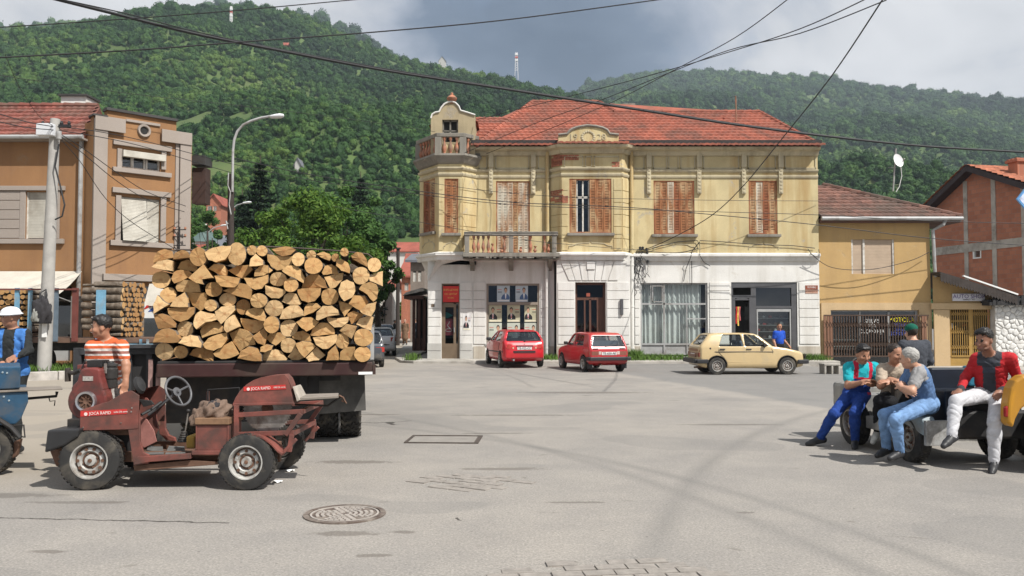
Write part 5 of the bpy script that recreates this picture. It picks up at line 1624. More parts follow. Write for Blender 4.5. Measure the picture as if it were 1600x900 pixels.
# ================================================================ unfinished brick house
def brickmat():
 m = bpy.data.materials.new('hollow_block_brick')
 m.use_nodes = True
 nt = m.node_tree; b = nt.nodes['Principled BSDF']
 v = nd(nt,'ShaderNodeTexCoord').outputs['Object']
 br = nd(nt,'ShaderNodeTexBrick',{'Vector': v,'Color1': (.42,.17,.10),'Color2': (.33,.125,.072),'Mortar': (.27,.16,.12),'Scale': 1.0,'Mortar Size': .012,'Brick Width': .4,'Row Height': .24})
 c = mixc(nt,.35,br.outputs[0],ramp(nt,noise(nt,v,1.2,5),[(.3,(.7,.7,.7)),(.7,(1.25,1.2,1.15))]),'MULTIPLY')
 nt.links.new(c,b.inputs[0]); b.inputs['Roughness'].default_value = .9
 bn = nd(nt,'ShaderNodeBump',{'Strength': .5,'Distance': .02,'Height': mth(nt,'SUBTRACT',1.0,br.outputs[1])})
 nt.links.new(bn.outputs[0],b.inputs['Normal'])
 return m
M_blockbrick = brickmat()
bw = Wall((PX(1463,49),49.0),(PX(1700,39),39.0))
LB = (bw.B - bw.A).length
BO = Vector((bw.A.x,bw.A.y,0))
brick = thing('brick_house','unfinished red brick house with grey concrete frame and steep roof','house',BO,math.atan2(bw.d.y,bw.d.x))
ap_u,ap_z = bw.u(1526),bw.z(1526,268)
le_z = bw.z(1463,322)
re_u = ap_u * 2 + 1.0
TBk = Matrix()
poly = [(0,0),(re_u,0),(re_u,le_z),(ap_u,ap_z),(0,le_z)]
win = (bw.u(1521),bw.u(1534),bw.z(1527,404),bw.z(1527,385))
m_ = MB()
def gw_(pts): return [(u,z,0) for u,z in pts]
m_.add(gw_([(0,0),(win[0],0),(win[0],le_z),(0,le_z)]),[(0,1,2,3)])
m_.add(gw_([(win[1],0),(re_u,0),(re_u,le_z),(win[1],le_z)]),[(0,1,2,3)])
m_.add(gw_([(win[0],0),(win[1],0),(win[1],win[2]),(win[0],win[2])]),[(0,1,2,3)])
m_.add(gw_([(win[0],win[3]),(win[1],win[3]),(win[1],le_z),(win[0],le_z)]),[(0,1,2,3)])
m_.add(gw_([(0,le_z),(re_u,le_z),(ap_u,ap_z)]),[(0,1,2)])
for a,b in (((win[0],win[2]),(win[1],win[2])),((win[1],win[2]),(win[1],win[3])),((win[1],win[3]),(win[0],win[3])),((win[0],win[3]),(win[0],win[2]))):
 m_.quad((a[0],a[1],0),(b[0],b[1],0),(b[0],b[1],-.2),(a[0],a[1],-.2))
m_.quad((0,0,0),(0,le_z,0),(0,le_z,-9),(0,0,-9))
wo_ = m_.build('gable_wall',M_blockbrick,brick,fix=False)
wo_.rotation_euler = (R(90),0,0)
loc = lambda u,z,o=0.0: (u,-o,z)
for px in (1511,1555,1602):
 u_ = bw.u(px)
 ztop = lerp(le_z,ap_z,u_ / ap_u) if u_ < ap_u else lerp(ap_z,le_z,(u_ - ap_u) / (re_u - ap_u))
 q = MB(); fbox(q,loc,u_ - .15,u_ + .15,0,ztop - .1,-.02,.03); q.build('concrete_column',M_conc,brick)
q = MB(); fbox(q,loc,0,re_u,bw.z(1530,392),bw.z(1530,379),-.02,.034); q.build('concrete_beam',M_conc,brick)
frame_bars('small_window',loc,[(win[0],win[0] + .07,win[2],win[3]),(win[1] - .07,win[1],win[2],win[3]),(win[0],win[1],win[2],win[2] + .07),(win[0],win[1],win[3] - .07,win[3])],-.12,.02,M_wpaint,brick,Matrix())
pane('window_pane',loc,win[0],win[1],win[2],win[3],-.08,M_glass,brick,Matrix())
M_barge = M('dark_bargeboard',(.035,.025,.026),.7,var=.2)
for (a,b) in (((-.7,le_z - .55),(ap_u,ap_z)),((ap_u,ap_z),(re_u + .7,le_z - .55))):
 q = MB(); q.prism([a,b,(b[0],b[1] + .32),(a[0],a[1] + .32)],lambda u,v,w: (u,w,v),-.55,.1); q.build('bargeboard',M_barge,brick)
q = MB()
sl_ = (ap_z - le_z + .55) / (ap_u + .7)
M_tile_new = M('orange_roof_tile',(.42,.17,.10),.75,var=.18,vs=2,island=.25)
for sgn,x_e,x_a in ((1,-.75,ap_u),(-1,re_u + .75,ap_u)):
 tile_rows(q,0,abs(x_a - x_e),lambda y: -.6,lambda y: 9.0,lambda y: le_z - .2 + y * (ap_z - le_z + .55) / abs(x_a - x_e),row=.4,tw=.3,mp=lambda x,y,z: (x_e + sgn * y,x,z))
tag(q.build('roof_tiles',M_tile_new,brick,fix=False),kind='stuff')
uc = bw.u(1571)
q = MB(); q.box(uc - .32,uc + .32,.6,1.24,le_z,bw.z(1572,253)); chm = q.build('chimney',M_blockbrick,brick)
q = MB(); q.box(uc - .42,uc + .42,.5,1.34,bw.z(1572,253),bw.z(1572,249)); [q.box(uc - .36 + k * .26,uc - .2 + k * .26,.55,1.3,bw.z(1572,249),bw.z(1572,247)) for k in range(3)]; q.build('chimney_cap',M_brick,chm)
sgp = thing('hanging_sign','blue bordered diamond sign hung high at the right edge of the street','sign',P(1605,311,20))
m_ = MB(); m_.prism([(-.26,0),(0,-.32),(.26,0),(0,.32)],lambda u,v,w: (u,w,v),-.03,.03); m_.build('border',M('sky_blue_enamel',(.13,.33,.62),.35),sgp)
m_ = MB(); m_.prism([(-.21,0),(0,-.26),(.21,0),(0,.26)],lambda u,v,w: (u,w,v),-.034,.034); m_.build('face',M('pale_print',(.55,.6,.75),.4,var=.35,vs=14),sgp)
m_ = MB(); m_.cyl((0,0,.32),(.0,0,.55),.015,n=6); m_.cyl((0,0,.55),(1.2,.5,.55),.02,n=6); m_.build('hanger',M_cable,sgp)
# ================================================================ the log lorry seen from behind
def woodend():
 m = bpy.data.materials.new('cut_wood')
 m.use_nodes = True
 nt = m.node_tree; b = nt.nodes['Principled BSDF']
 v = nd(nt,'ShaderNodeTexCoord').outputs['Object']
 oi = nd(nt,'ShaderNodeObjectInfo').outputs['Random']
 s = nd(nt,'ShaderNodeSeparateXYZ',{0: v})
 r = mth(nt,'SQRT',mth(nt,'ADD',mth(nt,'MULTIPLY',s.outputs[0],s.outputs[0]),mth(nt,'MULTIPLY',s.outputs[2],s.outputs[2])))
 n1 = noise(nt,v,14,4,.6)
 ring = mth(nt,'SINE',mth(nt,'MULTIPLY',mth(nt,'ADD',r,mth(nt,'MULTIPLY',n1,.012)),620.0))
 c = ramp(nt,nd(nt,'ShaderNodeTexWhiteNoise',{'W': mth(nt,'MULTIPLY',oi,77.0)},noise_dimensions='1D').outputs[0],[(0,(.36,.20,.085)),(.25,(.48,.285,.12)),(.6,(.565,.36,.165)),(1,(.65,.455,.245))])
 c = mixc(nt,mth(nt,'MULTIPLY',rng(nt,ring,-1,1),.16),c,(.44,.26,.11))
 pv = vadd(nt,v,nd(nt,'ShaderNodeCombineXYZ',{0: mth(nt,'MULTIPLY',oi,31.0),1: 0.0,2: mth(nt,'MULTIPLY',oi,17.0)}).outputs[0])
 c = mixc(nt,rng(nt,noise(nt,pv,8,5,.6,.6),.53,.74,0,.65),c,(.33,.14,.05))
 c = mixc(nt,rng(nt,r,.03,.005,0,.55),c,(.30,.12,.045))
 ang = mth(nt,'ARCTAN2',s.outputs[2],s.outputs[0])
 ck = mth(nt,'MULTIPLY',mth(nt,'LESS_THAN',mth(nt,'ABSOLUTE',mth(nt,'SINE',mth(nt,'ADD',mth(nt,'MULTIPLY',ang,1.0),mth(nt,'MULTIPLY',oi,20.0)))),.035),mth(nt,'LESS_THAN',r,mth(nt,'ADD',.03,mth(nt,'MULTIPLY',oi,.05))))
 c = mixc(nt,mth(nt,'MULTIPLY',ck,.7),c,(.12,.06,.025))
 c = mixc(nt,.35,c,ramp(nt,noise(nt,vmul(nt,v,(1,1,1)),60,4,.7),[(.25,(.75,.72,.7)),(.75,(1.15,1.15,1.15))]),'MULTIPLY')
 nt.links.new(c,b.inputs[0]); b.inputs['Roughness'].default_value = .85; b.inputs['Specular IOR Level'].default_value = .15
 bn = nd(nt,'ShaderNodeBump',{'Strength': .5,'Distance': .01,'Height': noise(nt,v,45,5,.7)})
 nt.links.new(bn.outputs[0],b.inputs['Normal'])
 return m
M_wood = woodend()
M_bark = M('beech_bark',(.20,.165,.13),.95,var=.35,vs=9,bump=.9,bs=28,dirt=(.09,.065,.045),damt=.45,ds=5,coords='obj')
M_black = M('black_chassis',(.022,.021,.021),.6,var=.3,vs=4,dirt=(.08,.06,.045),damt=.25)
M_rubber = M('tyre_rubber',(.028,.027,.026),.85,var=.25,vs=10,dirt=(.10,.088,.07),damt=.3,ds=5)
M_bedred = M('lorry_bed_red',(.04,.013,.012),.6,var=.25,vs=4,dirt=(.06,.04,.03),damt=.4)
M_mud = M('dusty_mudguard',(.12,.115,.105),.75,var=.2,vs=3,dirt=(.05,.048,.045),damt=.4)
AT = R(11)
TC = Vector((-3.10,10.6,0))
tr_r = Vector((math.cos(AT),math.sin(AT))); tr_f = Vector((-math.sin(AT),math.cos(AT)))
lw = Wall(TC.xy - tr_r * 1.6,TC.xy + tr_r * 1.6)
lorry = thing('log_lorry','old lorry loaded with split firewood seen from behind','lorry',TC,AT)
def tloc(px,py):
 u = lw.u(px) - 1.6
 return u,lw.z(px,py)
zdeck = 1.135
HW = 1.33
q = MB(); q.box(-HW,HW,.02,5.6,zdeck - .1,zdeck); q.build('bed_floor',M_black,lorry,bevel=.01)
q = MB(); q.box(-HW,HW - .02,-.03,.02,zdeck - .20,zdeck - .03); q.build('tail_beam',M_bedred,lorry,bevel=.015)
q = MB(); q.box(HW - .02,HW + .02,-.035,5.6,zdeck - .19,zdeck - .07); q.build('side_rail',M_bedred,lorry)
q = MB(); q.box(HW - .2,HW - .02,-.034,-.028,zdeck - .19,zdeck - .155); q.build('marker_strip',M_wpaint,lorry)
q = MB(); q.box(HW - .05,HW + .0,.02,.06,zdeck,zdeck + .42); q.build('corner_stake',M_greyf,lorry)
q = MB()
for x in (-.42,.42):
 q.box(x - .05,x + .05,.3,7.0,zdeck - .36,zdeck - .1)
for y in (.5,2.4,4.6):
 q.box(-.9,.9,y,y + .1,zdeck - .3,zdeck - .12)
q.build('chassis',M_black,lorry)
q = MB(); q.cyl((-.95,1.15,.52),(.95,1.15,.52),.09,n=10); q.lathe([(.0,-.2),(.17,-.17),(.2,0),(.17,.17),(.0,.2)],12,Matrix.Translation((0,1.15,.52)) @ Matrix.Rotation(R(90),4,'Y')); q.build('rear_axle',M_black,lorry)
q = MB(); q.box(-1.3,.62,.42,.47,.32,zdeck - .2); q.build('under_shade_panel',M_black,lorry)  # black sheet added across the underside to stand for its shade
def big_tyre(x,y,r,w):
 t = link(bpy.data.objects.new('wheel',None),lorry)
 t.location = (x,y,r)
 Ty = Matrix.Rotation(R(90),4,'Y')
 m_ = MB(); m_.lathe([(.28,-w / 2 + .02),(r - .09,-w / 2),(r - .03,-w / 2 + .015),(r - .004,-w / 2 + .05),(r - .004,w / 2 - .05),(r - .03,w / 2 - .015),(r - .09,w / 2),(.28,w / 2 - .02)],32,Ty); m_.build('tyre',M_rubber,t,smooth=40)
 m_ = MB()
 for k in range(30):
  a = 2 * math.pi * k / 30
  for s_ in (-1,1):
   for j in range(3):
    m4 = Matrix.Rotation(a + (.07 if j % 2 else 0) + (.1 if s_ > 0 else 0),4,'X') @ Matrix.Translation((s_ * (.02 + (j + .3) * w / 7),0,r - .012)) @ Matrix.Rotation(s_ * (.6 if j % 2 else -.5),4,'Z')
    m_.box(-w / 17,w / 17,-.036,.036,0,.02,T=m4)
 tag(m_.build('tread',M_rubber,t),kind='stuff')
 m_ = MB(); m_.lathe([(.0,-.04),(.09,-.04),(.1,-.01),(.24,.02),(.28,-w / 2 + .02),(.28,w / 2 - .02),(.2,.04),(0,.04)],20,Ty); m_.build('rim',M_black,t,smooth=40)
RT = .5
for x in (.72,1.04,-.72,-1.04):
 big_tyre(x,1.2,RT,.285)
for x in (.95,-.95):
 big_tyre(x,4.6,RT,.28)
for s_ in (1,-1):
 q = MB(); q.prism([(s_ * .58,zdeck - .22),(s_ * 1.22,zdeck - .22),(s_ * 1.24,.42),(s_ * .56,.38)],lambda u,v,w: (u,w + .12 * (zdeck - v) * .3,v),.54,.57); q.build('mud_flap',M_mud,lorry)
q = MB(); q.prism([(.5,zdeck - .25),(1.7,zdeck - .25),(1.75,.62),(1.68,.60),(1.5,zdeck - .34),(.7,zdeck - .34)],lambda u,v,w: (w,u + .05,v),1.19,1.215); q.build('mudguard',M('tan_dust_panel',(.2,.165,.13),.8,var=.2),lorry)
q = MB(); q.prism([(5.8,.6),(7.6,.6),(7.75,1.2),(7.5,1.55),(7.2,2.3),(5.85,2.32)],lambda u,v,w: (w,u,v),-1.15,1.15); q.build('cab',M('cab_blue_grey',(.1,.13,.17),.5),lorry,bevel=.06)
q = MB(); q.box(-1.3,1.3,5.6,5.68,zdeck,2.3); q.build('headboard',M_black,lorry)
q = MB()
gx0,gx1 = tloc(104,560)[0] + .06,-HW - .02
zg0_,zg1_ = PZ(668,10.0),PZ(552,10.0)
q.box(gx0,gx1,.26,.29,zg0_,zg1_)
q.build('side_gate',M_black,lorry)
q = MB()
q.box(gx0 - .02,gx0 + .07,.18,.3,zg0_ - .02,zg1_ + .05); q.box(gx0 + .06,gx1,.17,.31,zg1_ - .03,zg1_ + .045); q.box(gx0 + .06,gx1,.2,.3,zg0_,zg0_ + .06)
for k in range(5):
 z = lerp(zg0_ + .12,zg1_ - .2,k / 4); q.box(gx0 + .07,gx0 + .32,.2,.26,z,z + .05)
for x in (gx0 + .35,lerp(gx0,gx1,.6),gx1 - .15):
 q.box(x,x + .07,.2,.26,zg0_,zg1_)
q.box(gx0 + .2,gx1,.1,.24,zg1_ + .05,zg1_ + .09)
q.build('gate_frame',M('worn_black_steel',(.04,.04,.042),.5,var=.4,vs=6),lorry)
q = MB()
for px,py0,py1 in ((234,562,622),(246,584,622)):
 x = tloc(px,py0)[0]
 q.box(x - .025,x + .025,.12,.15,lw.z(px,py1),lw.z(px,py0))
q.build('tail_lamp',M('grimy_lamp',(.32,.2,.18),.4,var=.4,vs=8),lorry)
LOGA = [[57,185,60,150,85,110,130,92,180,105,190,150,120,165],[188,160,205,115,250,98,295,112,310,148],('r',370,145,58,60),[420,115,470,85,530,70,590,68,585,110,550,160,490,180,445,165],('r',632,122,62,78),('r',738,97,33,33),('r',808,100,36,36),
[52,215,90,180,150,165,187,175,180,240,135,235],[210,220,235,175,280,160,325,180,345,215,340,243],[430,225,470,192,535,198,560,235,555,270,500,262],[570,235,640,200,715,198,738,228,670,290,610,262],[728,210,735,160,765,125,815,170,820,200],[760,278,765,240,800,205,850,205,850,255,820,272],
('r',97,303,60,58),[175,290,190,250,235,233,290,240,320,262,250,305,195,325],[305,292,405,203,465,290,400,300,410,335,360,325],[485,278,570,280,658,292,645,335,620,355,530,348,500,320],[685,290,765,292,850,270,848,320,810,362,765,370,715,350],
[203,355,220,318,265,305,330,310,365,340,372,385,300,390,215,380],('r',470,370,56,50),[540,380,600,355,660,330,710,340,738,375,730,438,640,415],('r',147,410,53,52),[175,488,210,430,270,393,290,430,297,492],[275,395,420,398,405,500,375,520,320,480],('r',567,440,59,45),('r',793,450,58,50),('r',457,483,43,38),
[60,480,85,415,120,450,165,475,110,510,65,540],[153,505,240,500,335,497,330,540,290,580,240,595,190,575,160,540],('r',675,493,48,52),[490,525,530,495,620,487,622,515,570,570,530,610,500,575],[700,545,720,510,770,497,820,510,840,560,835,592,770,575],[60,550,120,543,170,560,208,610,205,635,90,645,75,600],[343,600,355,550,385,525,480,545,500,580,420,600,365,645,348,625],[550,640,560,590,610,553,655,630,570,670],[657,575,740,585,820,592,815,635,780,668,735,677,690,655,665,610],
('r',268,648,57,54),[378,660,400,620,455,598,510,605,545,640,548,662,460,685,395,708],[580,680,650,650,720,670,750,700,765,755,700,770,655,800,610,745],[752,700,825,643,850,680,835,760,790,745],[55,740,70,690,110,655,165,645,210,665,243,715,235,738,145,742],[242,745,270,705,320,690,370,700,400,745,395,775,310,765],[405,755,440,715,500,690,565,675,568,720,530,775,480,797,430,785],
('r',125,805,67,58),('r',246,810,46,44),[305,830,330,795,390,772,440,785,470,820,468,875,440,875,380,850],[475,820,530,775,595,740,645,825,590,850,530,858,490,840],[655,850,675,800,725,773,780,785,815,830,815,868,720,862]]
LOGB = [[68,88,140,72,190,72,230,92,195,125,140,135,95,115],('r',255,163,43,45),('r',343,130,32,32),[380,125,430,105,470,120,485,150,470,165,415,145],('r',513,147,27,27),('r',576,112,28,28),[625,130,660,108,700,115,732,160,733,208,690,185,635,155],('r',785,197,46,50),[35,125,210,140,205,190,170,220,100,232,60,205,38,170],('r',361,208,60,56),[522,165,560,162,600,185,615,225,612,255,555,238,520,205],[420,250,440,205,485,193,520,215,535,262,480,258,430,265],('r',693,273,57,60),[752,285,790,258,845,243,845,345,800,325,758,310],[-20,215,30,203,70,235,30,260,-15,275],
('r',110,297,60,48),[147,245,180,210,230,208,275,240,298,290,290,325,230,290,170,262],[280,360,295,300,340,268,395,270,435,305,455,358,380,355,300,370],[437,283,500,265,568,255,562,300,515,352,477,358,455,315],('r',205,342,49,47),[540,370,555,325,595,307,640,325,652,380,630,425,578,450,545,405],[683,370,710,335,755,322,800,340,813,385,805,430,780,452,740,405],[27,345,85,358,168,380,160,400,120,432,70,430,30,400],[253,370,330,365,410,365,405,410,370,450,325,460,280,445,258,405],('r',475,420,58,58),[145,455,160,415,195,393,240,405,275,465,265,475,200,475],[610,470,640,415,720,420,745,460,690,515,650,495],[535,450,640,485,580,558,550,510],
('r',88,503,62,53),[130,575,150,515,200,485,255,485,290,525,293,553,215,570],[298,555,302,500,330,465,385,470,412,495,360,530],[385,580,390,530,430,490,490,488,530,515,540,548,460,560,400,585],[688,520,740,475,800,460,792,510,765,558,710,540],[600,540,640,522,715,545,690,575,630,612,610,575],[665,615,690,575,740,560,780,565,765,655,700,632],[460,565,530,575,605,563,600,600,560,632,510,635,470,600],[247,600,290,570,345,568,398,600,370,630,315,662,285,640],('r',75,618,52,55),('r',190,642,59,58),[342,690,360,640,410,607,465,610,505,650,508,685,420,690,380,695],[548,660,590,615,665,630,630,713,590,690],('r',712,707,64,60),
[215,705,245,670,290,662,335,690,347,735,280,730,230,718],[32,710,60,680,130,675,170,705,100,762,60,740],[365,710,440,705,525,690,520,740,470,780,430,783,385,755],('r',565,733,47,50),('r',187,763,52,52),[243,750,290,733,340,740,378,770,305,845,265,800],[0,775,40,755,85,765,75,790,30,808,0,805],[5,850,30,805,90,793,140,810,175,860,165,872,90,875,10,872],[185,845,240,785,298,850,260,868,210,866],[315,850,385,775,445,832,400,865,335,875],[455,865,470,810,520,765,540,820,540,862],[548,860,555,810,590,780,652,775,655,865,600,865],('r',708,823,56,50)]
logs = []
for src,ox in ((LOGA,230),(LOGB,410)):
 for e in src:
  if e[0] == 'r':
   _,cx,cy,rx,ry = e
   wob = random.uniform(0,6)
   pl = [(cx + rx * (1 + .035 * math.sin(3 * t + wob)) * math.cos(t),cy + ry * (1 + .035 * math.sin(2 * t + wob)) * math.sin(t)) for t in [i * 2 * math.pi / 18 for i in range(18)]]
   rd = True
  else:
   pl = list(zip(e[::2],e[1::2])); rd = False
  pl = [(ox + x / 4.5,370 + y / 4.5) for x,y in pl]
  cx,cy = sum(p[0] for p in pl) / len(pl),sum(p[1] for p in pl) / len(pl)
  logs.append([cx,cy,pl,rd])
ordn = ['','first','second','third','fourth','fifth','sixth','seventh','eighth','ninth','tenth','eleventh','twelfth','thirteenth','fourteenth','fifteenth','sixteenth','seventeenth','eighteenth']
rows = {}
for L_ in logs:
 rows.setdefault(min(8,max(0,int((556 - L_[1]) / 18.6))),[]).append(L_)
rl = Matrix.Rotation(AT,4,'Z')
for rk,members in rows.items():
 members.sort(key=lambda e: e[0])
 for i,(cx,cy,pl,rd) in enumerate(members):
  y_off = -random.uniform(-.04,.13)
  sa,sb = random.gauss(0,.16),random.gauss(0,.14)
  u0,z0 = tloc(cx,cy)
  cw = TC + Vector((tr_r.x * u0 + tr_f.x * y_off,tr_r.y * u0 + tr_f.y * y_off,z0))
  base = [((tloc(x,y)[0] - u0) * 1.06,(tloc(x,y)[1] - z0) * 1.07) for x,y in pl]
  pts = []
  n = len(base)
  for k in range(n):
   a,b = base[k],base[(k + 1) % n]
   pts.append(a)
   if not rd:
    L2 = math.hypot(b[0] - a[0],b[1] - a[1])
    if L2 > .05:
     ja = .006
     pts.append(((a[0] + b[0]) / 2 + random.uniform(-ja,ja),(a[1] + b[1]) / 2 + random.uniform(-ja,ja)))
  n = len(pts)
  ln = random.uniform(.95,1.06)
  tw_ = [random.uniform(-.02,.02) for _ in range(2)]
  ring0 = [(x * .985,sa * x + sb * z + random.uniform(-.006,.006),z * .985) for x,z in pts]
  ring1 = [(x * 1.0,.03 + sa * x + sb * z,z * 1.0) for x,z in pts]
  ring2 = [(x * .97 + tw_[0] * .5 + random.uniform(-.008,.008),ln * .5,z * .97 + tw_[1] * .5 + random.uniform(-.008,.008)) for x,z in pts]
  ring3 = [(x * .94 + tw_[0],ln,z * .94 + tw_[1]) for x,z in pts]
  vs = ring0 + ring1 + ring2 + ring3 + [(0,random.uniform(-.012,.004),0),(tw_[0],ln,tw_[1])]
  fs,mi = [],[]
  for k in range(n):
   k2 = (k + 1) % n
   fs.append((4 * n,k2,k)); mi.append(0)
   fs.append((4 * n + 1,3 * n + k,3 * n + k2)); mi.append(0)
   edge = math.hypot(pts[k2][0] - pts[k][0],pts[k2][1] - pts[k][1])
   wood = (not rd) and edge > .055
   for r_ in range(3):
    fs.append((r_ * n + k,r_ * n + k2,(r_ + 1) * n + k2,(r_ + 1) * n + k)); mi.append(0 if (wood or r_ == 0 and rd is None) else 1)
  me = bpy.data.meshes.new('firewood_log')
  me.from_pydata(vs,[],fs)
  me.materials.append(M_wood); me.materials.append(M_bark)
  me.polygons.foreach_set('material_index',mi)
  o = link(bpy.data.objects.new('firewood_log',me))
  o.location = cw
  o.rotation_euler = (0,0,AT + random.uniform(-.02,.02))
  w_px = max(p[0] for p in pl) - min(p[0] for p in pl)
  kind_ = ('thin round' if w_px < 17 else 'thick round' if w_px > 25 else 'round') if rd else ('broad split' if w_px > 32 else 'narrow split' if w_px < 20 else 'split')
  tag(o,'%s log on the near lorry, %s from left in row %s from bottom' % (kind_,ordn[i + 1],('one','two','three','four','five','six','seven','eight','nine')[rk]),'log','firewood logs on the near lorry')
q = MB()
for j in range(9):
 for i in range(17):
  x = -1.22 + i * .152 + (.07 if j % 2 else 0); z = zdeck + .08 + j * .148
  q.cyl((x,1.15,z),(x,2.2,z),.072,n=8)
for i in range(17):
 q.cyl((-1.2 + i * .15,2.25,zdeck + .09 + 8 * .148),(-1.2 + i * .15,5.5,zdeck + .08 + 8 * .148),.075,n=8)
o = q.build('stacked_logs',M_bark); o.location = TC; o.rotation_euler = (0,0,AT)
tag(o,'further logs stacked deeper inside the near lorry',None,None,'stuff')
q = MB()
wp = [(243,394),(280,389),(330,390),(370,387),(410,384),(470,387),(530,391),(575,396),(600,418)]
q.tube([TC + Vector((tr_r.x * tloc(a,b)[0] + tr_f.x * .12,tr_r.y * tloc(a,b)[0] + tr_f.y * .12,tloc(a,b)[1])) for a,b in wp],.012,5)
o = q.build('binding_wire',M('rusty_wire',(.06,.045,.035),.7))
tag(o,'thin rusty wire stretched over the top of the near log load','wire')
# ================================================================ two blue stake lorries parked behind
M_stake = M('pale_blue_stake',(.16,.34,.48),.6,var=.2,vs=5,dirt=(.3,.3,.28),damt=.25)
M_stake2 = M('grey_blue_stake',(.13,.17,.21),.6,var=.2,vs=5)
M_rail = M('rust_red_rail',(.16,.05,.04),.6,var=.2)
YT = 24.0
s2 = thing('stake_lorry','long lorry bed with blue stakes carrying stacked logs behind the pole','lorry',(PX(60,YT),YT,0))
T2 = Matrix.Translation(-s2.location)
zb = PZ(528,YT)
q = MB(T2); q.box(PX(-60,YT),PX(228,YT),YT,YT + 1.7,zb - .14,zb); q.build('bed',M('rusty_bed',(.14,.085,.06),.7,var=.3),s2)
q = MB(T2); q.box(PX(-60,YT),PX(210,YT),YT + .4,YT + 1.8,zb - .38,zb - .141); q.build('chassis',M_black,s2)
for px,m_,w_ in ((27,M_stake,.06),(47.5,M_stake,.05),(88,M_stake2,.06),(118,M_rail,.08),(158,M_stake,.13)):
 q = MB(T2); q.box(PX(px,YT) - w_,PX(px,YT) + w_,YT - .06,YT,zb - .1,PZ(450 if px != 158 else 453,YT)); q.build('stake',m_,s2)
q = MB(T2); q.box(PX(-60,YT),PX(122,YT),YT - .1,YT - .06,PZ(453.5,YT),PZ(451,YT)); q.build('top_rail',M_rail,s2)
q = MB(T2)
for px in (104,112):
 q.box(PX(px,YT) - .1,PX(px,YT) + .1,YT + .4,YT + .45,zb,PZ(462,YT))
q.build('side_board',M('grey_board',(.2,.18,.16),.8,var=.3,stretch=(4,1,1)),s2)
for px in (46,215):
 t = link(bpy.data.objects.new('wheel',None),s2)
 t.location = (PX(px,YT) - s2.location.x,.5,.48)
 Ty = Matrix.Rotation(R(90),4,'X')
 m_ = MB(); m_.lathe([(.25,-.13),(.44,-.13),(.48,-.09),(.48,.09),(.44,.13),(.25,.13)],24,Ty); m_.build('tyre',M_rubber,t,smooth=40)
 m_ = MB(); m_.lathe([(0,-.1),(.1,-.12),(.24,-.06),(.25,.1),(0,.1)],18,Ty); m_.build('rim',M_black,t,smooth=40)
q = MB(T2)
for px in (196,221,232):
 q.box(PX(px,YT) - .03,PX(px,YT) + .03,YT - .05,YT,PZ(548,YT),PZ(530,YT))
q.box(PX(190,YT),PX(240,YT),YT - .06,YT - .01,PZ(540,YT),PZ(537,YT))
q.build('tail_ladder',M_stake,s2)
rg = random.Random(11)
names = ['top','second','third','fourth','fifth','sixth','lowest']
for k,(y0,y1) in enumerate(((443,447),(448.5,458.5),(459.5,471),(472,483),(484.5,495),(496,506),(507,516))):
 zc_,rr = PZ((y0 + y1) / 2,YT),(y1 - y0) / 2 * YT / FPX
 q0_,q1_ = PX(123 + rg.uniform(-1,2),YT),PX(185 + rg.uniform(-1,3),YT)
 o = link(bpy.data.objects.new('barked_log',None)); o.location = (q0_,YT + .2,zc_)
 tag(o,'long barked log on the stake lorry, %s of its pile' % names[k],'log','barked logs along the stake lorry')
 m_ = MB()
 n = 14
 L_ = q1_ - q0_
 jj = [(rg.uniform(-.01,.01),rg.uniform(-.012,.012)) for _ in range(5)]
 m_.tube([(L_ * i / 4,jj[i][0],jj[i][1]) for i in range(5)],[rr * (1 + rg.uniform(-.05,.05)) for _ in range(5)],n,cap=False)
 m_.build('bark',M_bark,o,smooth=50)
 m_ = MB()
 for x,d in ((0,-1),(L_,1)):
  m_.lathe([(rr * .98,0),(0,.004)],n,Matrix.Translation((x,jj[0][0],jj[0][1])) @ Matrix.Rotation(R(90) * d,4,'Y'))
 m_.build('cut_end',M_wood,o)
def end_stack(name,label,A,B,z0,z1,r,depth,seed,hide=lambda u,z: False):
 w = Wall(A,B); L_ = (w.B - w.A).length
 rg_ = random.Random(seed)
 m_ = MB()
 z = z0 + r
 j = 0
 while z < z1:
  u = r * (1 + (j % 2))
  while u < L_ - r * .4:
   rr = r * rg_.uniform(.75,1.15)
   o0 = rg_.uniform(-.06,.04)
   n = rg_.choice((5,6,8,8,9))
   ph = rg_.uniform(0,6)
   sq = rg_.uniform(.65,1.05)
   ring = []
   for k in range(n):
    a = ph + k * 2 * math.pi / n
    ring.append((u + rr * math.cos(a),z + rr * sq * math.sin(a)))
   vs = [w.pt(a,b,o0) for a,b in ring] + [w.pt(a,b,-depth) for a,b in ring]
   m_.add(vs,[tuple(range(n))],0)
   m_.add(vs,[(k,(k + 1) % n,n + (k + 1) % n,n + k) for k in range(n)],1)
   u += r * 1.93
  z += r * 1.72; j += 1
 o = m_.build(name,[M_wood,M_bark])
 return tag(o,label,None,None,'stuff')
end_stack('log_ends','small split log ends stacked on the stake lorry',(PX(187,YT),YT + .15),(PX(222,YT + 1.2),YT + 1.35),zb + .01,PZ(441,YT + .6),.085,.9,4)
q = MB(); q.box(PX(187,YT) - .9,PX(187,YT),YT + .5,YT + 1.6,zb + .01,PZ(446,YT)); o = q.build('inner_logs',M_bark); tag(o,'logs packed inside the stake lorry load',None,None,'stuff')
end_stack('split_log_ends','split log ends stacked on the lorry bed behind the man in white hat',(PX(-60,YT + .2),YT + .2),(PX(46.5,YT + .2),YT + .2),zb + .01,PZ(450,YT),.09,1.0,9)
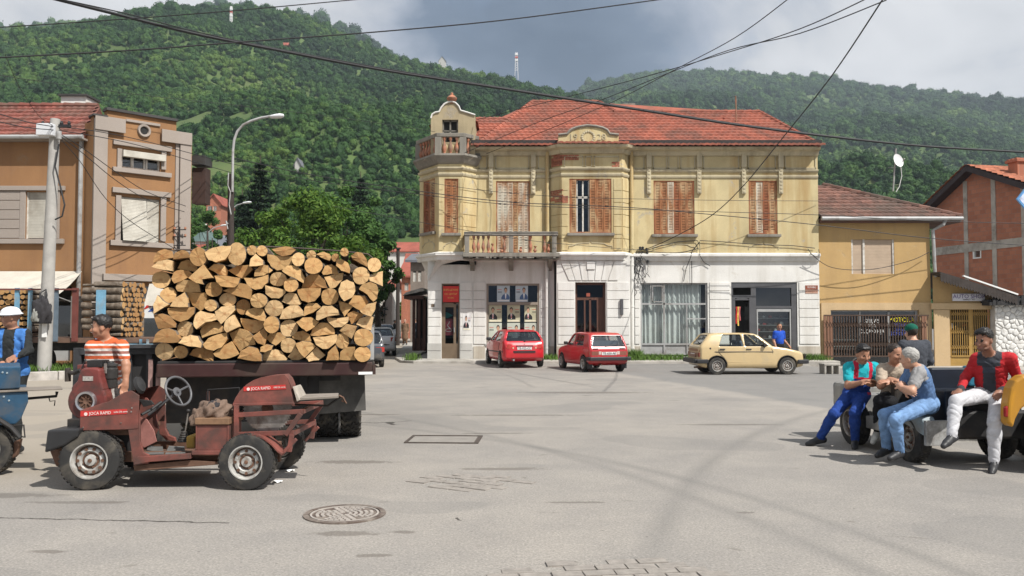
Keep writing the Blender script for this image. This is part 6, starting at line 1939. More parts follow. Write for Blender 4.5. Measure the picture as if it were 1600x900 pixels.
# ================================================================ the home-made saw car
M_svred = M('oxide_red_paint',(.195,.063,.049),.55,var=.3,vs=6,dirt=(.085,.048,.04),damt=.45,ds=4,spec=.35)
M_rustd = M('rusty_steel',(.13,.07,.045),.8,var=.35,vs=8)
M_silver = M('dusty_silver_rim',(.50,.49,.46),.5,metal=.35,var=.2,vs=9,dirt=(.2,.17,.14),damt=.3,ds=7)
M_steelw = M('worn_steel',(.33,.31,.285),.45,metal=.6,var=.3,vs=9,dirt=(.12,.08,.06),damt=.35,ds=6)
M_engine = M('engine_red',(.17,.04,.034),.4,var=.25,vs=6,dirt=(.05,.035,.03),damt=.4,ds=5)
M_sticker = M('red_sticker',(.50,.035,.03),.45,var=.06)
M_stickw = M('sticker_white',(.75,.62,.58),.5,var=.04)
M_mat = M('grey_floor_mat',(.12,.12,.115),.8,var=.3,vs=12)
def wheel(parent,loc,r,w,rz=0.0,rim=M_silver,rim_r=.6,dish=.03,shaded_slots=8,name='wheel'):
 """road wheel; axle along local y, outer face towards -y"""
 t = link(bpy.data.objects.new(name,None),parent)
 t.location = loc
 t.rotation_euler = (0,0,rz)
 Tx = Matrix.Rotation(R(90),4,'X')
 rr = r * rim_r
 h = w / 2
 m_ = MB(); m_.lathe([(rr * .97,-h * .7),(rr,-h * .92),(rr + (r - rr) * .45,-h),(r * .965,-h * .86),(r * .995,-h * .6),(r,0),(r * .995,h * .6),(r * .965,h * .86),(rr + (r - rr) * .45,h),(rr,h * .92),(rr * .97,h * .7)],36,Tx,cap=False)
 ty = m_.build('tyre',M_rubber,t,smooth=35)
 m_ = MB()
 for k in range(40):
  a = 2 * math.pi * k / 40
  for j in range(3):
   m4 = Matrix.Rotation(a + .05 * (j % 2),4,'Y') @ Matrix.Translation((0,(j - 1) * w * .27,r - .004))
   m_.box(-.012,.012,-w * .1,w * .1,0,.008,T=m4)
 tag(m_.build('tread',M_rubber,t),kind='stuff')
 m_ = MB(); m_.lathe([(rr,h * .85),(rr * 1.03,h * .99),(rr * .96,h * .99),(rr * .90,h * .78),(rr * .86,h * .22),(rr * .80,h * .18),(rr * .72,h * .5),(rr * .56,h * .58),(rr * .46,h * .3),(rr * .34,h * .3),(rr * .29,h * .64),(rr * .17,h * .68),(0,h * .68)],32,Tx,cap=False)
 m_.lathe([(rr * .985,-h * .8),(rr * .985,h * .8)],32,Tx,cap=False)
 ri = m_.build('rim',rim,t,smooth=30)
 m_ = MB()
 for k in range(shaded_slots):
  a = 2 * math.pi * k / shaded_slots
  cx,cz = rr * .67 * math.cos(a),rr * .67 * math.sin(a)
  m_.lathe([(rr * .095,0),(rr * .095,.009)],8,Matrix.Translation((cx,-h * .52,cz)) @ Tx)  # raised dark discs stand for the shade inside the slots
 for k in range(4):
  a = 2 * math.pi * k / 4 + .4
  m_.lathe([(rr * .06,0),(rr * .06,.02)],6,Matrix.Translation((rr * .40 * math.cos(a),-h * .3,rr * .40 * math.sin(a))) @ Tx)
 m_.lathe([(rr * .85,h * .24),(rr * .775,h * .24)],28,Tx,cap=False)  # dark rings put the shade of the rim recesses into colour
 m_.lathe([(rr * .46,h * .33),(rr * .31,h * .33)],20,Tx,cap=False)
 m_.lathe([(rr * .12,0),(rr * .1,.015)],10,Matrix.Translation((0,-h * .68,0)) @ Tx)
 tag(m_.build('shaded_slots',M_rustd,t),kind='stuff')
 return t
YS = 8.1
VC = Vector((PX(268,8.6),8.6,0))
sv = thing('saw_car','home-made open red car carrying an engine and a circular log saw','vehicle',VC)
TV = Matrix.Translation(-VC)
def plate(name,pts,Y,th,mat,parent=sv,bevel=.004,T=TV):
 """flat plate whose outline is given at depth Y"""
 return MB(T).prism([(PX(a,Y),PZ(b,Y)) for a,b in pts],lambda u,v,w: (u,Y + w,v),0,th).build(name,mat,parent,bevel=bevel)
def bar(name,pts,Y,r,mat,parent=sv,T=TV,n=6):
 return MB(T).tube([P(a,b,Y if not isinstance(Y,list) else Y[i]) for i,(a,b) in enumerate(pts)],r,n).build(name,mat,parent,smooth=50)
def flat(name,x0,x1,y0,y1,Ya,Yb_,mat,parent=sv,T=TV,bevel=.006):
 return MB(T).box(PX(x0,Ya),PX(x1,Ya),Ya,Yb_,PZ(y1,Ya),PZ(y0,Ya)).build(name,mat,parent,bevel=bevel)
yr = YS + .09
wheel(sv,Vector((PX(148,yr),yr,.285)) - VC,.285,.17,.12,dish=-.01,shaded_slots=10)
wheel(sv,Vector((PX(390,yr),yr,.27)) - VC,.27,.165,0,dish=.0,shaded_slots=8)
for px,r_ in ((148,.285),(390,.27)):
 wheel(sv,Vector((PX(px,yr) ,yr + 1.12,r_)) - VC,r_,.165,math.pi)
flat('chassis_rail',150,440,706,722,YS + .22,YS + .28,M_rustd); flat('chassis_rail',175,440,690,704,YS + .98,YS + 1.04,M_rustd)
MB(TV).cyl((PX(148,yr),yr,.27),(PX(148,yr),yr + 1.1,.27),.035,n=8).build('front_axle',M_rustd,sv)
MB(TV).cyl((PX(390,yr),yr,.27),(PX(390,yr),yr + 1.1,.27),.04,n=8).build('rear_axle',M_rustd,sv)
Yn = YS + .05
hood = [(128,641),(128,673),(203,671),(218,670),(219.5,618),(207,610),(196,613),(184,620),(172,627),(150,634)]
hp = plate('bonnet_side',hood,Yn,.012,M_svred)
m_ = MB(TV); m_.prism([(PX(a,Yn),PZ(b,Yn)) for a,b in hood],lambda u,v,w: (u,Yn + .62 + w,v),0,.012); m_.build('bonnet_side',M_svred,sv)
m_ = MB(TV)
top = hood[4:] + [hood[0]]
vs = [P(a,b,Yn) for a,b in top]
vs2 = [Vector((v.x,Yn + .62,v.z)) for v in vs]
n = len(top)
m_.add(vs + vs2,[(i,i + 1,n + i + 1,n + i) for i in range(n - 1) if i > 0])
m_.build('bonnet_top',M_svred,sv,smooth=40,fix=False)
st = plate('sticker',[(128.5,642.5),(201,639),(201,646.5),(128.5,651)],Yn - .004,.003,M_sticker,sv,0)
def sign_text(t,px,py,Y,size,mat,parent,ang=0.0,sx=1.0):
 T_ = facing(P(px,py,Y) - VC,(1,0,0)) @ Matrix.Rotation(ang,4,'Z')
 return text_mesh('lettering',t,size,mat,T_,parent,.001,sx=sx)
sign_text('JOCA RAPID',156.5,645.7,Yn - .006,.042,M_stickw,st,.045,.92)
sign_text('turbo Dik servis',188.5,643.5,Yn - .006,.026,M_stickw,st,.045,.8)
m_ = MB(TV); m_.lathe([(.017,0),(.017,.002)],12,Matrix.Translation(P(134,647,Yn - .004)) @ Matrix.Rotation(R(90),4,'X')); m_.build('sticker_badge',M_stickw,st)
for a,b in ((206,637.5),(205,643.5),(130,668),(189,661)):
 m_ = MB(TV); m_.lathe([(.009,0),(.006,.006)],8,Matrix.Translation(P(a,b,Yn)) @ Matrix.Rotation(R(90),4,'X')); m_.build('rivet',M_steelw,sv)
plate('door_post',[(203,671),(218.5,670.5),(219.5,640),(222,690),(227,707),(236,711),(236,724),(213,728),(208,700)],Yn + .004,.03,M_svred)
plate('sill',[(218,714),(301,709),(301,717),(236,722),(212,727)],Yn - .012,.06,M_svred)
plate('sill_under',[(212,727.5),(300,719),(345,722),(345,726),(214,736)],Yn + .03,.1,M_rustd)
m_ = MB(TV); m_.hexa([P(218,714,Yn + .05),P(345,712,Yn + .05),P(345,704,Yn + .9),P(222,705,Yn + .9),P(218,711,Yn + .05),P(345,709,Yn + .05),P(345,701,Yn + .9),P(222,702,Yn + .9)]); m_.build('floor_pan',M_rustd,sv)
for k,(a,b) in enumerate(((226,256),(258,290))):
 m_ = MB(TV); m_.hexa([P(a,710.5,Yn + .06),P(b,710,Yn + .06),P(b - 2,699,Yn + .6),P(a + 6,698,Yn + .6),P(a,709.5,Yn + .06),P(b,708.5,Yn + .06),P(b - 2,697.5,Yn + .6),P(a + 6,696.5,Yn + .6)]); m_.build('floor_mat',M_mat,sv)
plate('bulkhead',[(219,619),(232,622),(246,640),(250,672),(240,690),(224,700)],Yn + .45,.015,M_svred)
plate('inner_wing',[(221,652),(232,655),(243,672),(248,690),(228,700),(222,692)],Yn + .2,.012,M('chalky_red_paint',(.30,.13,.11),.6,var=.35,vs=8))
m_ = MB(TV)
U = [(232,622),(256,621),(258,625),(261,670),(266,680),(276,684),(277,690),(262,688),(252,678),(249,662),(247,640),(238,634)]
m_.prism([(PX(a,Yn + .9),PZ(b,Yn + .9)) for a,b in U],lambda u,v,w: (u,Yn + .9 + w,v),0,.04); m_.build('far_door_frame',M_svred,sv,bevel=.006)
bar('dash_strap',[(221,648),(236,640),(252,628)],[Yn + .1,Yn + .2,Yn + .3],.014,M_black)
plate('dash_panel',[(219,624),(238,626),(243,632),(226,636)],Yn + .15,.02,M_black)
m_ = MB(TV); m_.lathe([(.0,-.02),(.065,-.015),(.075,0),(.06,.03),(0,.04)],18,Matrix.Translation(P(217.5,602,Yn + .15)) @ Matrix.Rotation(R(-20),4,'Z') @ Matrix.Rotation(R(65),4,'Y') @ Matrix.Diagonal((1.25,.9,1,1))); m_.build('bonnet_lamp',M_black,sv,smooth=50)
bar('lamp_stem',[(216,606),(213,614)],Yn + .15,.012,M_black)
def steering(parent,c,nrm,rad,T=TV,col_to=None,mat=M_black,tw=.013):
 q_ = Vector(nrm).normalized().to_track_quat('Z','Y').to_matrix().to_4x4(); q_.translation = c
 m_ = MB(T)
 m_.tube([q_ @ Vector((rad * math.cos(a),rad * math.sin(a),0)) for a in [i * 2 * math.pi / 28 for i in range(29)]],tw,7)
 for a in (0.3,2.84,-1.57):
  m_.tube([q_ @ Vector((rad * math.cos(a),rad * math.sin(a),0)),q_ @ Vector((.03 * math.cos(a),.03 * math.sin(a),-.03))],tw * .8,5)
 m_.lathe([(.045,-.05),(.05,-.02),(.03,-.015)],12,q_)
 s_ = m_.build('steering_wheel',mat,parent,smooth=60)
 if col_to is not None:
  MB(T).cyl(c,col_to,.016,n=8).build('steering_column',mat,parent)
 return s_
steering(sv,P(279,611,Yn + .42),(.86,-.42,.42),.155,TV,P(232,648,Yn + .42),M('grey_bakelite',(.1,.1,.105),.35))
m_ = MB(TV)
gb = P(287,690,Yn + .42)
for k in range(5):
 m_.lathe([(.062 - k * .009,k * .022),(.066 - k * .009,k * .022 + .008),(.056 - k * .009,k * .022 + .02)],12,Matrix.Translation(gb))
m_.build('gear_boot',M_black,sv)
bar('gear_lever',[(288,680),(291,664),(294,643)],Yn + .42,.008,M_steelw)
m_ = MB(TV); m_.lathe([(.0,-.02),(.018,-.012),(.022,.004),(.012,.018),(0,.02)],10,Matrix.Translation(P(294,642,Yn + .42))); m_.build('gear_knob',M_black,sv,smooth=60)
m_ = MB(TV); m_.box(PX(296,Yn + .3),PX(310,Yn + .3),Yn + .25,Yn + .5,PZ(700,Yn + .3),PZ(680,Yn + .3)); m_.build('foam_pad',M('yellow_foam',(.4,.25,.06),.9),sv,bevel=.02)
sb = flat('seat_box',308,359,664,704,Yn + .02,Yn + .42,M_svred)
flat('box_lid',306.5,360,653.5,663.6,Yn + .0,Yn + .44,M('worn_brown_lid',(.20,.115,.065),.7,var=.3,vs=10),sv)
flat('box_base',302,362,704.3,711,Yn - .005,Yn + .42,M_svred)
flat('box_corner',308,310,664,703,Yn + .012,Yn + .022,M_svred); flat('box_corner',357,359.6,664,703,Yn + .012,Yn + .022,M_svred)
bar('seat_hoop',[(325,650),(325,609),(374,606),(373,636)],Yn + .3,.009,M_black)
flat('hoop_post',323.5,328,612,634,Yn + .31,Yn + .34,M_svred)
guard = [(365,632),(369,622),(376,611),(386,601),(397,594),(409,589.5),(425,587),(444,585.5),(450,592),(454,602),(458,618),(460,630)]
gd = plate('saw_guard',guard,Yn + .10,.012,M_svred); plate('saw_guard_back',guard,Yn + .27,.012,M_svred)
m_ = MB(TV)
vs = [P(a,b,Yn + .10) for a,b in guard]
vs2 = [Vector((v.x,Yn + .282,v.z)) for v in vs]
m_.add(vs + vs2,[(i,i + 1,len(vs) + i + 1,len(vs) + i) for i in range(len(vs) - 1)]); m_.build('guard_rim',M_svred,sv,fix=False)
plate('guard_edge',[(365,630.5),(460,628),(461,632),(365,634.5)],Yn + .085,.22,M_svred)
st2 = plate('sticker',[(382,604.5),(447,601),(448,608),(382,611.5)],Yn + .095,.003,M_sticker,sv,0)
sign_text('JOCA RAPID',407.5,607,Yn + .093,.040,M_stickw,st2,.05,.88)
sign_text('1000 Dik servis',436.5,605.2,Yn + .093,.024,M_stickw,st2,.05,.8)
m_ = MB(TV); m_.lathe([(.016,0),(.016,.002)],12,Matrix.Translation(P(388,608,Yn + .094)) @ Matrix.Rotation(R(90),4,'X')); m_.build('sticker_badge',M_stickw,st2)
bc = P(418,638,Yn + .2)
bl = []
for k in range(56):
 a = 2 * math.pi * k / 56
 bl += [(.232 * math.cos(a),.232 * math.sin(a)),(.25 * math.cos(a + .02),.25 * math.sin(a + .02)),(.236 * math.cos(a + .06),.236 * math.sin(a + .06))]
MB(TV).prism(bl,lambda u,v,w: (bc.x + u,bc.y + w,bc.z + v),-.002,.002).build('saw_blade',M_steelw,sv)
m_ = MB(TV); m_.cyl(bc + Vector((0,-.03,0)),bc + Vector((0,.4,0)),.022,n=10); m_.lathe([(.06,0),(.05,.015)],14,Matrix.Translation(bc + Vector((0,-.003,0))) @ Matrix.Rotation(R(90),4,'X')); m_.build('saw_spindle',M_rustd,sv)
flat('saw_bearing',376,456,633,642,Yn + .32,Yn + .36,M_black)
for ki,(nm,p0,p1,th) in enumerate((('frame_rail',(366,649),(472,643),.022),('frame_rail',(368,679),(459,676),.022),('frame_post',(369,634),(369,682),.022),('frame_strut',(470,646),(446,680),.022),('frame_foot',(456,679),(452,706),.022),('frame_foot',(463,686),(440,710),.016))):
 for Yq_ in (Yn + .06 - .004 * ki,Yn + .95 + .004 * ki):
  a,b = P(*p0,Yn + .06),P(*p1,Yn + .06)
  d = (b - a).normalized(); nn = Vector((-d.z,0,d.x)) * th
  MB(TV).hexa([Vector((q_.x,Yq_ + dy,q_.z)) + s_ * nn for dy in (0,.035) for q_,s_ in ((a,-1),(b,-1),(b,1),(a,1))]).build(nm,M_svred,sv,bevel=.003)
for (a,b) in ((369,649),(470,644),(456,678)):
 p = P(a,b,Yn + .06); MB(TV).box(p.x - .02,p.x + .02,Yn + .095,Yn + .95,p.z - .02,p.z + .02).build('cross_member',M_svred,sv)
arc = [(359,697),(364,688),(373,682),(386,679),(399,679),(411,683),(424,693),(434,704),(441,709)]
m_ = MB(TV)
vs = [P(a,b,Yn - .02) for a,b in arc]; n = len(vs)
m_.add(vs + [v + Vector((0,.2,0)) for v in vs] + [v + Vector((0,0,-.018)) for v in vs],[(i,i + 1,n + i + 1,n + i) for i in range(n - 1)] + [(2 * n + i,2 * n + i + 1,i + 1,i) for i in range(n - 1)]); m_.build('rear_mudguard',M_svred,sv,smooth=50,fix=False)
m_ = MB(TV); m_.hexa([P(465,626,Yn + .1),P(529,622,Yn + .1),P(529,620,Yn + .42),P(465,621,Yn + .42),P(465,622,Yn + .1),P(529,618.5,Yn + .1),P(529,614,Yn + .42),P(465,616,Yn + .42)]); m_.build('feed_table',M('grey_table_board',(.22,.19,.16),.8,var=.3,vs=12,stretch=(.4,2,2)),sv,bevel=.003)
plate('table_stop',[(458,604),(460,606),(470,625),(465,627.5)],Yn + .08,.3,M('pale_worn_plate',(.36,.32,.27),.6,var=.25,vs=10))
bar('table_bracket',[(461,632),(512,634),(534,619)],Yn + .3,.012,M_black); bar('table_chain',[(530,618),(536,621),(541,630),(534,626)],Yn + .28,.01,M_rustd)
Ye = Yn + .22
ec = P(135.5,627,Ye)
m_ = MB(TV)
cow = [(ec.x + .195 * math.cos(a),ec.z + .195 * math.sin(a)) for a in [R(145 + i * 250 / 22) for i in range(23)]]
cow += [(PX(163,Ye),PZ(608,Ye)),(PX(158,Ye),PZ(590,Ye)),(PX(157,Ye),PZ(577,Ye)),(PX(147,Ye),PZ(574.5,Ye)),(PX(132,Ye),PZ(575,Ye)),(PX(126,Ye),PZ(579,Ye)),(PX(122,Ye),PZ(595,Ye)),(PX(113,Ye),PZ(605,Ye))]
m_.prism(cow,lambda u,v,w: (u,Ye + w,v),0,.16); m_.build('fan_cowl',M_engine,sv,bevel=.035)
RX = Matrix.Translation(ec + Vector((0,-.002,0))) @ Matrix.Rotation(R(90),4,'X')
m_ = MB(TV); m_.lathe([(.075,0),(.078,.03),(.098,.034),(.104,.0)],28,RX,cap=False); m_.build('fan_ring',M('polished_ring',(.55,.55,.57),.25,metal=.9,var=.1),sv,smooth=40)
m_ = MB(TV); m_.lathe([(.0,.004),(.03,.012),(.032,.004),(.076,.003)],20,RX,cap=False)
for k in range(8):
 m4 = RX @ Matrix.Rotation(k * math.pi / 4,4,'Z'); m_.box(.03,.072,-.006,.006,.003,.015,T=m4)
m_.build('fan_rotor',M_rustd,sv)
plate('maker_plate',[(131,588),(147,588),(147,595),(131,595)],Ye - .006,.004,M('tin_plate',(.45,.42,.38),.4,metal=.4,var=.3,vs=60),sv,0)
m_ = MB(TV); m_.box(PX(112,Ye),PX(146,Ye),Ye + .17,Ye + .42,PZ(655,Ye),PZ(594,Ye)); m_.build('engine_block',M_engine,sv,bevel=.02)
flat('engine_bed',95,205,671,680,Yn + .12,Yn + .85,M_rustd); flat('engine_foot',108,132,655,672,Yn + .15,Yn + .75,M_black)
ac = P(172,607,Ye + .18)
m_ = MB(TV); m_.lathe([(.05,0),(.068,.01),(.07,.09),(.062,.095),(.062,.10),(.074,.105),(.074,.20),(.066,.21),(.066,.225),(.075,.23),(.073,.25),(.04,.265),(.035,.28),(0,.282)],20,Matrix.Translation(ac)); m_.build('air_filter',M('black_canister',(.03,.028,.026),.35,var=.3,vs=12),sv,smooth=35)
m_ = MB(TV); m_.tube([P(107,582,Ye + .3),P(116,583,Ye + .25),P(126,578,Ye + .2)],.022,8); m_.cyl(P(106,596,Ye + .3),P(106,575,Ye + .3),.03,n=10); m_.build('exhaust',M_black,sv,smooth=50)
rg = random.Random(8)
for k in range(7):
 a = (138 + rg.uniform(0,36),572 + rg.uniform(-4,4)); b = (a[0] + rg.uniform(-14,14),a[1] + rg.uniform(4,10))
 bar('fuel_pipe',[a,((a[0] + b[0]) / 2 + rg.uniform(-4,4),min(a[1],b[1]) - rg.uniform(2,9)),b],Ye + .1 + rg.uniform(0,.15),.007,M_steelw if k % 2 else M_black)
flat('rocker_box',137,160,563,574,Ye + .08,Ye + .25,M_black); flat('injector_pump',163,168,568,584,Ye + .1,Ye + .2,M_steelw); flat('fuel_tank',122,146,570,580,Ye + .2,Ye + .4,M_engine)
plate('arch_shade_plate',[(130,672),(218,670),(222,712),(205,716),(196,690),(178,678),(150,674)],Yn + .22,.02,M_black)  # black plate added to darken the gap behind the front wheel like shade
plate('front_mudguard',[(73,708),(77,672),(128,670),(124,683),(104,697)],Yn - .08,.3,M('black_plastic',(.025,.025,.026),.4,var=.2),sv,.02)
plate('front_bracket',[(82,704),(100,698),(116,690),(108,735),(92,728)],Yn + .12,.05,M_rustd)
bar('tow_hook',[(118,690),(128,682),(136,676)],Yn + .06,.02,M('dull_brass',(.3,.26,.18),.6))
jc = thing('jacket','crumpled brown and black jacket lying on the saw car seat box','jacket',P(333,654,Yn + .2))
def cloth_heap(name,rx,ry,rz,mat,seed,parent,off=(0,0,0)):
 rg_ = np.random.default_rng(seed)
 bm = bmesh.new(); bmesh.ops.create_icosphere(bm,subdivisions=4,radius=1)
 ph = rg_.uniform(0,6,12)
 for v in bm.verts:
  x,y,z = v.co
  f = 1 + .16 * math.sin(5 * x + 3 * z + ph[0]) * math.cos(4 * y + ph[1]) + .10 * math.sin(11 * x - 7 * z + ph[2] + 2 * math.sin(3 * y)) + .06 * math.sin(17 * y + 9 * x + ph[3])
  v.co = Vector((x * rx * f + off[0],y * ry * f + off[1],max(0,z * f * .75 + .45) * rz + off[2]))
 me = bpy.data.meshes.new(name); bm.to_mesh(me); bm.free()
 me.materials.append(mat); me.shade_smooth()
 return link(bpy.data.objects.new(name,me),parent)
M_khaki = M('brown_cloth',(.17,.115,.085),.9,var=.25,vs=20,bump=.4,bs=120)
cloth_heap('coat',.165,.16,.15,M_khaki,1,jc,(.01,0,0)); cloth_heap('lining',.075,.10,.11,M('black_cloth',(.03,.028,.03),.9,var=.2),2,jc,(.02,-.04,.05)); cloth_heap('sleeve',.07,.08,.14,M_khaki,4,jc,(-.13,-.06,-.06))
# ================================================================ blue home-made car, cut by the left edge
M_vblue = M('faded_blue_steel',(.025,.075,.135),.5,var=.25,vs=4,dirt=(.09,.10,.11),damt=.3,ds=4)
YQ = 8.9
bv = thing('blue_saw_car','blue steel home-made car cut off by the left edge','vehicle',(PX(-10,YQ),YQ,0))
VB = bv.location.copy()
TVB = Matrix.Translation(-VB)
def raked(name,pts,Y,th,mat,bevel=.012):
 return MB(TVB).prism([(PX(a,Y),PZ(b,Y)) for a,b in pts],lambda u,v,w: (u - .6 * w,Y + w,v),0,th).build(name,mat,bv,bevel=bevel)
raked('upper_body',[(-60,575),(34,573),(34,607),(-60,612)],YQ,.9,M_vblue)
raked('lower_body',[(-60,613),(46,612),(47,628),(36,655),(28,663),(-60,668)],YQ - .03,.96,M_vblue)
raked('feed_board',[(-60,613),(100,607),(100,609),(-60,616)],YQ - .05,.35,M('grey_table_board',(.22,.19,.16)),.002)
bar('board_frame',[(40,623),(88,619),(89,612)],YQ + .1,.016,M_black,bv,TVB)
bar('hanging_wire',[(76,619),(78,627),(86,626),(85,634)],YQ + .1,.006,M_black,bv,TVB)
bar('mudguard_bar',[(-5,653),(18,668),(32,684)],YQ - .06,.025,M_black,bv,TVB)
plate('step_bracket',[(26,690),(36,686),(30,712),(24,716)],YQ + .02,.05,M_rustd,bv,.004,TVB)
bar('side_hook',[(22,665),(37,664),(39,683),(20,681)],YQ - .02,.009,M_black,bv,TVB)
wheel(bv,Vector((PX(-17,YQ),YQ + .05,.28)) - VB,.28,.17,0,M_steelw)
wheel(bv,Vector((PX(-17,YQ) - .6,YQ + .85,.28)) - VB,.28,.17,math.pi,M_steelw)
for a,b in ((4,582),(11,583),(-3,622),(6,620),(14,626)):
 m_ = MB(TVB); m_.lathe([(.012,0),(.008,.007)],8,Matrix.Translation(P(a,b,YQ - (.03 if b > 600 else 0))) @ Matrix.Rotation(R(90),4,'X')); m_.build('rivet',M('pale_rivet',(.25,.3,.33),.5),bv)
# ================================================================ open car the men sit on
RO = Vector((5.13,10.45,0))
oc = thing('open_car','battered grey and dark blue open car with men sitting on it','vehicle',RO,R(6))
M_greyb = M('dusty_grey_body',(.20,.20,.195),.65,var=.25,vs=5,dirt=(.34,.32,.28),damt=.35,ds=4)
M_navy = M('dark_blue_box',(.009,.014,.024),.45,var=.25,vs=5)
M_teal = M('teal_blue_trim',(.025,.16,.25),.45,var=.2)
M_wing = M('pale_blue_wing',(.30,.40,.45),.55,var=.2,vs=6,dirt=(.2,.18,.15),damt=.3)
for x,y,rzz in ((-.5,.72,R(-90)),(-.52,-.62,R(-90)),(.62,-.5,R(90)),(.6,.8,R(90))):
 wheel(oc,(x,y,.285),.285,.165,rzz,M_steelw,shaded_slots=8)
def lb(name,x0,x1,y0,y1,z0,z1,mat,bevel=.015):
 return MB().box(x0,x1,y0,y1,z0,z1).build(name,mat,oc,bevel=bevel)
lb('floor_pan',-.46,.5,-.5,1.2,.28,.36,M_greyb)
lb('side_sill',-.53,-.44,-.25,.4,.26,.42,M_greyb)
lb('bonnet',-.42,.42,.95,1.5,.42,.78,M_greyb,.05)
lb('seat',-.4,.3,.05,.42,.37,.62,M_black,.04)
lb('seat_back',-.4,.3,-.06,.04,.5,.92,M_black,.03)
lb('front_bench',-.45,.35,.62,.82,.37,.68,M_greyb,.02)
m_ = MB(); m_.prism([(-.97,.34),(-.99,.46),(-.92,.55),(-.68,.62),(-.46,.58),(-.38,.48)],lambda u,v,w: (w,u,v),-.60,-.44); m_.build('rear_wing',M_wing,oc,bevel=.02)
lb('wing_panel',-.6,-.33,-1.02,-.97,.24,.52,M('flaked_grey_panel',(.33,.33,.32),.7,var=.25,vs=12,dirt=(.16,.15,.14),damt=.4,ds=9),.004)
lb('rear_box',-.25,.45,-.85,-.1,.36,.84,M_navy,.02)
lb('box_back',-.2,.36,-.5,-.42,.8,1.08,M_navy,.02)
lb('box_trim',.26,.40,-.53,-.40,.86,1.10,M_teal,.02)
lb('rear_bumper',-.2,.68,-1.0,-.9,.3,.62,M_black,.03)
lb('lower_box',.0,.66,-.9,-.3,.28,.8,M_black,.03)
m_ = MB(); m_.box(.62,.70,-.55,-.35,.3,.75); m_.build('pale_panel',M('pale_grey_panel',(.45,.45,.45),.6),oc,bevel=.01)
c_ = Vector((-.22,1.0,.98))
steering(oc,c_,(.1,-.85,.5),.17,Matrix(),c_ + Vector((0,.3,-.25)))
m_ = MB(); m_.cyl((-.1,.6,.36),(-.12,.5,.95),.012,n=6); m_.build('brake_lever',M_greyb,oc)
for k in range(5):
 m_ = MB(); rgk = random.Random(k)
 m_.box(-.02 + rgk.uniform(-.2,.3),.1 + rgk.uniform(0,.25),1.05 + rgk.uniform(0,.2),1.3,.78,.95 + rgk.uniform(0,.15)); m_.build('engine_piece',M_black,oc,bevel=.03)
# ================================================================ yellow vehicle cut by the right edge
YY = 8.9
yv = thing('yellow_vehicle','yellow mudguard of a vehicle cut by the right edge','vehicle',(PX(1612,YY),YY,0))
VY = yv.location.copy(); TY_ = Matrix.Translation(-VY)
pts = [(1572,662),(1571.5,650),(1573,630),(1578,607),(1585,595),(1596,587.5),(1620,584),(1700,584),(1700,640),(1640,640),(1625,630),(1605,632),(1592,640),(1584,655),(1580,669)]
plate('mudguard',pts,YY,.16,M('ochre_yellow_paint',(.46,.22,.016),.4,var=.12,vs=4,dirt=(.35,.17,.03),damt=.25),yv,.025,TY_)
plate('tail_lamp',[(1568,636),(1573,634),(1573,652),(1568,652)],YY + .01,.05,M('red_lamp',(.3,.02,.02),.25),yv,.012,TY_)
plate('chassis',[(1640,645),(1700,645),(1700,690),(1645,690)],YY + .17,.5,M_black,yv,.01,TY_)
wheel(yv,Vector((PX(1660,YY),YY + .1,.3)) - VY,.3,.2,0,M_steelw)
wheel(yv,Vector((PX(1622,YY) + .6,YY + .95,.3)) - VY,.3,.2,math.pi,M_steelw)
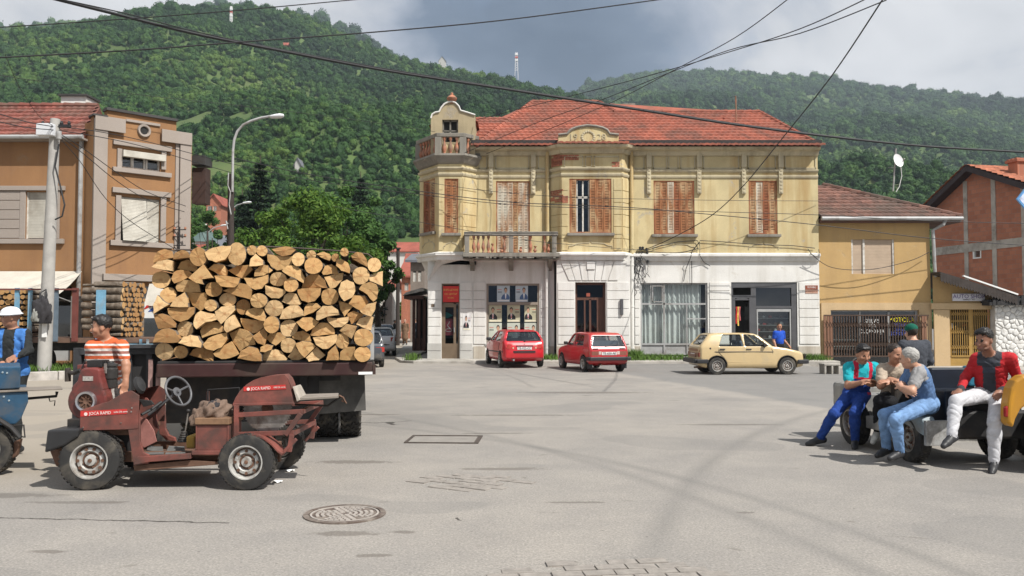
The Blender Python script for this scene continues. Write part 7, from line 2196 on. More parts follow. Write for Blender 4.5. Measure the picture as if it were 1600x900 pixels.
# ================================================================ cars
def carpaint(name,col,dusty=(.4,.35,.28),damt=.2):
 return M(name,col,.32,var=.06,vs=2,spec=.5,coat=.7,dirt=dusty,damt=damt,ds=2.2)
M_trim = M('black_car_trim',(.025,.025,.027),.5,var=.15)
M_cabin = M('dark_cabin',(.07,.07,.072),.85,var=.2)
M_seat = M('blue_grey_seat',(.10,.13,.18),.85,var=.2)
M_carglass = glassmat('car_glass',(.80,.84,.83),.05)
M_darkglass = glassmat('tinted_car_glass',(.3,.35,.35),.10)
M_tail = M('tail_lamp_red',(.40,.03,.02),.25,var=.1,coat=.5)
M_tail2 = M('tail_lamp_brown',(.22,.075,.05),.3,var=.15,coat=.5)
M_plate = M('number_plate_white',(.72,.72,.70),.5,var=.04)
M_chrome = M('dull_chrome',(.5,.5,.5),.3,metal=.8,var=.1)
def car(name,label,group,loc,head,scale,side,plan,front,belt,swin,rwin,fwin,wb,wr,paint,glass=M_carglass,h=.026,dark=None,rim=M_silver,rimr=.6):
 """closed-body car: x forward, y left. The shell is the meeting of three outlines, hollowed, with real window openings."""
 root = thing(name,label,'car',loc,head,group)
 root.scale = (scale,) * 3
 x0,x1 = min(p[0] for p in side) - .08,max(p[0] for p in side) + .08
 hw = max(abs(p[1]) for p in plan) + .08
 z1 = max(p[1] for p in side) + .08
 xs = np.arange(x0,x1,h); ys = np.arange(-hw,hw + h,h); zs = np.arange(.08,z1,h)
 sd = poly_sdf(*np.meshgrid(xs,zs,indexing='ij'),side)[:,None,:]
 pd = poly_sdf(*np.meshgrid(xs,ys,indexing='ij'),plan)[:,:,None]
 fd = poly_sdf(*np.meshgrid(ys,zs,indexing='ij'),front)[None,:,:]
 hull = smax(smax(sd,pd,.10),fd,.10)
 X = xs[:,None,None]; Y = ys[None,:,None]; Z = zs[None,None,:]
 D = hull.copy()
 for xw in (-wb / 2,wb / 2):
  arch = np.maximum(np.sqrt((X - xw) ** 2 + (Z - wr) ** 2) - wr * 1.16,.48 - np.abs(Y))
  D = np.maximum(D,-arch)
 cav = np.maximum(hull + .055,belt - .04 - Z)
 D = np.maximum(D,-cav)
 for w in swin:
  D = np.maximum(D,-np.maximum(poly_sdf(*np.meshgrid(xs,zs,indexing='ij'),w)[:,None,:],.3 - np.abs(Y)))
 if rwin:
  D = np.maximum(D,-np.maximum(poly_sdf(*np.meshgrid(ys,zs,indexing='ij'),rwin)[None],X + .9))
 if fwin:
  D = np.maximum(D,-np.maximum(poly_sdf(*np.meshgrid(ys,zs,indexing='ij'),fwin)[None],.1 - X))
 V,F,_ = surfnets(D,None,(xs[0],ys[0],zs[0]),h)
 c = V[F].mean(1)
 ix = np.clip(((c[:,0] - xs[0]) / h).round().astype(int),0,len(xs) - 1); iy = np.clip(((c[:,1] - ys[0]) / h).round().astype(int),0,len(ys) - 1); iz = np.clip(((c[:,2] - zs[0]) / h).round().astype(int),0,len(zs) - 1)
 inner = (hull[ix,iy,iz] < -.035)
 mi = np.where(inner,1,0)
 if dark is not None:
  mi = np.where(dark(c) & ~inner,2,mi)
 body = link(bpy.data.objects.new('body',np_mesh('body',V,F,[paint,M_cabin,M_trim],mi)),root)
 G = np.maximum(hull + .028,belt - .02 - Z)
 V,F,_ = surfnets(G,None,(xs[0],ys[0],zs[0]),h)
 link(bpy.data.objects.new('glass',np_mesh('glass',V,F,glass)),root)
 def ys_(x,z):
  k = hull[np.clip(int(round((x - xs[0]) / h)),0,len(xs) - 1),:,np.clip(int(round((z - zs[0]) / h)),0,len(zs) - 1)]
  i = np.argwhere(k < 0)
  return ys[i[-1,0]] + h * .5 if len(i) else .7
 def xr_(y,z):
  k = hull[:,np.clip(int(round((y - ys[0]) / h)),0,len(ys) - 1),np.clip(int(round((z - zs[0]) / h)),0,len(zs) - 1)]
  i = np.argwhere(k < 0)
  return xs[i[0,0]] - h * .5 if len(i) else x0
 for sx_ in (-1,1):
  for sy_ in (-1,1):
   wheel(root,(sx_ * wb / 2,sy_ * (hw - .08 - .10),wr),wr,.17,0 if sy_ < 0 else math.pi,rim,rimr)
 for (a,b,c0,c1,zt) in ((-.05,.42,-.52,-.08,.92),(-.05,.42,.08,.52,.92),(-1.0,-.55,-.58,.58,.86)):
  m_ = MB(); m_.box(a,b,c0,c1,belt - .3,belt - .12); m_.hexa([(a - .16,c0,belt - .2),(a,c0,belt - .2),(a,c1,belt - .2),(a - .16,c1,belt - .2),(a - .3,c0 + .05,zt + .22),(a - .2,c0 + .05,zt + .22),(a - .2,c1 - .05,zt + .22),(a - .3,c1 - .05,zt + .22)])
  m_.build('seat',M_seat,root,bevel=.04)
 steering(root,Vector((.48,.32,belt + .02)),(-.9,0,.42),.17,Matrix(),Vector((.7,.32,belt - .1)))
 return root,ys_,xr_
def side_line(root,ys_,pts,r=.006,mat=None,sides=(-1,1),name='door_seam'):
 for s_ in sides:
  m_ = MB(); m_.tube([(x,s_ * (ys_(x,z) + .001),z) for x,z in pts],r,4); m_.build(name,mat or M_trim,root)
def rear_box(root,xr_,name,y0,y1,z0,z1,mat,out=.02,bevel=.008,inn=.05):
 m_ = MB(); n = 4
 for i in range(n):
  ya,yb = lerp(y0,y1,i / n),lerp(y0,y1,(i + 1) / n)
  a,b = xr_(ya,z0) - out,xr_(yb,z0) - out; c,d = xr_(ya,z1) - out,xr_(yb,z1) - out
  m_.hexa([(a,ya,z0),(b,yb,z0),(b + inn,yb,z0),(a + inn,ya,z0),(c,ya,z1),(d,yb,z1),(d + inn,yb,z1),(c + inn,ya,z1)])
 return m_.build(name,mat,root)
def rear_text(root,xr_,t,z,size,y=0.0):
 T_ = facing((xr_(y,z) - .032,y,z),(0,-1,0))
 return text_mesh('plate_lettering',t,size,M_blackp,T_,root,.001)
M_beige = carpaint('beige_car_paint',(.56,.42,.22),(.45,.36,.22),.2)
gside = [(-1.80,.30),(-1.83,.55),(-1.78,.92),(-1.42,1.35),(-1.2,1.405),(-.2,1.42),(.12,1.39),(.28,1.32),(.72,.95),(1.2,.88),(1.68,.77),(1.80,.70),(1.84,.45),(1.80,.28),(1.5,.19),(-1.5,.19)]
gplan = [(-1.84,-.62),(-1.72,-.78),(0,-.815),(1.45,-.79),(1.80,-.68),(1.84,-.3),(1.84,.3),(1.80,.68),(1.45,.79),(0,.815),(-1.72,.78),(-1.84,.62)]
def fsec(w,wr_,zb,zt,zl=.19,wl=.74):
 return [(-wl,zl),(-w,zl + .16),(-w,zb - .2),(-w + .02,zb),(-wr_,zt - .06),(-wr_ + .12,zt),(wr_ - .12,zt),(wr_,zt - .06),(w - .02,zb),(w,zb - .2),(w,zl + .16),(wl,zl)]
CG = Vector((PX(1163,25.9),25.9,0))
golf,gy_,gxr = car('beige_hatchback','beige boxy five-door hatchback parked side on before the grey shop front',None,CG,R(3),.90,gside,gplan,fsec(.81,.60,.92,1.42),.92,
 [[(-1.13,.95),(-.97,1.33),(-.36,1.34),(-.29,.95)],[(-.24,.95),(-.24,1.34),(.10,1.32),(.56,.95)]],[(-.56,.99),(.56,.99),(.46,1.31),(-.46,1.31)],[(-.62,.99),(.62,.99),(.5,1.33),(-.5,1.33)],2.40,.29,M_beige)
for pts in ([(-.27,.93),(-.25,.25)],[(-1.16,.93),(-1.14,.75),(-.95,.55),(-.84,.3)],[(.60,.93),(.70,.8),(.70,.28)],[(-.84,.245),(.7,.245)]):
 side_line(golf,gy_,pts,.006)
side_line(golf,gy_,[(-1.78,.76),(-1.2,.765),(0,.765),(.72,.76)],.014,M_trim,name='side_trim')
side_line(golf,gy_,[(-.84,.42),(0,.42),(.7,.42)],.006,M_beige,name='side_crease')
for s_ in (-1,1):
 for x in (-1.02,-.12):
  y = gy_(x,.85); m_ = MB(); m_.box(x - .09,x + .09,s_ * y - .022,s_ * y + .022,.835,.87); m_.build('door_handle',M_trim,golf,bevel=.008)
 y = gy_(.42,.95); m_ = MB(); m_.box(.36,.46,s_ * (y + .07) - .05,s_ * (y + .07) + .05,.93,1.04); m_.box(.40,.43,s_ * y - .04,s_ * y + .04,.9,.95); m_.build('door_mirror',M_trim,golf,bevel=.015)
 y = gy_(-1.45,.86); m_ = MB(); m_.lathe([(.055,0),(.05,.012),(.02,.014),(.0,.02)],14,Matrix.Translation((-1.42,s_ * (y - .004),.86)) @ Matrix.Rotation(R(-90 * s_),4,'X')); m_.build('fuel_cap',M_trim,golf,smooth=40)
 for xw in (-1.2,1.2):
  m_ = MB(); m_.tube([(xw + .345 * math.cos(a),s_ * (gy_(xw,.5) + .004),.29 + .345 * math.sin(a)) for a in [R(8 + i * 164 / 14) for i in range(15)]],.013,5); m_.build('arch_lip',M_trim,golf)
m_ = MB(); m_.box(-1.97,-1.80,-.76,.76,.38,.52); [m_.box(-1.9,-1.5,s_ * .8 - .03,s_ * .8 + .03,.38,.52) for s_ in (-1,1)]; m_.build('rear_bumper',M_trim,golf,bevel=.025)
m_ = MB(); m_.box(1.80,1.96,-.74,.74,.36,.50); [m_.box(1.55,1.9,s_ * .77 - .03,s_ * .77 + .03,.36,.50) for s_ in (-1,1)]; m_.build('front_bumper',M_trim,golf,bevel=.025)
for s_ in (-1,1):
 rear_box(golf,gxr,'tail_lamp',s_ * .42,s_ * .72,.60,.74,M_tail2)
rear_box(golf,gxr,'tail_panel',-.40,.40,.58,.73,M('brown_tail_panel',(.2,.1,.06),.4))
rear_box(golf,gxr,'number_plate',-.25,.25,.60,.70,M_plate,.03)
rear_box(golf,gxr,'badge_strip',-.7,.7,.77,.86,M('brown_badge_strip',(.26,.13,.06),.4),.012)
m_ = MB(); m_.box(1.84,1.862,-.7,.7,.53,.68); m_.build('front_grille',M_trim,golf)
m_ = MB(); m_.cyl((-1.9,-.45,.24),(-1.3,-.45,.24),.03,n=8); m_.build('exhaust',M_rustd,golf)
m_ = MB(); m_.tube([(-1.62,.1,1.11),(-1.66,-.25,1.05)],.01,5); m_.build('rear_wiper',M_trim,golf)
M_redcar = carpaint('bright_red_paint',(.56,.018,.028),(.4,.1,.08),.05)
pside = [(-1.92,.36),(-1.98,.55),(-1.97,.80),(-1.88,.93),(-1.55,1.33),(-1.25,1.39),(-.3,1.42),(.1,1.38),(.3,1.3),(.95,.96),(1.5,.86),(1.9,.68),(1.98,.5),(1.92,.26),(1.6,.19),(-1.6,.2)]
pplan = [(-1.98,-.45),(-1.93,-.70),(-1.7,-.80),(0,-.845),(1.5,-.80),(1.85,-.68),(1.98,-.3),(1.98,.3),(1.85,.68),(1.5,.80),(0,.845),(-1.7,.80),(-1.93,.70),(-1.98,.45)]
AP = R(90 + 12)
pc = Vector((PX(820,28.4),28.4,0.02)) + Vector((math.cos(AP),math.sin(AP),0)) * 1.85
peug,py_,pxr = car('red_hatchback','bright red rounded hatchback parked with its tail out before the posters',None,pc,AP,.93,pside,pplan,fsec(.84,.60,.92,1.42),.93,
 [[(-1.25,.97),(-.95,1.30),(-.25,1.33),(-.2,.97)],[(-.14,.97),(-.14,1.33),(.12,1.31),(.72,.97)]],[(-.66,.98),(.66,.98),(.53,1.31),(-.53,1.31)],[(-.65,1.0),(.65,1.0),(.5,1.33),(-.5,1.33)],2.58,.29,M_redcar,M_darkglass)
rear_box(peug,pxr,'bumper_strip',-.79,.79,.555,.62,M_trim,.03)
for s_ in (-1,1):
 rear_box(peug,pxr,'tail_lamp',s_ * .46,s_ * .76,.70,.86,M_tail,.012)
 rear_box(peug,pxr,'reversing_lamp',s_ * .40,s_ * .45,.70,.76,M('lamp_cream',(.6,.45,.3),.3),.014)
 m_ = MB(); y = py_(.62,.98); m_.box(.56,.7,s_ * (y + .1) - .1,s_ * (y + .1) + .08,.96,1.08); m_.build('door_mirror',M_trim,peug,bevel=.03)
rear_box(peug,pxr,'number_plate',-.27,.27,.665,.765,M_plate,.022)
rear_text(peug,pxr,'TE-922-CC',.715,.105)
rear_box(peug,pxr,'plate_lamp_bar',-.32,.32,.785,.82,M_trim,.016)
m_ = MB(); m_.tube([(pxr(-.05,1.0) - .03,-.05,.99),(pxr(-.5,1.02) - .03,-.52,1.03)],.013,5); m_.cyl((pxr(0,.98) - .05,-.02,.98),(pxr(0,.98) + .02,-.02,.98),.03,n=8); m_.build('rear_wiper',M_trim,peug)
m_ = MB(); m_.lathe([(.035,0),(.03,.012),(0,.014)],10,Matrix.Translation((pxr(0,.86),0,.86)) @ Matrix.Rotation(R(-90),4,'Y')); m_.build('badge',M_chrome,peug)
m_ = MB(); m_.cyl((-2.02,.42,.29),(-1.5,.42,.30),.035,n=10); m_.build('exhaust',M_chrome,peug)
for pts in ([(-.17,.95),(-.17,.25)],[(-1.2,.9),(-.95,.5),(-.8,.25)],[(.75,.9),(.8,.28)]):
 side_line(peug,py_,pts,.006)
side_line(peug,py_,[(-1.6,.58),(0,.56),(1.5,.55)],.02,M_trim,name='side_trim')
M_redcar2 = carpaint('faded_red_paint',(.42,.02,.025),(.4,.12,.08),.12)
yside = [(-1.66,.34),(-1.70,.5),(-1.69,.78),(-1.63,.86),(-1.42,1.27),(-1.2,1.36),(-.2,1.39),(.1,1.35),(.25,1.28),(.62,.90),(1.2,.82),(1.62,.68),(1.74,.62),(1.76,.4),(1.7,.25),(1.4,.19),(-1.35,.2)]
yplan = [(-1.70,-.66),(-1.6,-.74),(0,-.77),(1.4,-.74),(1.7,-.64),(1.76,-.3),(1.76,.3),(1.7,.64),(1.4,.74),(0,.77),(-1.6,.74),(-1.70,.66)]
AY = R(90 + 17)
yc = Vector((PX(952,26.3),26.3,0)) + Vector((math.cos(AY),math.sin(AY),0)) * 1.55
yugo,yy_,yxr = car('small_red_hatchback','small boxy red hatchback with a wide pale rear window beside the centre door',None,yc,AY,.92,yside,yplan,fsec(.765,.60,.86,1.39,.2,.7),.87,
 [[(-1.05,.91),(-.95,1.26),(-.25,1.29),(-.2,.91)],[(-.13,.91),(-.13,1.29),(.08,1.27),(.48,.91)]],[(-.62,.90),(.62,.90),(.52,1.25),(-.52,1.25)],[(-.6,.94),(.6,.94),(.5,1.29),(-.5,1.29)],2.15,.275,M_redcar2,glassmat('dusty_car_glass',(.72,.74,.72),.16))
m_ = MB(); m_.box(-1.82,-1.68,-.76,.76,.41,.53); [m_.box(-1.75,-1.45,s_ * .76 - .03,s_ * .76 + .03,.41,.53) for s_ in (-1,1)]; m_.build('rear_bumper',M_trim,yugo,bevel=.02)
for s_ in (-1,1):
 rear_box(yugo,yxr,'tail_lamp',s_ * .40,s_ * .72,.585,.72,M_tail2,.012)
 rear_box(yugo,yxr,'reversing_lamp',s_ * .29,s_ * .39,.61,.72,M('lamp_pale',(.55,.45,.4),.3),.014)
 m_ = MB(); y = yy_(.4,.9); m_.box(.36,.48,s_ * (y + .08) - .07,s_ * (y + .08) + .06,.92,1.02); m_.build('door_mirror',M_trim,yugo,bevel=.02)
 m_ = MB(); y = s_ * .5; m_.box(-1.70,-1.62,y - .1,y + .1,.825,.84); m_.build('hinge_strip',M_wpaint,yugo)
 m_ = MB(); m_.box(-1.5,-1.46,s_ * .64 - .09,s_ * .64 + .09,.12,.36); m_.build('mud_flap',M_trim,yugo)
rear_box(yugo,yxr,'number_plate',-.27,.27,.595,.70,M_plate,.02)
rear_text(yugo,yxr,'TE-650-AE',.648,.11)
m_ = MB(); m_.tube([(yxr(.1,.9) - .03,.12,.90),(yxr(-.3,.95) - .03,-.32,.96)],.012,5); m_.build('rear_wiper',M_trim,yugo)
for k,(x0_,x1_,z0_,z1_) in enumerate(((-.64,.64,.885,.9),(-.54,.54,1.255,1.27))):
 rear_box(yugo,yxr,'window_seal',x0_,x1_,z0_,z1_,M_wpaint if k else M_trim,.006)
for pts in ([(-.16,.88),(-.16,.25)],[(-1.1,.85),(-.85,.5),(-.75,.25)],[(.55,.85),(.6,.28)]):
 side_line(yugo,yy_,pts,.006)
m_ = MB(); m_.cyl((-1.72,.3,.26),(-1.2,.3,.28),.025,n=8); m_.build('exhaust',M_rustd,yugo)
M_whitecar = carpaint('white_car_paint',(.66,.67,.68),(.4,.38,.35),.12)
AW = R(90 + 15)
wc_ = Vector((PX(594,38),38,0)) + Vector((math.cos(AW),math.sin(AW),0)) * 1.8
wh,wy_,wxr = car('white_hatchback','white hatchback with red tail lamp driving up the side street beside the lorry','cars in the side street',wc_,AW,.95,pside,pplan,fsec(.84,.60,.92,1.42),.93,[[(-1.25,.97),(-.95,1.30),(.12,1.31),(.72,.97)]],[(-.66,.98),(.66,.98),(.53,1.31),(-.53,1.31)],[(-.65,1.0),(.65,1.0),(.5,1.33),(-.5,1.33)],2.58,.29,M_whitecar,M_darkglass,.04)
for s_ in (-1,1):
 rear_box(wh,wxr,'tail_lamp',s_ * .5,s_ * .78,.72,.9,M_tail,.015)
rear_box(wh,wxr,'bumper_strip',-.78,.78,.53,.57,M_trim,.02); rear_box(wh,wxr,'number_plate',-.27,.27,.6,.7,M_plate,.02)
w2c = Vector((PX(601,62),62,0))
w2,a_,b_ = car('white_saloon','distant white car further up the side street behind the white hatchback','cars in the side street',w2c,R(-65),.95,gside,gplan,fsec(.81,.60,.92,1.42),.92,[[(-1.13,.95),(-.97,1.33),(.10,1.32),(.56,.95)]],[(-.56,.99),(.56,.99),(.46,1.31),(-.46,1.31)],[(-.62,.99),(.62,.99),(.5,1.33),(-.5,1.33)],2.40,.29,M_whitecar,M_darkglass,.05)
AD = R(90 + 14)
dc_ = Vector((PX(570,28.5),28.5,0)) + Vector((math.cos(AD),math.sin(AD),0)) * 1.7
dk,a_,dxr = car('dark_car','dark grey car half hidden behind the log lorry','cars in the side street',dc_,AD,.95,yside,yplan,fsec(.765,.60,.86,1.39,.2,.7),.87,[[(-1.05,.91),(-.95,1.26),(.08,1.27),(.48,.91)]],[(-.62,.90),(.62,.90),(.52,1.25),(-.52,1.25)],[(-.6,.94),(.6,.94),(.5,1.29),(-.5,1.29)],2.15,.275,carpaint('dark_grey_paint',(.05,.055,.065),(.2,.18,.15),.15),M_darkglass,.05)
for s_ in (-1,1):
 rear_box(dk,dxr,'tail_lamp',s_ * .42,s_ * .72,.58,.75,M_tail,.015)
# ================================================================ people
def vnorm(v):
 v = np.asarray(v,float)
 return v / max(np.linalg.norm(v),1e-9)
def wrinkle(p,f,seed):
 x,y,z = p[...,0] * f,p[...,1] * f,p[...,2] * f
 a = np.sin(x * 1.3 + 2.1 * np.sin(z * .9 + seed) + y * .7) * np.cos(z * 1.7 + 1.4 * np.sin(x * .8 + seed * 2) + y * .5)
 b = np.sin((x + z) * 2.3 + 1.7 * np.sin(y * 1.9 + seed)) * .5
 return a + b
def creases(p,f,seed):
 x,y,z = p[...,0] * f,p[...,1] * f,p[...,2] * f
 a = np.abs(np.sin(z * 1.0 + .45 * x + 1.3 * np.sin(x * .8 + y * .6 + seed) + .8 * np.sin(z * .37 + seed * 3)))
 b = np.abs(np.sin(.75 * z - .7 * x + .5 * y + 1.2 * np.sin(z * .6 + seed * 2) + seed))
 m = .5 + .5 * np.sin(x * .33 + z * .29 + y * .21 + seed * 5)
 return (1 - a) ** 3 * m + (1 - b) ** 3 * (1 - m)
SK,HR,TP,BT,SH,X1,X2,EY,LP,WH = range(10)
BODYLOG = []
def person(label,J,mats,group=None,h=.009,hair='short',sleeve='short',paint=None,fwd_head=None,stubble=False,curl=.5,build=1.0,hat=None,glasses=False,seed=1.0,foot_dir=None,hand_n=None,skirt=0.0,collar=False,trouser_w=1.0,name='person'):
 J = {k: np.asarray(v,float) for k,v in J.items()}
 N,PV,HD = J['neck'],J['pelvis'],J['head']
 SLd,SRd = J['sl'],J['sr']
 u = vnorm(N - PV)
 r = SRd - SLd
 r = vnorm(r - u * np.dot(r,u))
 f = vnorm(np.cross(u,r))
 hf = vnorm(fwd_head if fwd_head is not None else f)
 hu = vnorm(np.array([0,0,1.0]) - hf * hf[2]) if abs(hf[2]) < .9 else u
 hu = vnorm(hu + .25 * vnorm(HD - N))
 hf = vnorm(hf - hu * np.dot(hf,hu))
 hr = np.cross(hf,hu)
 b = build
 pr = []
 def rc(a,c,ra,rb,lab,k=.03):
  pr.append(('rc',np.asarray(a,float),np.asarray(c,float),ra,rb,lab,k,None))
 def el(c,ax,rad,lab,k=.03,plane=None):
  pr.append(('el',np.asarray(c,float),np.asarray(ax,float),np.asarray(rad,float),0,lab,k,plane))
 tax = np.array([r,f,u])
 at = lambda t,dr=0.,df=0.: PV + (N - PV) * t + r * dr + f * df
 el(at(.0,0,-.005),tax,(.168 * b,.125 * b,.125),BT,.04)
 el(at(.30,0,.008),tax,(.158 * b,.122 * b,.17),TP,.05)
 el(at(.62,0,.0),tax,(.172 * b,.122 * b,.19),TP,.05)
 el(at(.82,0,-.012),tax,(.165 * b,.098 * b,.11),TP,.05)
 for s_ in (SLd,SRd):
  rc(at(.9,0,-.015),s_,.062,.06,TP,.05)
  el(s_ - u * .005,tax,(.066,.066,.066),TP,.04)
 rc(at(.93,0,-.01),HD - hu * .06 - hf * .012,.058,.052,SK,.02)
 hx = np.array([hr,hf,hu])
 el(HD + hu * .028 - hf * .008,hx,(.074,.095,.092),SK,.02)
 el(HD - hu * .035 + hf * .022,hx,(.06,.072,.078),SK,.03)
 el(HD - hu * .086 + hf * .058,hx,(.03,.026,.024),SK,.025)
 rc(HD + hu * .012 + hf * .088,HD - hu * .024 + hf * .108,.009,.0145,SK,.010)
 el(HD - hu * .028 + hf * .094,hx,(.019,.013,.011),SK,.010)
 for s_ in (-1,1):
  el(HD + hr * s_ * .075 - hu * .005 - hf * .008,hx,(.012,.02,.032),SK,.008)
  el(HD + hr * s_ * .031 + hu * .014 + hf * .083,hx,(.0105,.007,.0055),EY,.003)
  if h < .0085: el(HD + hr * s_ * .033 + hu * .032 + hf * .087,hx,(.02,.008,.005),HR,.003)
  el(HD + hr * s_ * .045 - hu * .022 + hf * .062,hx,(.025,.025,.022),SK,.025)
 el(HD - hu * .056 + hf * .089,hx,(.024,.009,.0055),LP,.003)
 if stubble:
  el(HD - hu * .062 + hf * .038,hx,(.0615,.068,.05),X2,.006,plane=(HD - hu * .066,hu,-1))
 if glasses:
  for s_ in (-1,1):
   el(HD + hr * s_ * .034 + hu * .014 + hf * .096,hx,(.027,.006,.02),EY,.002)
 if hair == 'short':
  el(HD + hu * .036 - hf * .014,hx,(.081,.1,.094),HR,.004,plane=(HD + hu * .052 + hf * .03,vnorm(hu * .55 - hf * .83),1))
 elif hair == 'thick':
  el(HD + hu * .050 - hf * .012,hx,(.084,.104,.098),HR,.006,plane=(HD + hu * .058 + hf * .03,vnorm(hu * .62 - hf * .78),1))
  for s_ in (-1,1):
   el(HD + hu * .105 + hf * .045 + hr * s_ * .028,hx,(.042,.04,.026),HR,.02)
 elif hair == 'scarf':
  el(HD + hu * .02 - hf * .016,hx,(.088,.105,.118),X1,.01,plane=(HD + hf * .05,-hf,1))
  rc(HD - hu * .07,at(.92),.075,.09,X1,.03)
 if hat == 'cap':
  el(HD + hu * .06 - hf * .004,hx,(.09,.11,.085),X2,.003,plane=(HD + hu * .045,hu,1))
 if hat == 'bucket':
  el(HD + hu * .06,hx,(.092,.112,.075),WH,.004,plane=(HD + hu * .04,hu,1))
  el(HD + hu * .042 + hf * .01,hx,(.13,.15,.017),WH,.012)
 for sd,S0,E,Wr in (('l',SLd,J['el'],J['wl']),('r',SRd,J['er'],J['wr'])):
  if sleeve == 'long':
   rc(S0,E,.064 * b,.052,X1 if mats.get('sleeve_x1') else TP,.03)
   rc(E,Wr,.053,.040,X1 if mats.get('sleeve_x1') else TP,.03)
  else:
   t = {'short': .62,'none': .12}[sleeve]
   rc(S0,S0 + (E - S0) * t,.068 * b,.064 * b,TP,.03)
   rc(S0,E,.052 * b,.043,SK,.012)
   rc(E,E + (Wr - E) * .35,.044,.042,SK,.02)
   rc(E + (Wr - E) * .3,Wr,.042,.029,SK,.02)
  hd_ = vnorm(J.get('g' + sd,Wr + (Wr - E)) - Wr)
  pn = (hand_n or {}).get(sd)
  pn = vnorm(pn) if pn is not None else vnorm(np.cross(hd_,r if sd == 'r' else -r) + 1e-3)
  pn = vnorm(pn - hd_ * np.dot(pn,hd_))
  ac = np.cross(hd_,pn)
  if sd == 'l': ac = -ac
  rc(Wr - hd_ * .01,Wr + hd_ * .03,.028,.03,SK,.02)
  el(Wr + hd_ * .055,np.array([hd_,ac,pn]),(.052,.042,.019),SK,.02)
  for i_,(off,ln) in enumerate(((.031,.068),(.0105,.078),(-.0105,.072),(-.031,.056))):
   b0 = Wr + hd_ * .088 + ac * off
   d1 = vnorm(hd_ - pn * curl * .6 + ac * off * 1.5)
   d2 = vnorm(hd_ - pn * curl * 1.7 + ac * off)
   m1 = b0 + d1 * ln * .5
   rc(b0,m1,.0105,.0095,SK,.006)
   rc(m1,m1 + d2 * ln * .5,.0095,.008,SK,.006)
  t0 = Wr + hd_ * .028 + ac * .034
  t1 = t0 + vnorm(hd_ * .7 + ac * .7 - pn * .3) * .034
  rc(t0 - ac * .01,t1,.0135,.011,SK,.01)
  rc(t1,t1 + vnorm(hd_ - pn * curl * .8 + ac * .2) * .03,.011,.009,SK,.006)
 tw = trouser_w
 for sd,H,K,A in (('l',J['hl'],J['kl'],J['al']),('r',J['hr'],J['kr'],J['ar'])):
  rc(H,K,.092 * b * tw,.068 * tw,BT,.05)
  rc(K,K + (A - K) * .35,.067 * tw,.066 * tw,BT,.03)
  rc(K + (A - K) * .3,A + (K - A) * .06,.066 * tw,.054 * tw,BT,.03)
  if mats.get('sock'):
   rc(A + (K - A) * .1,A,.042,.04,WH,.004)
  else:
   rc(A + (K - A) * .1,A,.045,.042,SH,.004)
  toe = J['t' + sd]
  fd_ = toe - A
  fdn = vnorm(fd_)
  dn = np.array([0,0,-1.0]) - fdn * (-fdn[2]); dn = vnorm(dn)
  sole = vnorm(np.cross(np.cross(fdn,[0,0,-1.0]),fdn))
  hl_ = A + sole * .035 - fdn * .045
  rc(hl_,A + fdn * .04 + sole * .02,.037,.043,SH,.02)
  rc(hl_ + sole * .005,A + fdn * .11 + sole * .035,.036,.04,SH,.02)
  rc(A + fdn * .09 + sole * .036,A + fdn * .175 + sole * .046,.041,.032,SH,.02)
 if skirt:
  rc(PV + u * .05,PV - np.array([0,0,skirt]),.17,.2,TP,.06)
 pts = [p[1] for p in pr] + [p[2] for p in pr if p[0] == 'rc']
 lo = np.min(pts,0) - .17; hi = np.max(pts,0) + .17
 n = np.ceil((hi - lo) / h).astype(int)
 ax = [lo[i] + h * np.arange(n[i]) for i in range(3)]
 D = np.full(n,.2,np.float32); B = np.full(n,9.,np.float32); L = np.zeros(n,np.int8)
 for (ty,a,c,ra,rb,lab,k,plane) in pr:
  m = .05 + k
  if ty == 'rc':
   blo,bhi = np.minimum(a - ra,c - rb) - m,np.maximum(a + ra,c + rb) + m
  else:
   q = ra.max() + m
   blo,bhi = a - q,a + q
  i0 = np.maximum(0,((blo - lo) / h).astype(int)); i1 = np.minimum(n,((bhi - lo) / h).astype(int) + 2)
  if (i1 <= i0).any(): continue
  sl = tuple(slice(i0[i],i1[i]) for i in range(3))
  Xg = ax[0][sl[0]][:,None,None]; Yg = ax[1][sl[1]][None,:,None]; Zg = ax[2][sl[2]][None,None,:]
  if ty == 'rc':
   ba = c - a; l2 = max(ba @ ba,1e-9)
   t = np.clip(((Xg - a[0]) * ba[0] + (Yg - a[1]) * ba[1] + (Zg - a[2]) * ba[2]) / l2,0,1)
   d = np.sqrt((Xg - a[0] - t * ba[0]) ** 2 + (Yg - a[1] - t * ba[1]) ** 2 + (Zg - a[2] - t * ba[2]) ** 2) - (ra + t * (rb - ra))
  else:
   x,y,z = Xg - a[0],Yg - a[1],Zg - a[2]
   q = [(x * c[i][0] + y * c[i][1] + z * c[i][2]) for i in range(3)]
   k0 = np.sqrt(sum((q[i] / ra[i]) ** 2 for i in range(3)))
   k1 = np.sqrt(sum((q[i] / ra[i] ** 2) ** 2 for i in range(3)))
   d = k0 * (k0 - 1) / np.maximum(k1,1e-6)
   if plane is not None:
    po,pn_,sg = plane
    pd_ = -((Xg - po[0]) * pn_[0] + (Yg - po[1]) * pn_[1] + (Zg - po[2]) * pn_[2]) * sg
    d = np.maximum(d,pd_)
  d = d.astype(np.float32)
  up_ = d < B[sl]
  same = (L[sl] == lab) | (B[sl] > 5)
  kk = np.where(same,k,min(k,.008)).astype(np.float32)
  D[sl] = smin(D[sl],d,kk)
  L[sl] = np.where(up_,lab,L[sl]); B[sl] = np.minimum(B[sl],d)
 near = np.abs(D) < .03
 I = np.argwhere(near)
 pp = lo + I * h
 lab_ = L[near]
 amp = np.select([(lab_ == TP) | (lab_ == X1),lab_ == BT,lab_ == HR],[.0028,.0013,.0040],0.)
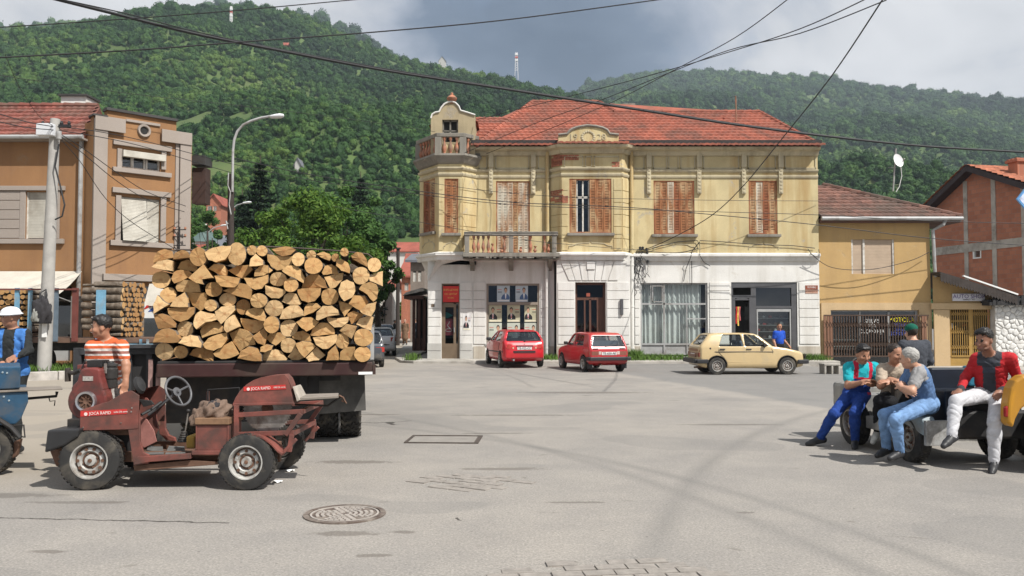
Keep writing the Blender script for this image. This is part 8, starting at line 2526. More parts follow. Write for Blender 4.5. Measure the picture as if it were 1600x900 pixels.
 D[near] += (np.select([(lab_ == TP) | (lab_ == X1),lab_ == BT],[.009,.008],0.) * creases(pp,34,seed)).astype(np.float32)
 D[near] += (amp * np.where(lab_ == HR,wrinkle(pp,75,seed),.6 * wrinkle(pp,26,seed) + .5 * wrinkle(pp,55,seed + 1))).astype(np.float32)
 V,F,VL = surfnets(D,L,lo,h)
 loc = (V - PV)
 if paint is not None:
  VL = paint(V,VL.astype(int),dict(s=loc @ r,f=loc @ f,u=loc @ u / np.linalg.norm(N - PV),PV=PV,J=J))
 fl = VL[F].max(1)
 fl0 = VL[F[:,0]]
 labs = sorted(set(fl0.tolist()))
 mp = {l: i for i,l in enumerate(labs)}
 ml = [mats.get(l) or mats[SK] for l in labs]
 base = np.array([V[:,0].mean(),V[:,1].mean(),V[:,2].min()])
 me = np_mesh(name,V - base,F,ml,np.array([mp[l] for l in fl0.tolist()]))
 o = link(bpy.data.objects.new(name,me))
 o.location = base
 tag(o,label,'person',group)
 d_ = lambda a,c: round(float(np.linalg.norm(J[a] - J[c])),2)
 BODYLOG.append((label[:30],'h',round(float(V[:,2].max() - V[:,2].min()),2),'minz',round(float(V[:,2].min()),2),'torso',d_('neck','pelvis'),'sh',d_('sl','sr'),'ua',d_('sl','el'),d_('sr','er'),'fa',d_('el','wl'),d_('er','wr'),'th',d_('hl','kl'),d_('hr','kr'),'sn',d_('kl','al'),d_('kr','ar'),len(F)))
 return o
def skinm(name,col):
 return M(name,col,.5,var=.12,vs=14,spec=.4)
M_sk1 = skinm('tanned_skin',(.40,.20,.125)); M_sk2 = skinm('light_skin',(.50,.28,.19)); M_sk3 = skinm('dark_tan_skin',(.26,.125,.08))
M_hb = M('black_hair',(.012,.010,.009),.5,var=.3,vs=40); M_hg = M('grey_hair',(.34,.33,.31),.7,var=.25,vs=40); M_hd = M('dark_brown_hair',(.03,.02,.015),.6,var=.3,vs=40)
M_eye = M('dark_eye',(.015,.012,.01),.3,var=.1); M_lip1 = M('lips',(.28,.10,.075),.5,var=.1)
M_stub = M('stubble_skin',(.17,.085,.058),.6,var=.15,vs=40)
def fabric(name,col,var=.14,vs=22,rough=.9):
 return M(name,col,rough,var=var,vs=vs,bump=.18,bs=60,spec=.2)
F_teal = fabric('teal_tshirt',(.02,.36,.42)); F_navy = fabric('blue_overalls',(.02,.055,.24),.25); F_redt = fabric('red_trim_cloth',(.42,.02,.045))
F_beige = fabric('beige_shirt',(.40,.33,.255)); F_black = fabric('black_trousers',(.014,.014,.016)); F_grey = fabric('grey_tshirt',(.27,.265,.265)); F_denimv = fabric('denim_vest',(.09,.16,.30),.25)
F_jeans = fabric('light_blue_jeans',(.17,.29,.50),.3,12); F_redj = fabric('red_jacket',(.42,.025,.03),.12); F_char = fabric('charcoal_collar',(.045,.045,.052)); F_whitej = fabric('off_white_jeans',(.50,.50,.52),.14,14)
F_shoe = M('dark_shoe',(.03,.03,.032),.5,var=.3,vs=18); F_shoew = M('white_shoe',(.5,.5,.47),.6,var=.2,vs=20); F_sock = fabric('grey_sock',(.4,.4,.4)); F_blue = fabric('royal_blue_polo',(.02,.075,.42)); F_greyj = fabric('dark_grey_jacket',(.055,.06,.072))
F_green = fabric('green_cap',(.01,.10,.065)); F_bluev = fabric('blue_vest',(.06,.18,.46)); F_dark = fabric('black_shirt',(.028,.03,.03)); F_white = fabric('white_cotton',(.68,.69,.70),.06); F_brown = fabric('brown_coat',(.17,.105,.065)); F_pat = fabric('grey_patterned_shorts',(.42,.40,.37),.5,30)
def stripes(name,base,sts):
 m = bpy.data.materials.new(name); m.use_nodes = True
 nt = m.node_tree; b = nt.nodes['Principled BSDF']
 z = nd(nt,'ShaderNodeSeparateXYZ',{0: nd(nt,'ShaderNodeNewGeometry').outputs['Position']}).outputs[2]
 c = ramp(nt,rng(nt,z,.85,1.45),sts,'CONSTANT')
 nt.links.new(c,b.inputs[0]); b.inputs['Roughness'].default_value = .9
 return m
OR,WT,BR = (.56,.105,.03),(.62,.58,.54),(.26,.10,.075)
F_orange = stripes('orange_striped_tshirt',OR,[(0,OR),(.30,WT),(.335,BR),(.385,WT),(.42,OR),(.50,WT),(.535,BR),(.59,WT),(.63,OR),(.69,WT),(.725,BR),(.775,WT),(.82,OR),(.87,WT),(.905,OR)])
PU,GN = (.10,.04,.20),(.02,.06,.06)
DG = (.03,.035,.045)
F_sweater = stripes('dark_striped_sweater',DG,[(0,DG),(.35,(.04,.05,.07)),(.45,DG),(.53,(.05,.055,.07)),(.60,DG),(.66,GN),(.74,PU),(.83,GN),(.88,DG)])
def px3(d,Y0=0.0):
 return {k: P(v[0],v[1],v[2] + Y0) for k,v in d.items()}
def paint_overall(V,L,q):
 t = (L == TP)
 bib = t & (q['f'] > .02) & (np.abs(q['s']) < .115) & (q['u'] < .62)
 low = t & (q['u'] < .36)
 strap = t & (np.abs(np.abs(q['s']) - .095) < .028) & (q['u'] > .55)
 L[bib | low] = BT
 edge = bib & (q['u'] > .545)
 L[strap | edge] = X1
 pk = (L == BT) & (q['u'] > .04) & (q['u'] < .12) & (q['s'] < -.09) & (q['f'] > 0)
 L[pk] = X1
 return L
person('young man in teal t-shirt and blue overalls, one leg stretched out, on the open car',px3(dict(head=(1348,554,10.85),neck=(1346,570,10.93),pelvis=(1338,614,11.0),sr=(1326,574,10.95),sl=(1366,574,10.95),er=(1325,603,10.85),wr=(1349,597,10.65),gr=(1362,594,10.62),el=(1377,598,10.8),wl=(1362,601,10.62),gl=(1350,598,10.58),
 hr=(1328,617,10.98),hl=(1349,617,10.98),kr=(1303,647,10.78),ar=(1281,684,10.98),tr=(1258,689,10.98),kl=(1336,645,10.62),al=(1336,688,10.82),tl=(1334,697,10.64))),
 {SK: M_sk1,HR: M_hb,TP: F_teal,BT: F_navy,SH: F_shoe,X1: F_redt,EY: M_eye,LP: M_lip1,WH: F_sock,'sock': True},'men on the open car',hair='thick',paint=paint_overall,fwd_head=(.12,-.93,-.3),seed=1.0,hand_n={'r': (0,.3,.95),'l': (0,.3,.95)})
def paint_beige(V,L,q):
 c = (L == TP) & (q['u'] > .93) & (np.abs(q['s']) < .1)
 return L
person('man in beige short-sleeved shirt leaning on the steering wheel of the open car',px3(dict(head=(1398,553,10.5),neck=(1397,571,10.58),pelvis=(1397,619,10.75),sr=(1379,577,10.6),sl=(1417,577,10.6),er=(1376,603,10.42),wr=(1391,593,10.25),gr=(1399,594,10.2),el=(1411,598,10.4),wl=(1390,597,10.24),gl=(1378,596,10.22),
 hr=(1388,622,10.72),hl=(1406,622,10.72),kr=(1374,626,10.34),ar=(1371,672,10.7),tr=(1362,686,10.62),kl=(1389,629,10.28),al=(1388,676,10.45),tl=(1384,688,10.28))),
 {SK: M_sk1,HR: M_hd,TP: F_beige,BT: F_black,SH: F_shoew,EY: M_eye,LP: M_lip1,WH: F_sock},'men on the open car',hair='short',paint=paint_beige,fwd_head=(.3,-.93,-.15),seed=2.0,build=1.06,hand_n={'r': (0,-.3,.95),'l': (0,-.3,.95)})
def paint_vest(V,L,q):
 t = (L == TP) & (np.abs(q['s']) < np.where(q['u'] < .78,.2,.155)) & (q['u'] < 1.02)
 L[t] = X1
 return L
person('grey-haired man with folded arms in denim vest and light jeans on the open car',px3(dict(head=(1421,560,9.45),neck=(1431,575,9.53),pelvis=(1448,630,9.63),sl=(1436,583,9.35),sr=(1424,580,9.71),el=(1424,611,9.25),wl=(1408,605,9.37),gl=(1402,596,9.50),er=(1409,604,9.65),wr=(1415,611,9.43),gr=(1426,613,9.31),
 hl=(1448,633,9.50),hr=(1444,631,9.73),kl=(1399,655,9.35),al=(1406,705,9.50),tl=(1386,711,9.40),kr=(1382,648,9.63),ar=(1385,700,9.85),tr=(1370,706,9.77))),
 {SK: M_sk2,HR: M_hg,TP: F_grey,BT: F_jeans,SH: F_shoe,X1: F_denimv,EY: M_eye,LP: M_lip1},'men on the open car',hair='short',paint=paint_vest,fwd_head=(-.72,.62,-.12),seed=3.0,build=1.05,hand_n={'l': (-.5,-.8,.2),'r': (0,-1,.1)})
def paint_jacket(V,L,q):
 t = (L == TP)
 L[t] = X1
 op = t & (q['f'] > .03) & (np.abs(q['s'] - .01) < .062 + .05 * (q['u'] > .8)) & (q['u'] > .05)
 L[op] = TP
 cl = t & ((q['u'] > .93) & (np.abs(q['s']) < .12)) & ~((q['f'] > .02) & (np.abs(q['s']) < .035))
 L[cl] = WH
 J = q['J']
 for w,e in (('wl','el'),('wr','er')):
  ax = vnorm(J[w] - J[e]); d = (V - J[w]) @ ax
  near = (np.linalg.norm(V - J[w],axis=1) < .075) & (L == X1) & (d > -.055)
  L[near] = WH
 return L
person('dark-haired man in red jacket and off-white jeans perched on the open car tail',px3(dict(head=(1538,532,9.28),neck=(1546,553,9.38),pelvis=(1549,613,9.58),sr=(1527,562,9.5),sl=(1578,560,9.32),er=(1509,589,9.6),wr=(1500,610,9.36),gr=(1489,620,9.22),el=(1591,594,9.42),wl=(1563,611,9.22),gl=(1552,625,9.08),
 hr=(1538,616,9.58),hl=(1561,617,9.5),kr=(1494,627,9.2),ar=(1487,681,9.05),tr=(1471,692,8.95),kl=(1554,659,9.12),al=(1553,722,9.12),tl=(1547,738,8.95))),
 {SK: M_sk3,HR: M_hb,TP: F_sweater,BT: F_whitej,SH: F_shoe,X1: F_redj,X2: M_stub,EY: M_eye,LP: M_lip1,WH: F_char},'men on the open car',h=.008,hair='thick',sleeve='long',paint=paint_jacket,fwd_head=(-.88,-.42,-.12),stubble=True,seed=4.0,build=1.06,curl=.7,hand_n={'r': (-.2,-.3,.9),'l': (0,-.7,.7)},trouser_w=1.04)
def stand(x,y,z0,face,ht=1.74,arms=None,stride=0.0):
 d = np.array([math.cos(face),math.sin(face),0]); rt = np.array([d[1],-d[0],0]); k = ht / 1.76
 o = np.array([x,y,z0])
 q = lambda a,b_,c: o + (rt * a + d * b_ + np.array([0,0,c])) * k
 J = dict(head=q(0,.02,1.63),neck=q(0,-.01,1.46),pelvis=q(0,0,.95),sl=q(-.19,0,1.41),sr=q(.19,0,1.41),el=q(-.25,-.03,1.13),er=q(.25,-.03,1.13),wl=q(-.24,.08,.9),wr=q(.24,.08,.9),hl=q(-.09,0,.91),hr=q(.09,0,.91),kl=q(-.1,.03 + stride,.50),kr=q(.1,.03 - stride * .4,.50),al=q(-.11,0 + stride * 1.3,.085),ar=q(.11,-stride * 1.3,.085),tl=q(-.13,.18 + stride * 1.3,.04),tr=q(.13,.18 - stride * 1.3,.04))
 if arms:
  for k_,v in arms.items(): J[k_] = q(*v)
 return J
person('man in dark grey jacket and green cap standing behind the seated men',stand(PX(1428,12.4),12.4,0,R(95),1.60,dict(head=(0.0,.08,1.60),neck=(0,.0,1.45),wl=(-.12,.25,1.0),wr=(.12,.25,1.0))),
 {SK: M_sk2,HR: M_hd,TP: F_greyj,BT: F_black,SH: F_shoe,X2: F_green,EY: M_eye,LP: M_lip1},None,h=.012,sleeve='long',hat='cap',build=1.12,seed=5.)
person('man in royal blue polo shirt and sunglasses walking behind the beige hatchback',stand(PX(1217,28.2),28.2,-.08,R(-62),1.62,dict(wl=(-.36,.1,.95),el=(-.27,-.02,1.12),wr=(.26,.1,.88))),
 {SK: M_sk1,HR: M_hd,TP: F_blue,BT: F_black,SH: F_shoe,EY: M_eye,LP: M_lip1},None,h=.015,hair='short',glasses=True,fwd_head=(-.2,-.95,-.1),seed=6.,build=1.08)
o = np.array(P(168,600,9.1))
J7 = px3(dict(head=(159,512,9.0),neck=(166,530,9.06),pelvis=(171,603,9.12),sr=(144,542,9.0),sl=(190,541,9.02),er=(140,575,9.05),wr=(152,596,8.95),gr=(158,606,8.9),el=(197,570,8.96),wl=(196,597,8.92),gl=(193,612,8.9),hr=(162,608,9.12),hl=(181,608,9.12)))
for s_,x in (('r',162),('l',182)):
 J7['k' + s_] = Vector((PX(x,9.1),9.05,.50)); J7['a' + s_] = Vector((PX(x,9.1),9.1,.085)); J7['t' + s_] = Vector((PX(x,9.1) - .1,8.95,.04))
person('man in orange and white striped t-shirt standing behind the red saw car',J7,{SK: M_sk1,HR: M_hb,TP: F_orange,BT: F_pat,SH: F_shoe,EY: M_eye,LP: M_lip1},None,hair='thick',fwd_head=(-.93,-.33,-.05),seed=7.,build=.92,curl=.8,hand_n={'l': (-.6,.8,0),'r': (-.6,.8,0)})
J8 = px3(dict(head=(17,496,10.2),neck=(19,513,10.25),pelvis=(20,578,10.3),sr=(-6,522,10.2),sl=(39,523,10.25),er=(-12,552,10.2),wr=(0,566,10.05),gr=(6,572,10.0),el=(45,548,10.2),wl=(28,556,10.02),gl=(15,562,9.97),hr=(12,582,10.3),hl=(30,582,10.3)))
for s_,x in (('r',12),('l',31)):
 J8['k' + s_] = Vector((PX(x,10.3),10.25,.5)); J8['a' + s_] = Vector((PX(x,10.3),10.3,.085)); J8['t' + s_] = Vector((PX(x,10.3) - .06,10.12,.04))
def paint_bvest(V,L,q):
 t = (L == TP) & (np.abs(q['s']) < .185) & (q['u'] < 1.0) & ((np.abs(q['s'] + .0) > .065) | (q['f'] < .0))
 L[t] = X1
 low = (L == BT) & (np.abs(q['s']) > .07) & (q['u'] > -.12) & (V[:,2] > .9)
 L[low] = X1
 return L
person('man in white sun hat, black shirt and open blue vest at the left edge',J8,{SK: M_sk1,HR: M_hg,TP: F_dark,BT: F_dark,SH: F_shoe,X1: F_bluev,EY: M_eye,LP: M_lip1,WH: F_white},None,hair='none',hat='bucket',sleeve='long',paint=paint_bvest,fwd_head=(-.85,-.5,-.05),seed=8.,build=1.12,hand_n={'l': (0,-.8,.5),'r': (0,-.8,.5)})
person('woman in long brown coat standing in the side street by the wooden post',stand(PX(633,52),52,.1,R(-100),1.6),{SK: M_sk2,HR: M_hd,TP: F_brown,BT: F_brown,SH: F_shoe,X1: F_beige,EY: M_eye,LP: M_lip1},'people in the side street',h=.026,hair='short',sleeve='long',skirt=.42,build=1.0)
person('man in dark clothes beside the shop porch in the side street',stand(PX(649,50),50,.1,R(200),1.65),{SK: M_sk2,HR: M_hd,TP: F_greyj,BT: F_black,SH: F_shoe,EY: M_eye,LP: M_lip1},'people in the side street',h=.026,sleeve='long')
person('small figure in black striding across the far end of the side street',stand(PX(616.5,62),62,0,R(10),1.65,stride=.16),{SK: M_sk2,HR: M_hd,TP: F_dark,BT: F_black,SH: F_shoe,EY: M_eye,LP: M_lip1},'people in the side street',h=.03,sleeve='long')
for l_ in BODYLOG: print(*l_)
# ================================================================ trees by the side street
M_barkd = M('dark_tree_bark',(.07,.055,.042),.95,var=.3,vs=6,bump=.6,bs=20)
M_leaf1 = leafmat('bright_leaves',[(0.1,(.045,.10,.016)),(.5,(.085,.17,.025)),(.9,(.15,.235,.04))],trans=.35,loc=False)
M_leaf2 = leafmat('deep_leaves',[(0.1,(.03,.072,.018)),(.5,(.058,.13,.027)),(.9,(.105,.185,.048))],trans=.3,loc=False)
M_needle = leafmat('dark_needles',[(0.1,(.008,.018,.010)),(.5,(.014,.030,.015)),(.9,(.028,.05,.024))],trans=.1,loc=False)
def tree(name,label,base,ht,cz,rad,leafm,n_leaf,leaf,seed,clusters=55,trunk_r=.22,group='trees by the side street'):
 """trunk with limbs and a crown of leaf sprays gathered in clumps"""
 t = thing(name,label,'tree',base,0,group)
 rg = np.random.default_rng(seed)
 rad = np.array(rad)
 c = rg.normal(size=(clusters,3)); c /= np.linalg.norm(c,axis=1)[:,None]
 c *= rg.uniform(.45,1.0,(clusters,1)) ** .6
 c[:,2] *= np.where(c[:,2] < 0,.75,1)
 cc = c * rad + np.array([0,0,cz])
 m_ = MB()
 m_.tube([(0,0,0),(.1,.05,ht * .25),(-.05,.1,ht * .5),(0,0,cz)],[trunk_r,trunk_r * .8,trunk_r * .6,trunk_r * .35],9)
 for k in range(0,clusters,3):
  s_ = Vector((0,0,lerp(ht * .25,cz,rg.random())))
  e_ = Vector(cc[k])
  m_.tube([s_,s_ * .45 + e_ * .55 + Vector((0,0,-.15 * rad[2] * rg.random())),e_],[trunk_r * .35,trunk_r * .2,.02],5)
 m_.build('trunk',M_barkd,t,smooth=60)
 w = rg.integers(0,clusters,n_leaf)
 sz = .19 * float(rad.min())
 off = rg.normal(size=(n_leaf,3)); off /= np.linalg.norm(off,axis=1)[:,None]
 off *= (rg.random((n_leaf,1)) ** .45) * sz * rg.uniform(.7,1.5,clusters)[w][:,None]
 pc = cc[w] + off * np.array([1.15,1.15,.8])
 nrm = off / np.linalg.norm(off,axis=1)[:,None] + rg.normal(0,.5,(n_leaf,3)) + np.array([0,0,.35])
 nrm /= np.linalg.norm(nrm,axis=1)[:,None]
 a = np.cross(nrm,rg.normal(size=(n_leaf,3))); a /= np.linalg.norm(a,axis=1)[:,None]
 b = np.cross(nrm,a)
 s = leaf * rg.uniform(.6,1.3,(n_leaf,1))
 V = np.stack([pc - a * s,pc - b * s * .45,pc + a * s,pc + b * s * .45],1).reshape(-1,3)
 F = np.arange(n_leaf * 4).reshape(-1,4)
 link(bpy.data.objects.new('crown',np_mesh('crown',V,F,leafm,smooth=False)),t)
 return t
def conifer(name,label,base,ht,rad,seed,group='trees by the side street'):
 t = thing(name,label,'tree',base,0,group)
 rg = np.random.default_rng(seed)
 m_ = MB(); m_.tube([(0,0,0),(0,0,ht * .5),(0,0,ht)],[.28,.16,.03],8); m_.build('trunk',M_barkd,t)
 pts = []
 V = []
 nl = 24
 for j in range(nl):
  zt = ht * (.12 + .86 * j / nl)
  rr = rad * (1 - j / nl) ** .75 * rg.uniform(.75,1.15)
  for k in range(11):
   a = rg.uniform(0,6.28); ln = rr * rg.uniform(.55,1.1)
   d = np.array([math.cos(a),math.sin(a),0])
   for q in range(34):
    tt = rg.random() ** .6
    p = np.array([0,0,zt]) + d * ln * tt + np.array([0,0,-.22 * ln * tt ** 1.3 + .1 * ln * tt])
    p = p + rg.normal(0,.10 * ln,3) * np.array([1,1,.5])
    e = d * .7 + rg.normal(0,.6,3); e /= np.linalg.norm(e)
    f_ = np.cross(e,rg.normal(size=3)); f_ /= np.linalg.norm(f_)
    s = rg.uniform(.16,.34)
    V += [p - e * s,p - f_ * s * .3,p + e * s,p + f_ * s * .3]
 V = np.array(V)
 link(bpy.data.objects.new('crown',np_mesh('crown',V,np.arange(len(V)).reshape(-1,4),M_needle,smooth=False)),t)
gb = lambda px,Y: (PX(px,Y),Y,0)
zt_of = lambda py,Y: PZ(py,Y)
tree('broadleaf_tree','bright green broad tree showing above the log load',gb(478,44),6,PZ(398,44),(3.6,3.1,3.2),M_leaf1,26000,.125,1,85)
tree('broadleaf_tree','darker green tall tree rising behind the bright one',gb(537,49),7,PZ(388,49),(2.9,2.7,3.6),M_leaf2,20000,.13,2,70)
tree('broadleaf_tree','green tree overhanging the side street beside the load edge',gb(588,47),6,PZ(425,47),(1.5,1.9,2.6),M_leaf2,9000,.13,3,40)
conifer('conifer','tall dark conifer behind the street lamp',gb(404,62),PZ(243,62),2.9,4)
conifer('conifer','dark conifer with bare top right of the bright tree',gb(562,78),PZ(268,78),2.9,5)
conifer('conifer','dark conifer between the lamp post and the bright tree',gb(376,70),PZ(296,70),2.6,6)
tree('round_shrub','round green shrub at the far end of the side street',gb(642,85),2,PZ(487,85),(1.7,1.5,1.4),M_leaf1,3500,.13,7,26,.1)
tree('round_shrub','tall green shrub behind the wooden post in the side street',gb(628,90),3,PZ(470,90),(1.5,1.5,2.2),M_leaf2,3000,.15,8,26,.1)
tree('round_shrub','dark bush between the orange house and the lamp',gb(330,75),3,PZ(372,75),(2.6,2,2.6),M_leaf2,4000,.17,9,30,.12)
# ================================================================ houses along and beyond the side street
M_farw = plaster('far_white_render',(.62,.60,.56),(.45,.42,.38),(.5,.47,.42),.4)
M_fart = M('far_red_roof',(.27,.075,.05),.85,var=.25,vs=.8)
M_farg = M('far_grey_roof',(.13,.135,.15),.8,var=.2,vs=.8)
def far_house(label,px0,px1,py_e,py_r,Y,wallm,roofm,depth=7.0,gable=False,base=0.0,wins=(),group='houses beyond the street'):
 x0,x1 = PX(px0,Y),PX(px1,Y)
 ze_h,zr_h = PZ(py_e,Y),PZ(py_r,Y + depth / 2 if not gable else Y)
 o = Vector(((x0 + x1) / 2,Y,base))
 t = thing('house',label,'house',o,0,group)
 T = Matrix.Translation(-o)
 fn = lambda u,z,off=0.0: (u,Y - off,z)
 ops = [(PX(a,Y),PX(b,Y),PZ(d,Y),PZ(c,Y)) for a,b,c,d in wins]
 m_ = MB(T)
 wall_grid(m_,fn,x0,x1,base,ze_h,ops,.15)
 for x in (x0,x1):
  m_.quad((x,Y,base),(x,Y + depth,base),(x,Y + depth,ze_h),(x,Y,ze_h))
 if gable: m_.add([(x0,Y,ze_h),(x1,Y,ze_h),((x0 + x1) / 2,Y,zr_h)],[(0,1,2)])
 m_.build('wall',wallm,t,fix=False)
 m_ = MB(T); e = .35
 if gable:
  xm = (x0 + x1) / 2; k = (zr_h - ze_h) / max(.1,(x1 - x0) / 2)
  for s_,xe in ((-1,x0 - e),(1,x1 + e)):
   m_.hexa([(xe,Y - e,ze_h - e * k),(xm,Y - e,zr_h),(xm,Y + depth,zr_h),(xe,Y + depth,ze_h - e * k),(xe,Y - e,ze_h - e * k + .18),(xm,Y - e,zr_h + .18),(xm,Y + depth,zr_h + .18),(xe,Y + depth,ze_h - e * k + .18)])
 else:
  ym = Y + depth / 2
  for s_,ye in ((-1,Y - e),(1,Y + depth + e)):
   m_.hexa([(x0 - e,ye,ze_h - .1),(x1 + e,ye,ze_h - .1),(x1 + e,ym,zr_h),(x0 - e,ym,zr_h),(x0 - e,ye,ze_h + .06),(x1 + e,ye,ze_h + .06),(x1 + e,ym,zr_h + .16),(x0 - e,ym,zr_h + .16)])
 m_.build('roof',roofm,t)
 for a,b,c,d in ops:
  m_ = MB(T)
  for q_ in ((a,a + .08,c,d),(b - .08,b,c,d),((a + b) / 2 - .04,(a + b) / 2 + .04,c,d),(a,b,d - .08,d)):
   fbox(m_,fn,*q_,-.12,-.05)
  w_ = m_.build('window',M_wframe,t)
  m_ = MB(T); fbox(m_,fn,a,b,c,d,-.16,-.14); m_.build('pane',M_dark,w_)
 return t
far_house('white house with red roof at the top of the side street',606,652,393,380,118,M_farw,M_fart,wins=((618,624,397,404),(632,638,397,404)))
far_house('red roofed house stepping down toward the old building',632,668,424,398,96,M_brick,M_fart,wins=((640,646,430,440),))
far_house('brick house with red roof behind the shop porch',627,656,432,414,74,M_brick,M_fart,wins=((632,638,442,454),))
far_house('grey balconied house behind the shop porch',641,663,408,400,58,plaster('grey_brown_render',(.24,.20,.17),(.15,.13,.11),(.3,.26,.2),.5),M_farg,wins=((645,650,424,440),(653,658,424,440)))
far_house('low white building with doors across the side street',566,612,449,440,80,M_farw,M_fart,wins=((584,590,470,498),(596,603,466,505)))
far_house('small brick house with white windows on the slope beyond the lamp',320,343,318,304,150,M_brick,M_fart,gable=True,base=14,wins=((322,329,322,330),(331,336,322,330)))
far_house('low red roof beyond the logs below the cross',296,340,392,379,92,M_farw,M_fart)
far_house('blue grey roofed house behind the lamp post',334,362,388,370,86,M_farw,M_farg)
far_house('dark red hipped roof at the side street end',560,600,462,452,100,M_farw,M_fart)
ch = thing('chapel','small chapel with green tent roof and a white cross behind the logs','church',(PX(320,96),96,0))
zc_ = PZ(380,96)
m_ = MB(); m_.lathe([(2.0,0),(2.0,zc_)],8); m_.build('wall',M_farw,ch)
m_ = MB(); m_.lathe([(2.3,zc_),(1.2,zc_ + .8),(.35,zc_ + 1.7),(.05,zc_ + 2.1)],8); m_.build('roof',M('copper_green_roof',(.08,.12,.11),.6),ch)
m_ = MB(); zt_ = PZ(350,96); m_.box(-.1,.1,-.06,.06,zc_ + 1.9,zt_); m_.box(-.38,.38,-.06,.06,zt_ - .75,zt_ - .55); m_.build('cross',M_wpaint,ch)
po = thing('shop_porch','dark timber shop porch with a tin canopy on the side street corner','porch',(PX(652,43),43,.1))
TP_ = Matrix.Translation(-po.location)
m_ = MB(TP_); m_.prism([(PX(634,43),PZ(463,43)),(PX(640,43),PZ(458,43)),(PX(664,43),PZ(451,43)),(PX(667,43),PZ(452,43)),(PX(667,43),PZ(456,43))],lambda u,v,w: (u,41.6 + w,v),0,4); m_.build('canopy',M('tin_canopy',(.42,.41,.38),.6,var=.25,vs=3),po)
m_ = MB(TP_); m_.box(PX(636,43),PX(666,43),41.7,45.4,PZ(468,43),PZ(463,43)); m_.build('fascia',M_doorwood,po)
for px in (650,658,666):
 m_ = MB(TP_); m_.box(PX(px,43) - .07,PX(px,43) + .07,42.0,42.14,.1,PZ(466,43)); m_.build('post',M_doorwood,po)
m_ = MB(TP_); m_.box(PX(652,43),PX(667,43) + .3,42.5,46,.1,PZ(468,43)); m_.build('front',M_dark,po)
m_ = MB(TP_); m_.box(PX(652,43),PX(667,43),42.1,42.3,.1,PZ(528,43)); m_.build('counter',M_doorwood,po)
# ================================================================ poles, lamps, cables
M_pole = M('grey_concrete_pole',(.36,.345,.32),.85,var=.15,vs=3,bump=.3,bs=25)
M_wpole = M('dark_wooden_pole',(.045,.035,.03),.9,var=.3,vs=5,stretch=(4,4,.5))
YPO = 23.4
cp = thing('concrete_pole','leaning grey concrete utility pole with a white box before the orange house','pole',(PX(69,YPO),YPO,.165))
TCP = Matrix.Translation(-cp.location)
pt0,pt1 = P(69,562,YPO),P(86.5,186,YPO)
m_ = MB(TCP); m_.cyl(Vector((pt0.x,pt0.y,.1)),pt1,.19,.13,14); m_.build('shaft',M_pole,cp,smooth=40)
m_ = MB(TCP)
for k in range(9):
 p = pt0.lerp(pt1,.12 + .09 * k); m_.cyl(p - Vector((.2 - k * .006,0,0)),p + Vector((.0,0,0)),.014,n=5)
m_.build('climbing_pegs',M_cable,cp)
p = P(80,206,YPO)
m_ = MB(TCP); m_.box(p.x - .24,p.x + .2,p.y - .35,p.y - .12,p.z - .17,p.z + .17); m_.build('junction_box',M('pale_grey_box',(.62,.63,.65),.5,var=.06),cp,bevel=.02)
p = P(98,213,YPO); m_ = MB(TCP); m_.cyl((p.x,p.y - .2,p.z - .12),(p.x,p.y - .2,p.z + .1),.07,n=10); m_.build('lamp_sensor',M_greyf,cp)
p = P(88,197,YPO); m_ = MB(TCP); m_.box(p.x - .45,p.x + .4,p.y - .05,p.y + .05,p.z - .04,p.z + .04); [m_.lathe([(.03,0),(.05,.03),(.03,.1)],8,Matrix.Translation((p.x + d_,p.y,p.z + .04))) for d_ in (-.38,-.15,.15,.36)]; m_.build('crossarm',M_cable,cp)
m_ = MB(TCP); m_.tube([P(92,225,YPO - .2),P(86,260,YPO - .22),P(94,290,YPO - .2),P(101,320,YPO - .2),P(97,338,YPO - .2),P(86,343,YPO - .2)],.022,6); m_.build('hanging_cable',M_cable,cp)
p = P(75,496,YPO); m_ = MB(TCP); m_.box(p.x - .03,p.x + .1,p.y - .24,p.y - .21,p.z - .55,p.z + .3); m_.build('paper_notice',M_wpaint,cp)
rs = thing('rucksack','black and grey rucksack hanging on the concrete pole','rucksack',P(66,500,YPO - .35))
cloth_heap('bag',.27,.15,.6,M('black_cloth',(.03,.028,.03)),6,rs,(0,0,-.1)); cloth_heap('pocket',.12,.12,.3,M('grey_mesh_pocket',(.22,.22,.2),.9),7,rs,(-.12,-.08,-.05))
m_ = MB(); m_.tube([(-.08,0,.45),(-.1,.05,.75),(0,.15,.85),(.08,.05,.7),(.08,0,.45)],.025,6); m_.build('strap',M_cable,rs)
YLm = 31.0
sl_t = thing('street_lamp','curved grey street lamp on a dark post behind the logs','street lamp',(PX(360,YLm),YLm,0))
TL = Matrix.Translation(-sl_t.location)
def w3(pts,Y): return [P(a,b,Y) for a,b in pts]
m_ = MB(TL); m_.cyl((PX(360,YLm),YLm,0),P(361,272,YLm),.15,.11,10); m_.build('post',M_wpole,sl_t,smooth=40)
m_ = MB(TL); m_.tube(w3([(363,300),(363.5,262),(364,235),(366,218),(371,205),(380,195),(392,189),(408,184),(424,181.5)],YLm - .1),.05,8); m_.build('arm',M_greyf,sl_t,smooth=50)
p = P(433,181.5,YLm - .1)
m_ = MB(TL); m_.lathe([(.05,-.26),(.1,-.22),(.13,-.05),(.14,.12),(.09,.24),(.0,.27)],12,Matrix.Translation(p) @ Matrix.Rotation(R(-96),4,'Y') @ Matrix.Rotation(R(180),4,'Y') @ Matrix.Diagonal((.65,1,1,1))); m_.build('lamp_head',M('lamp_white',(.66,.67,.68),.4,var=.05),sl_t,smooth=50)
for k,pth in enumerate(([(357,270),(356,290),(360,300),(358,320),(361,335)],[(356,350),(353,345),(356,358)])):
 m_ = MB(TL); m_.tube(w3(pth,YLm - .2),.025,5); m_.build('loose_cable',M_greyf,sl_t)
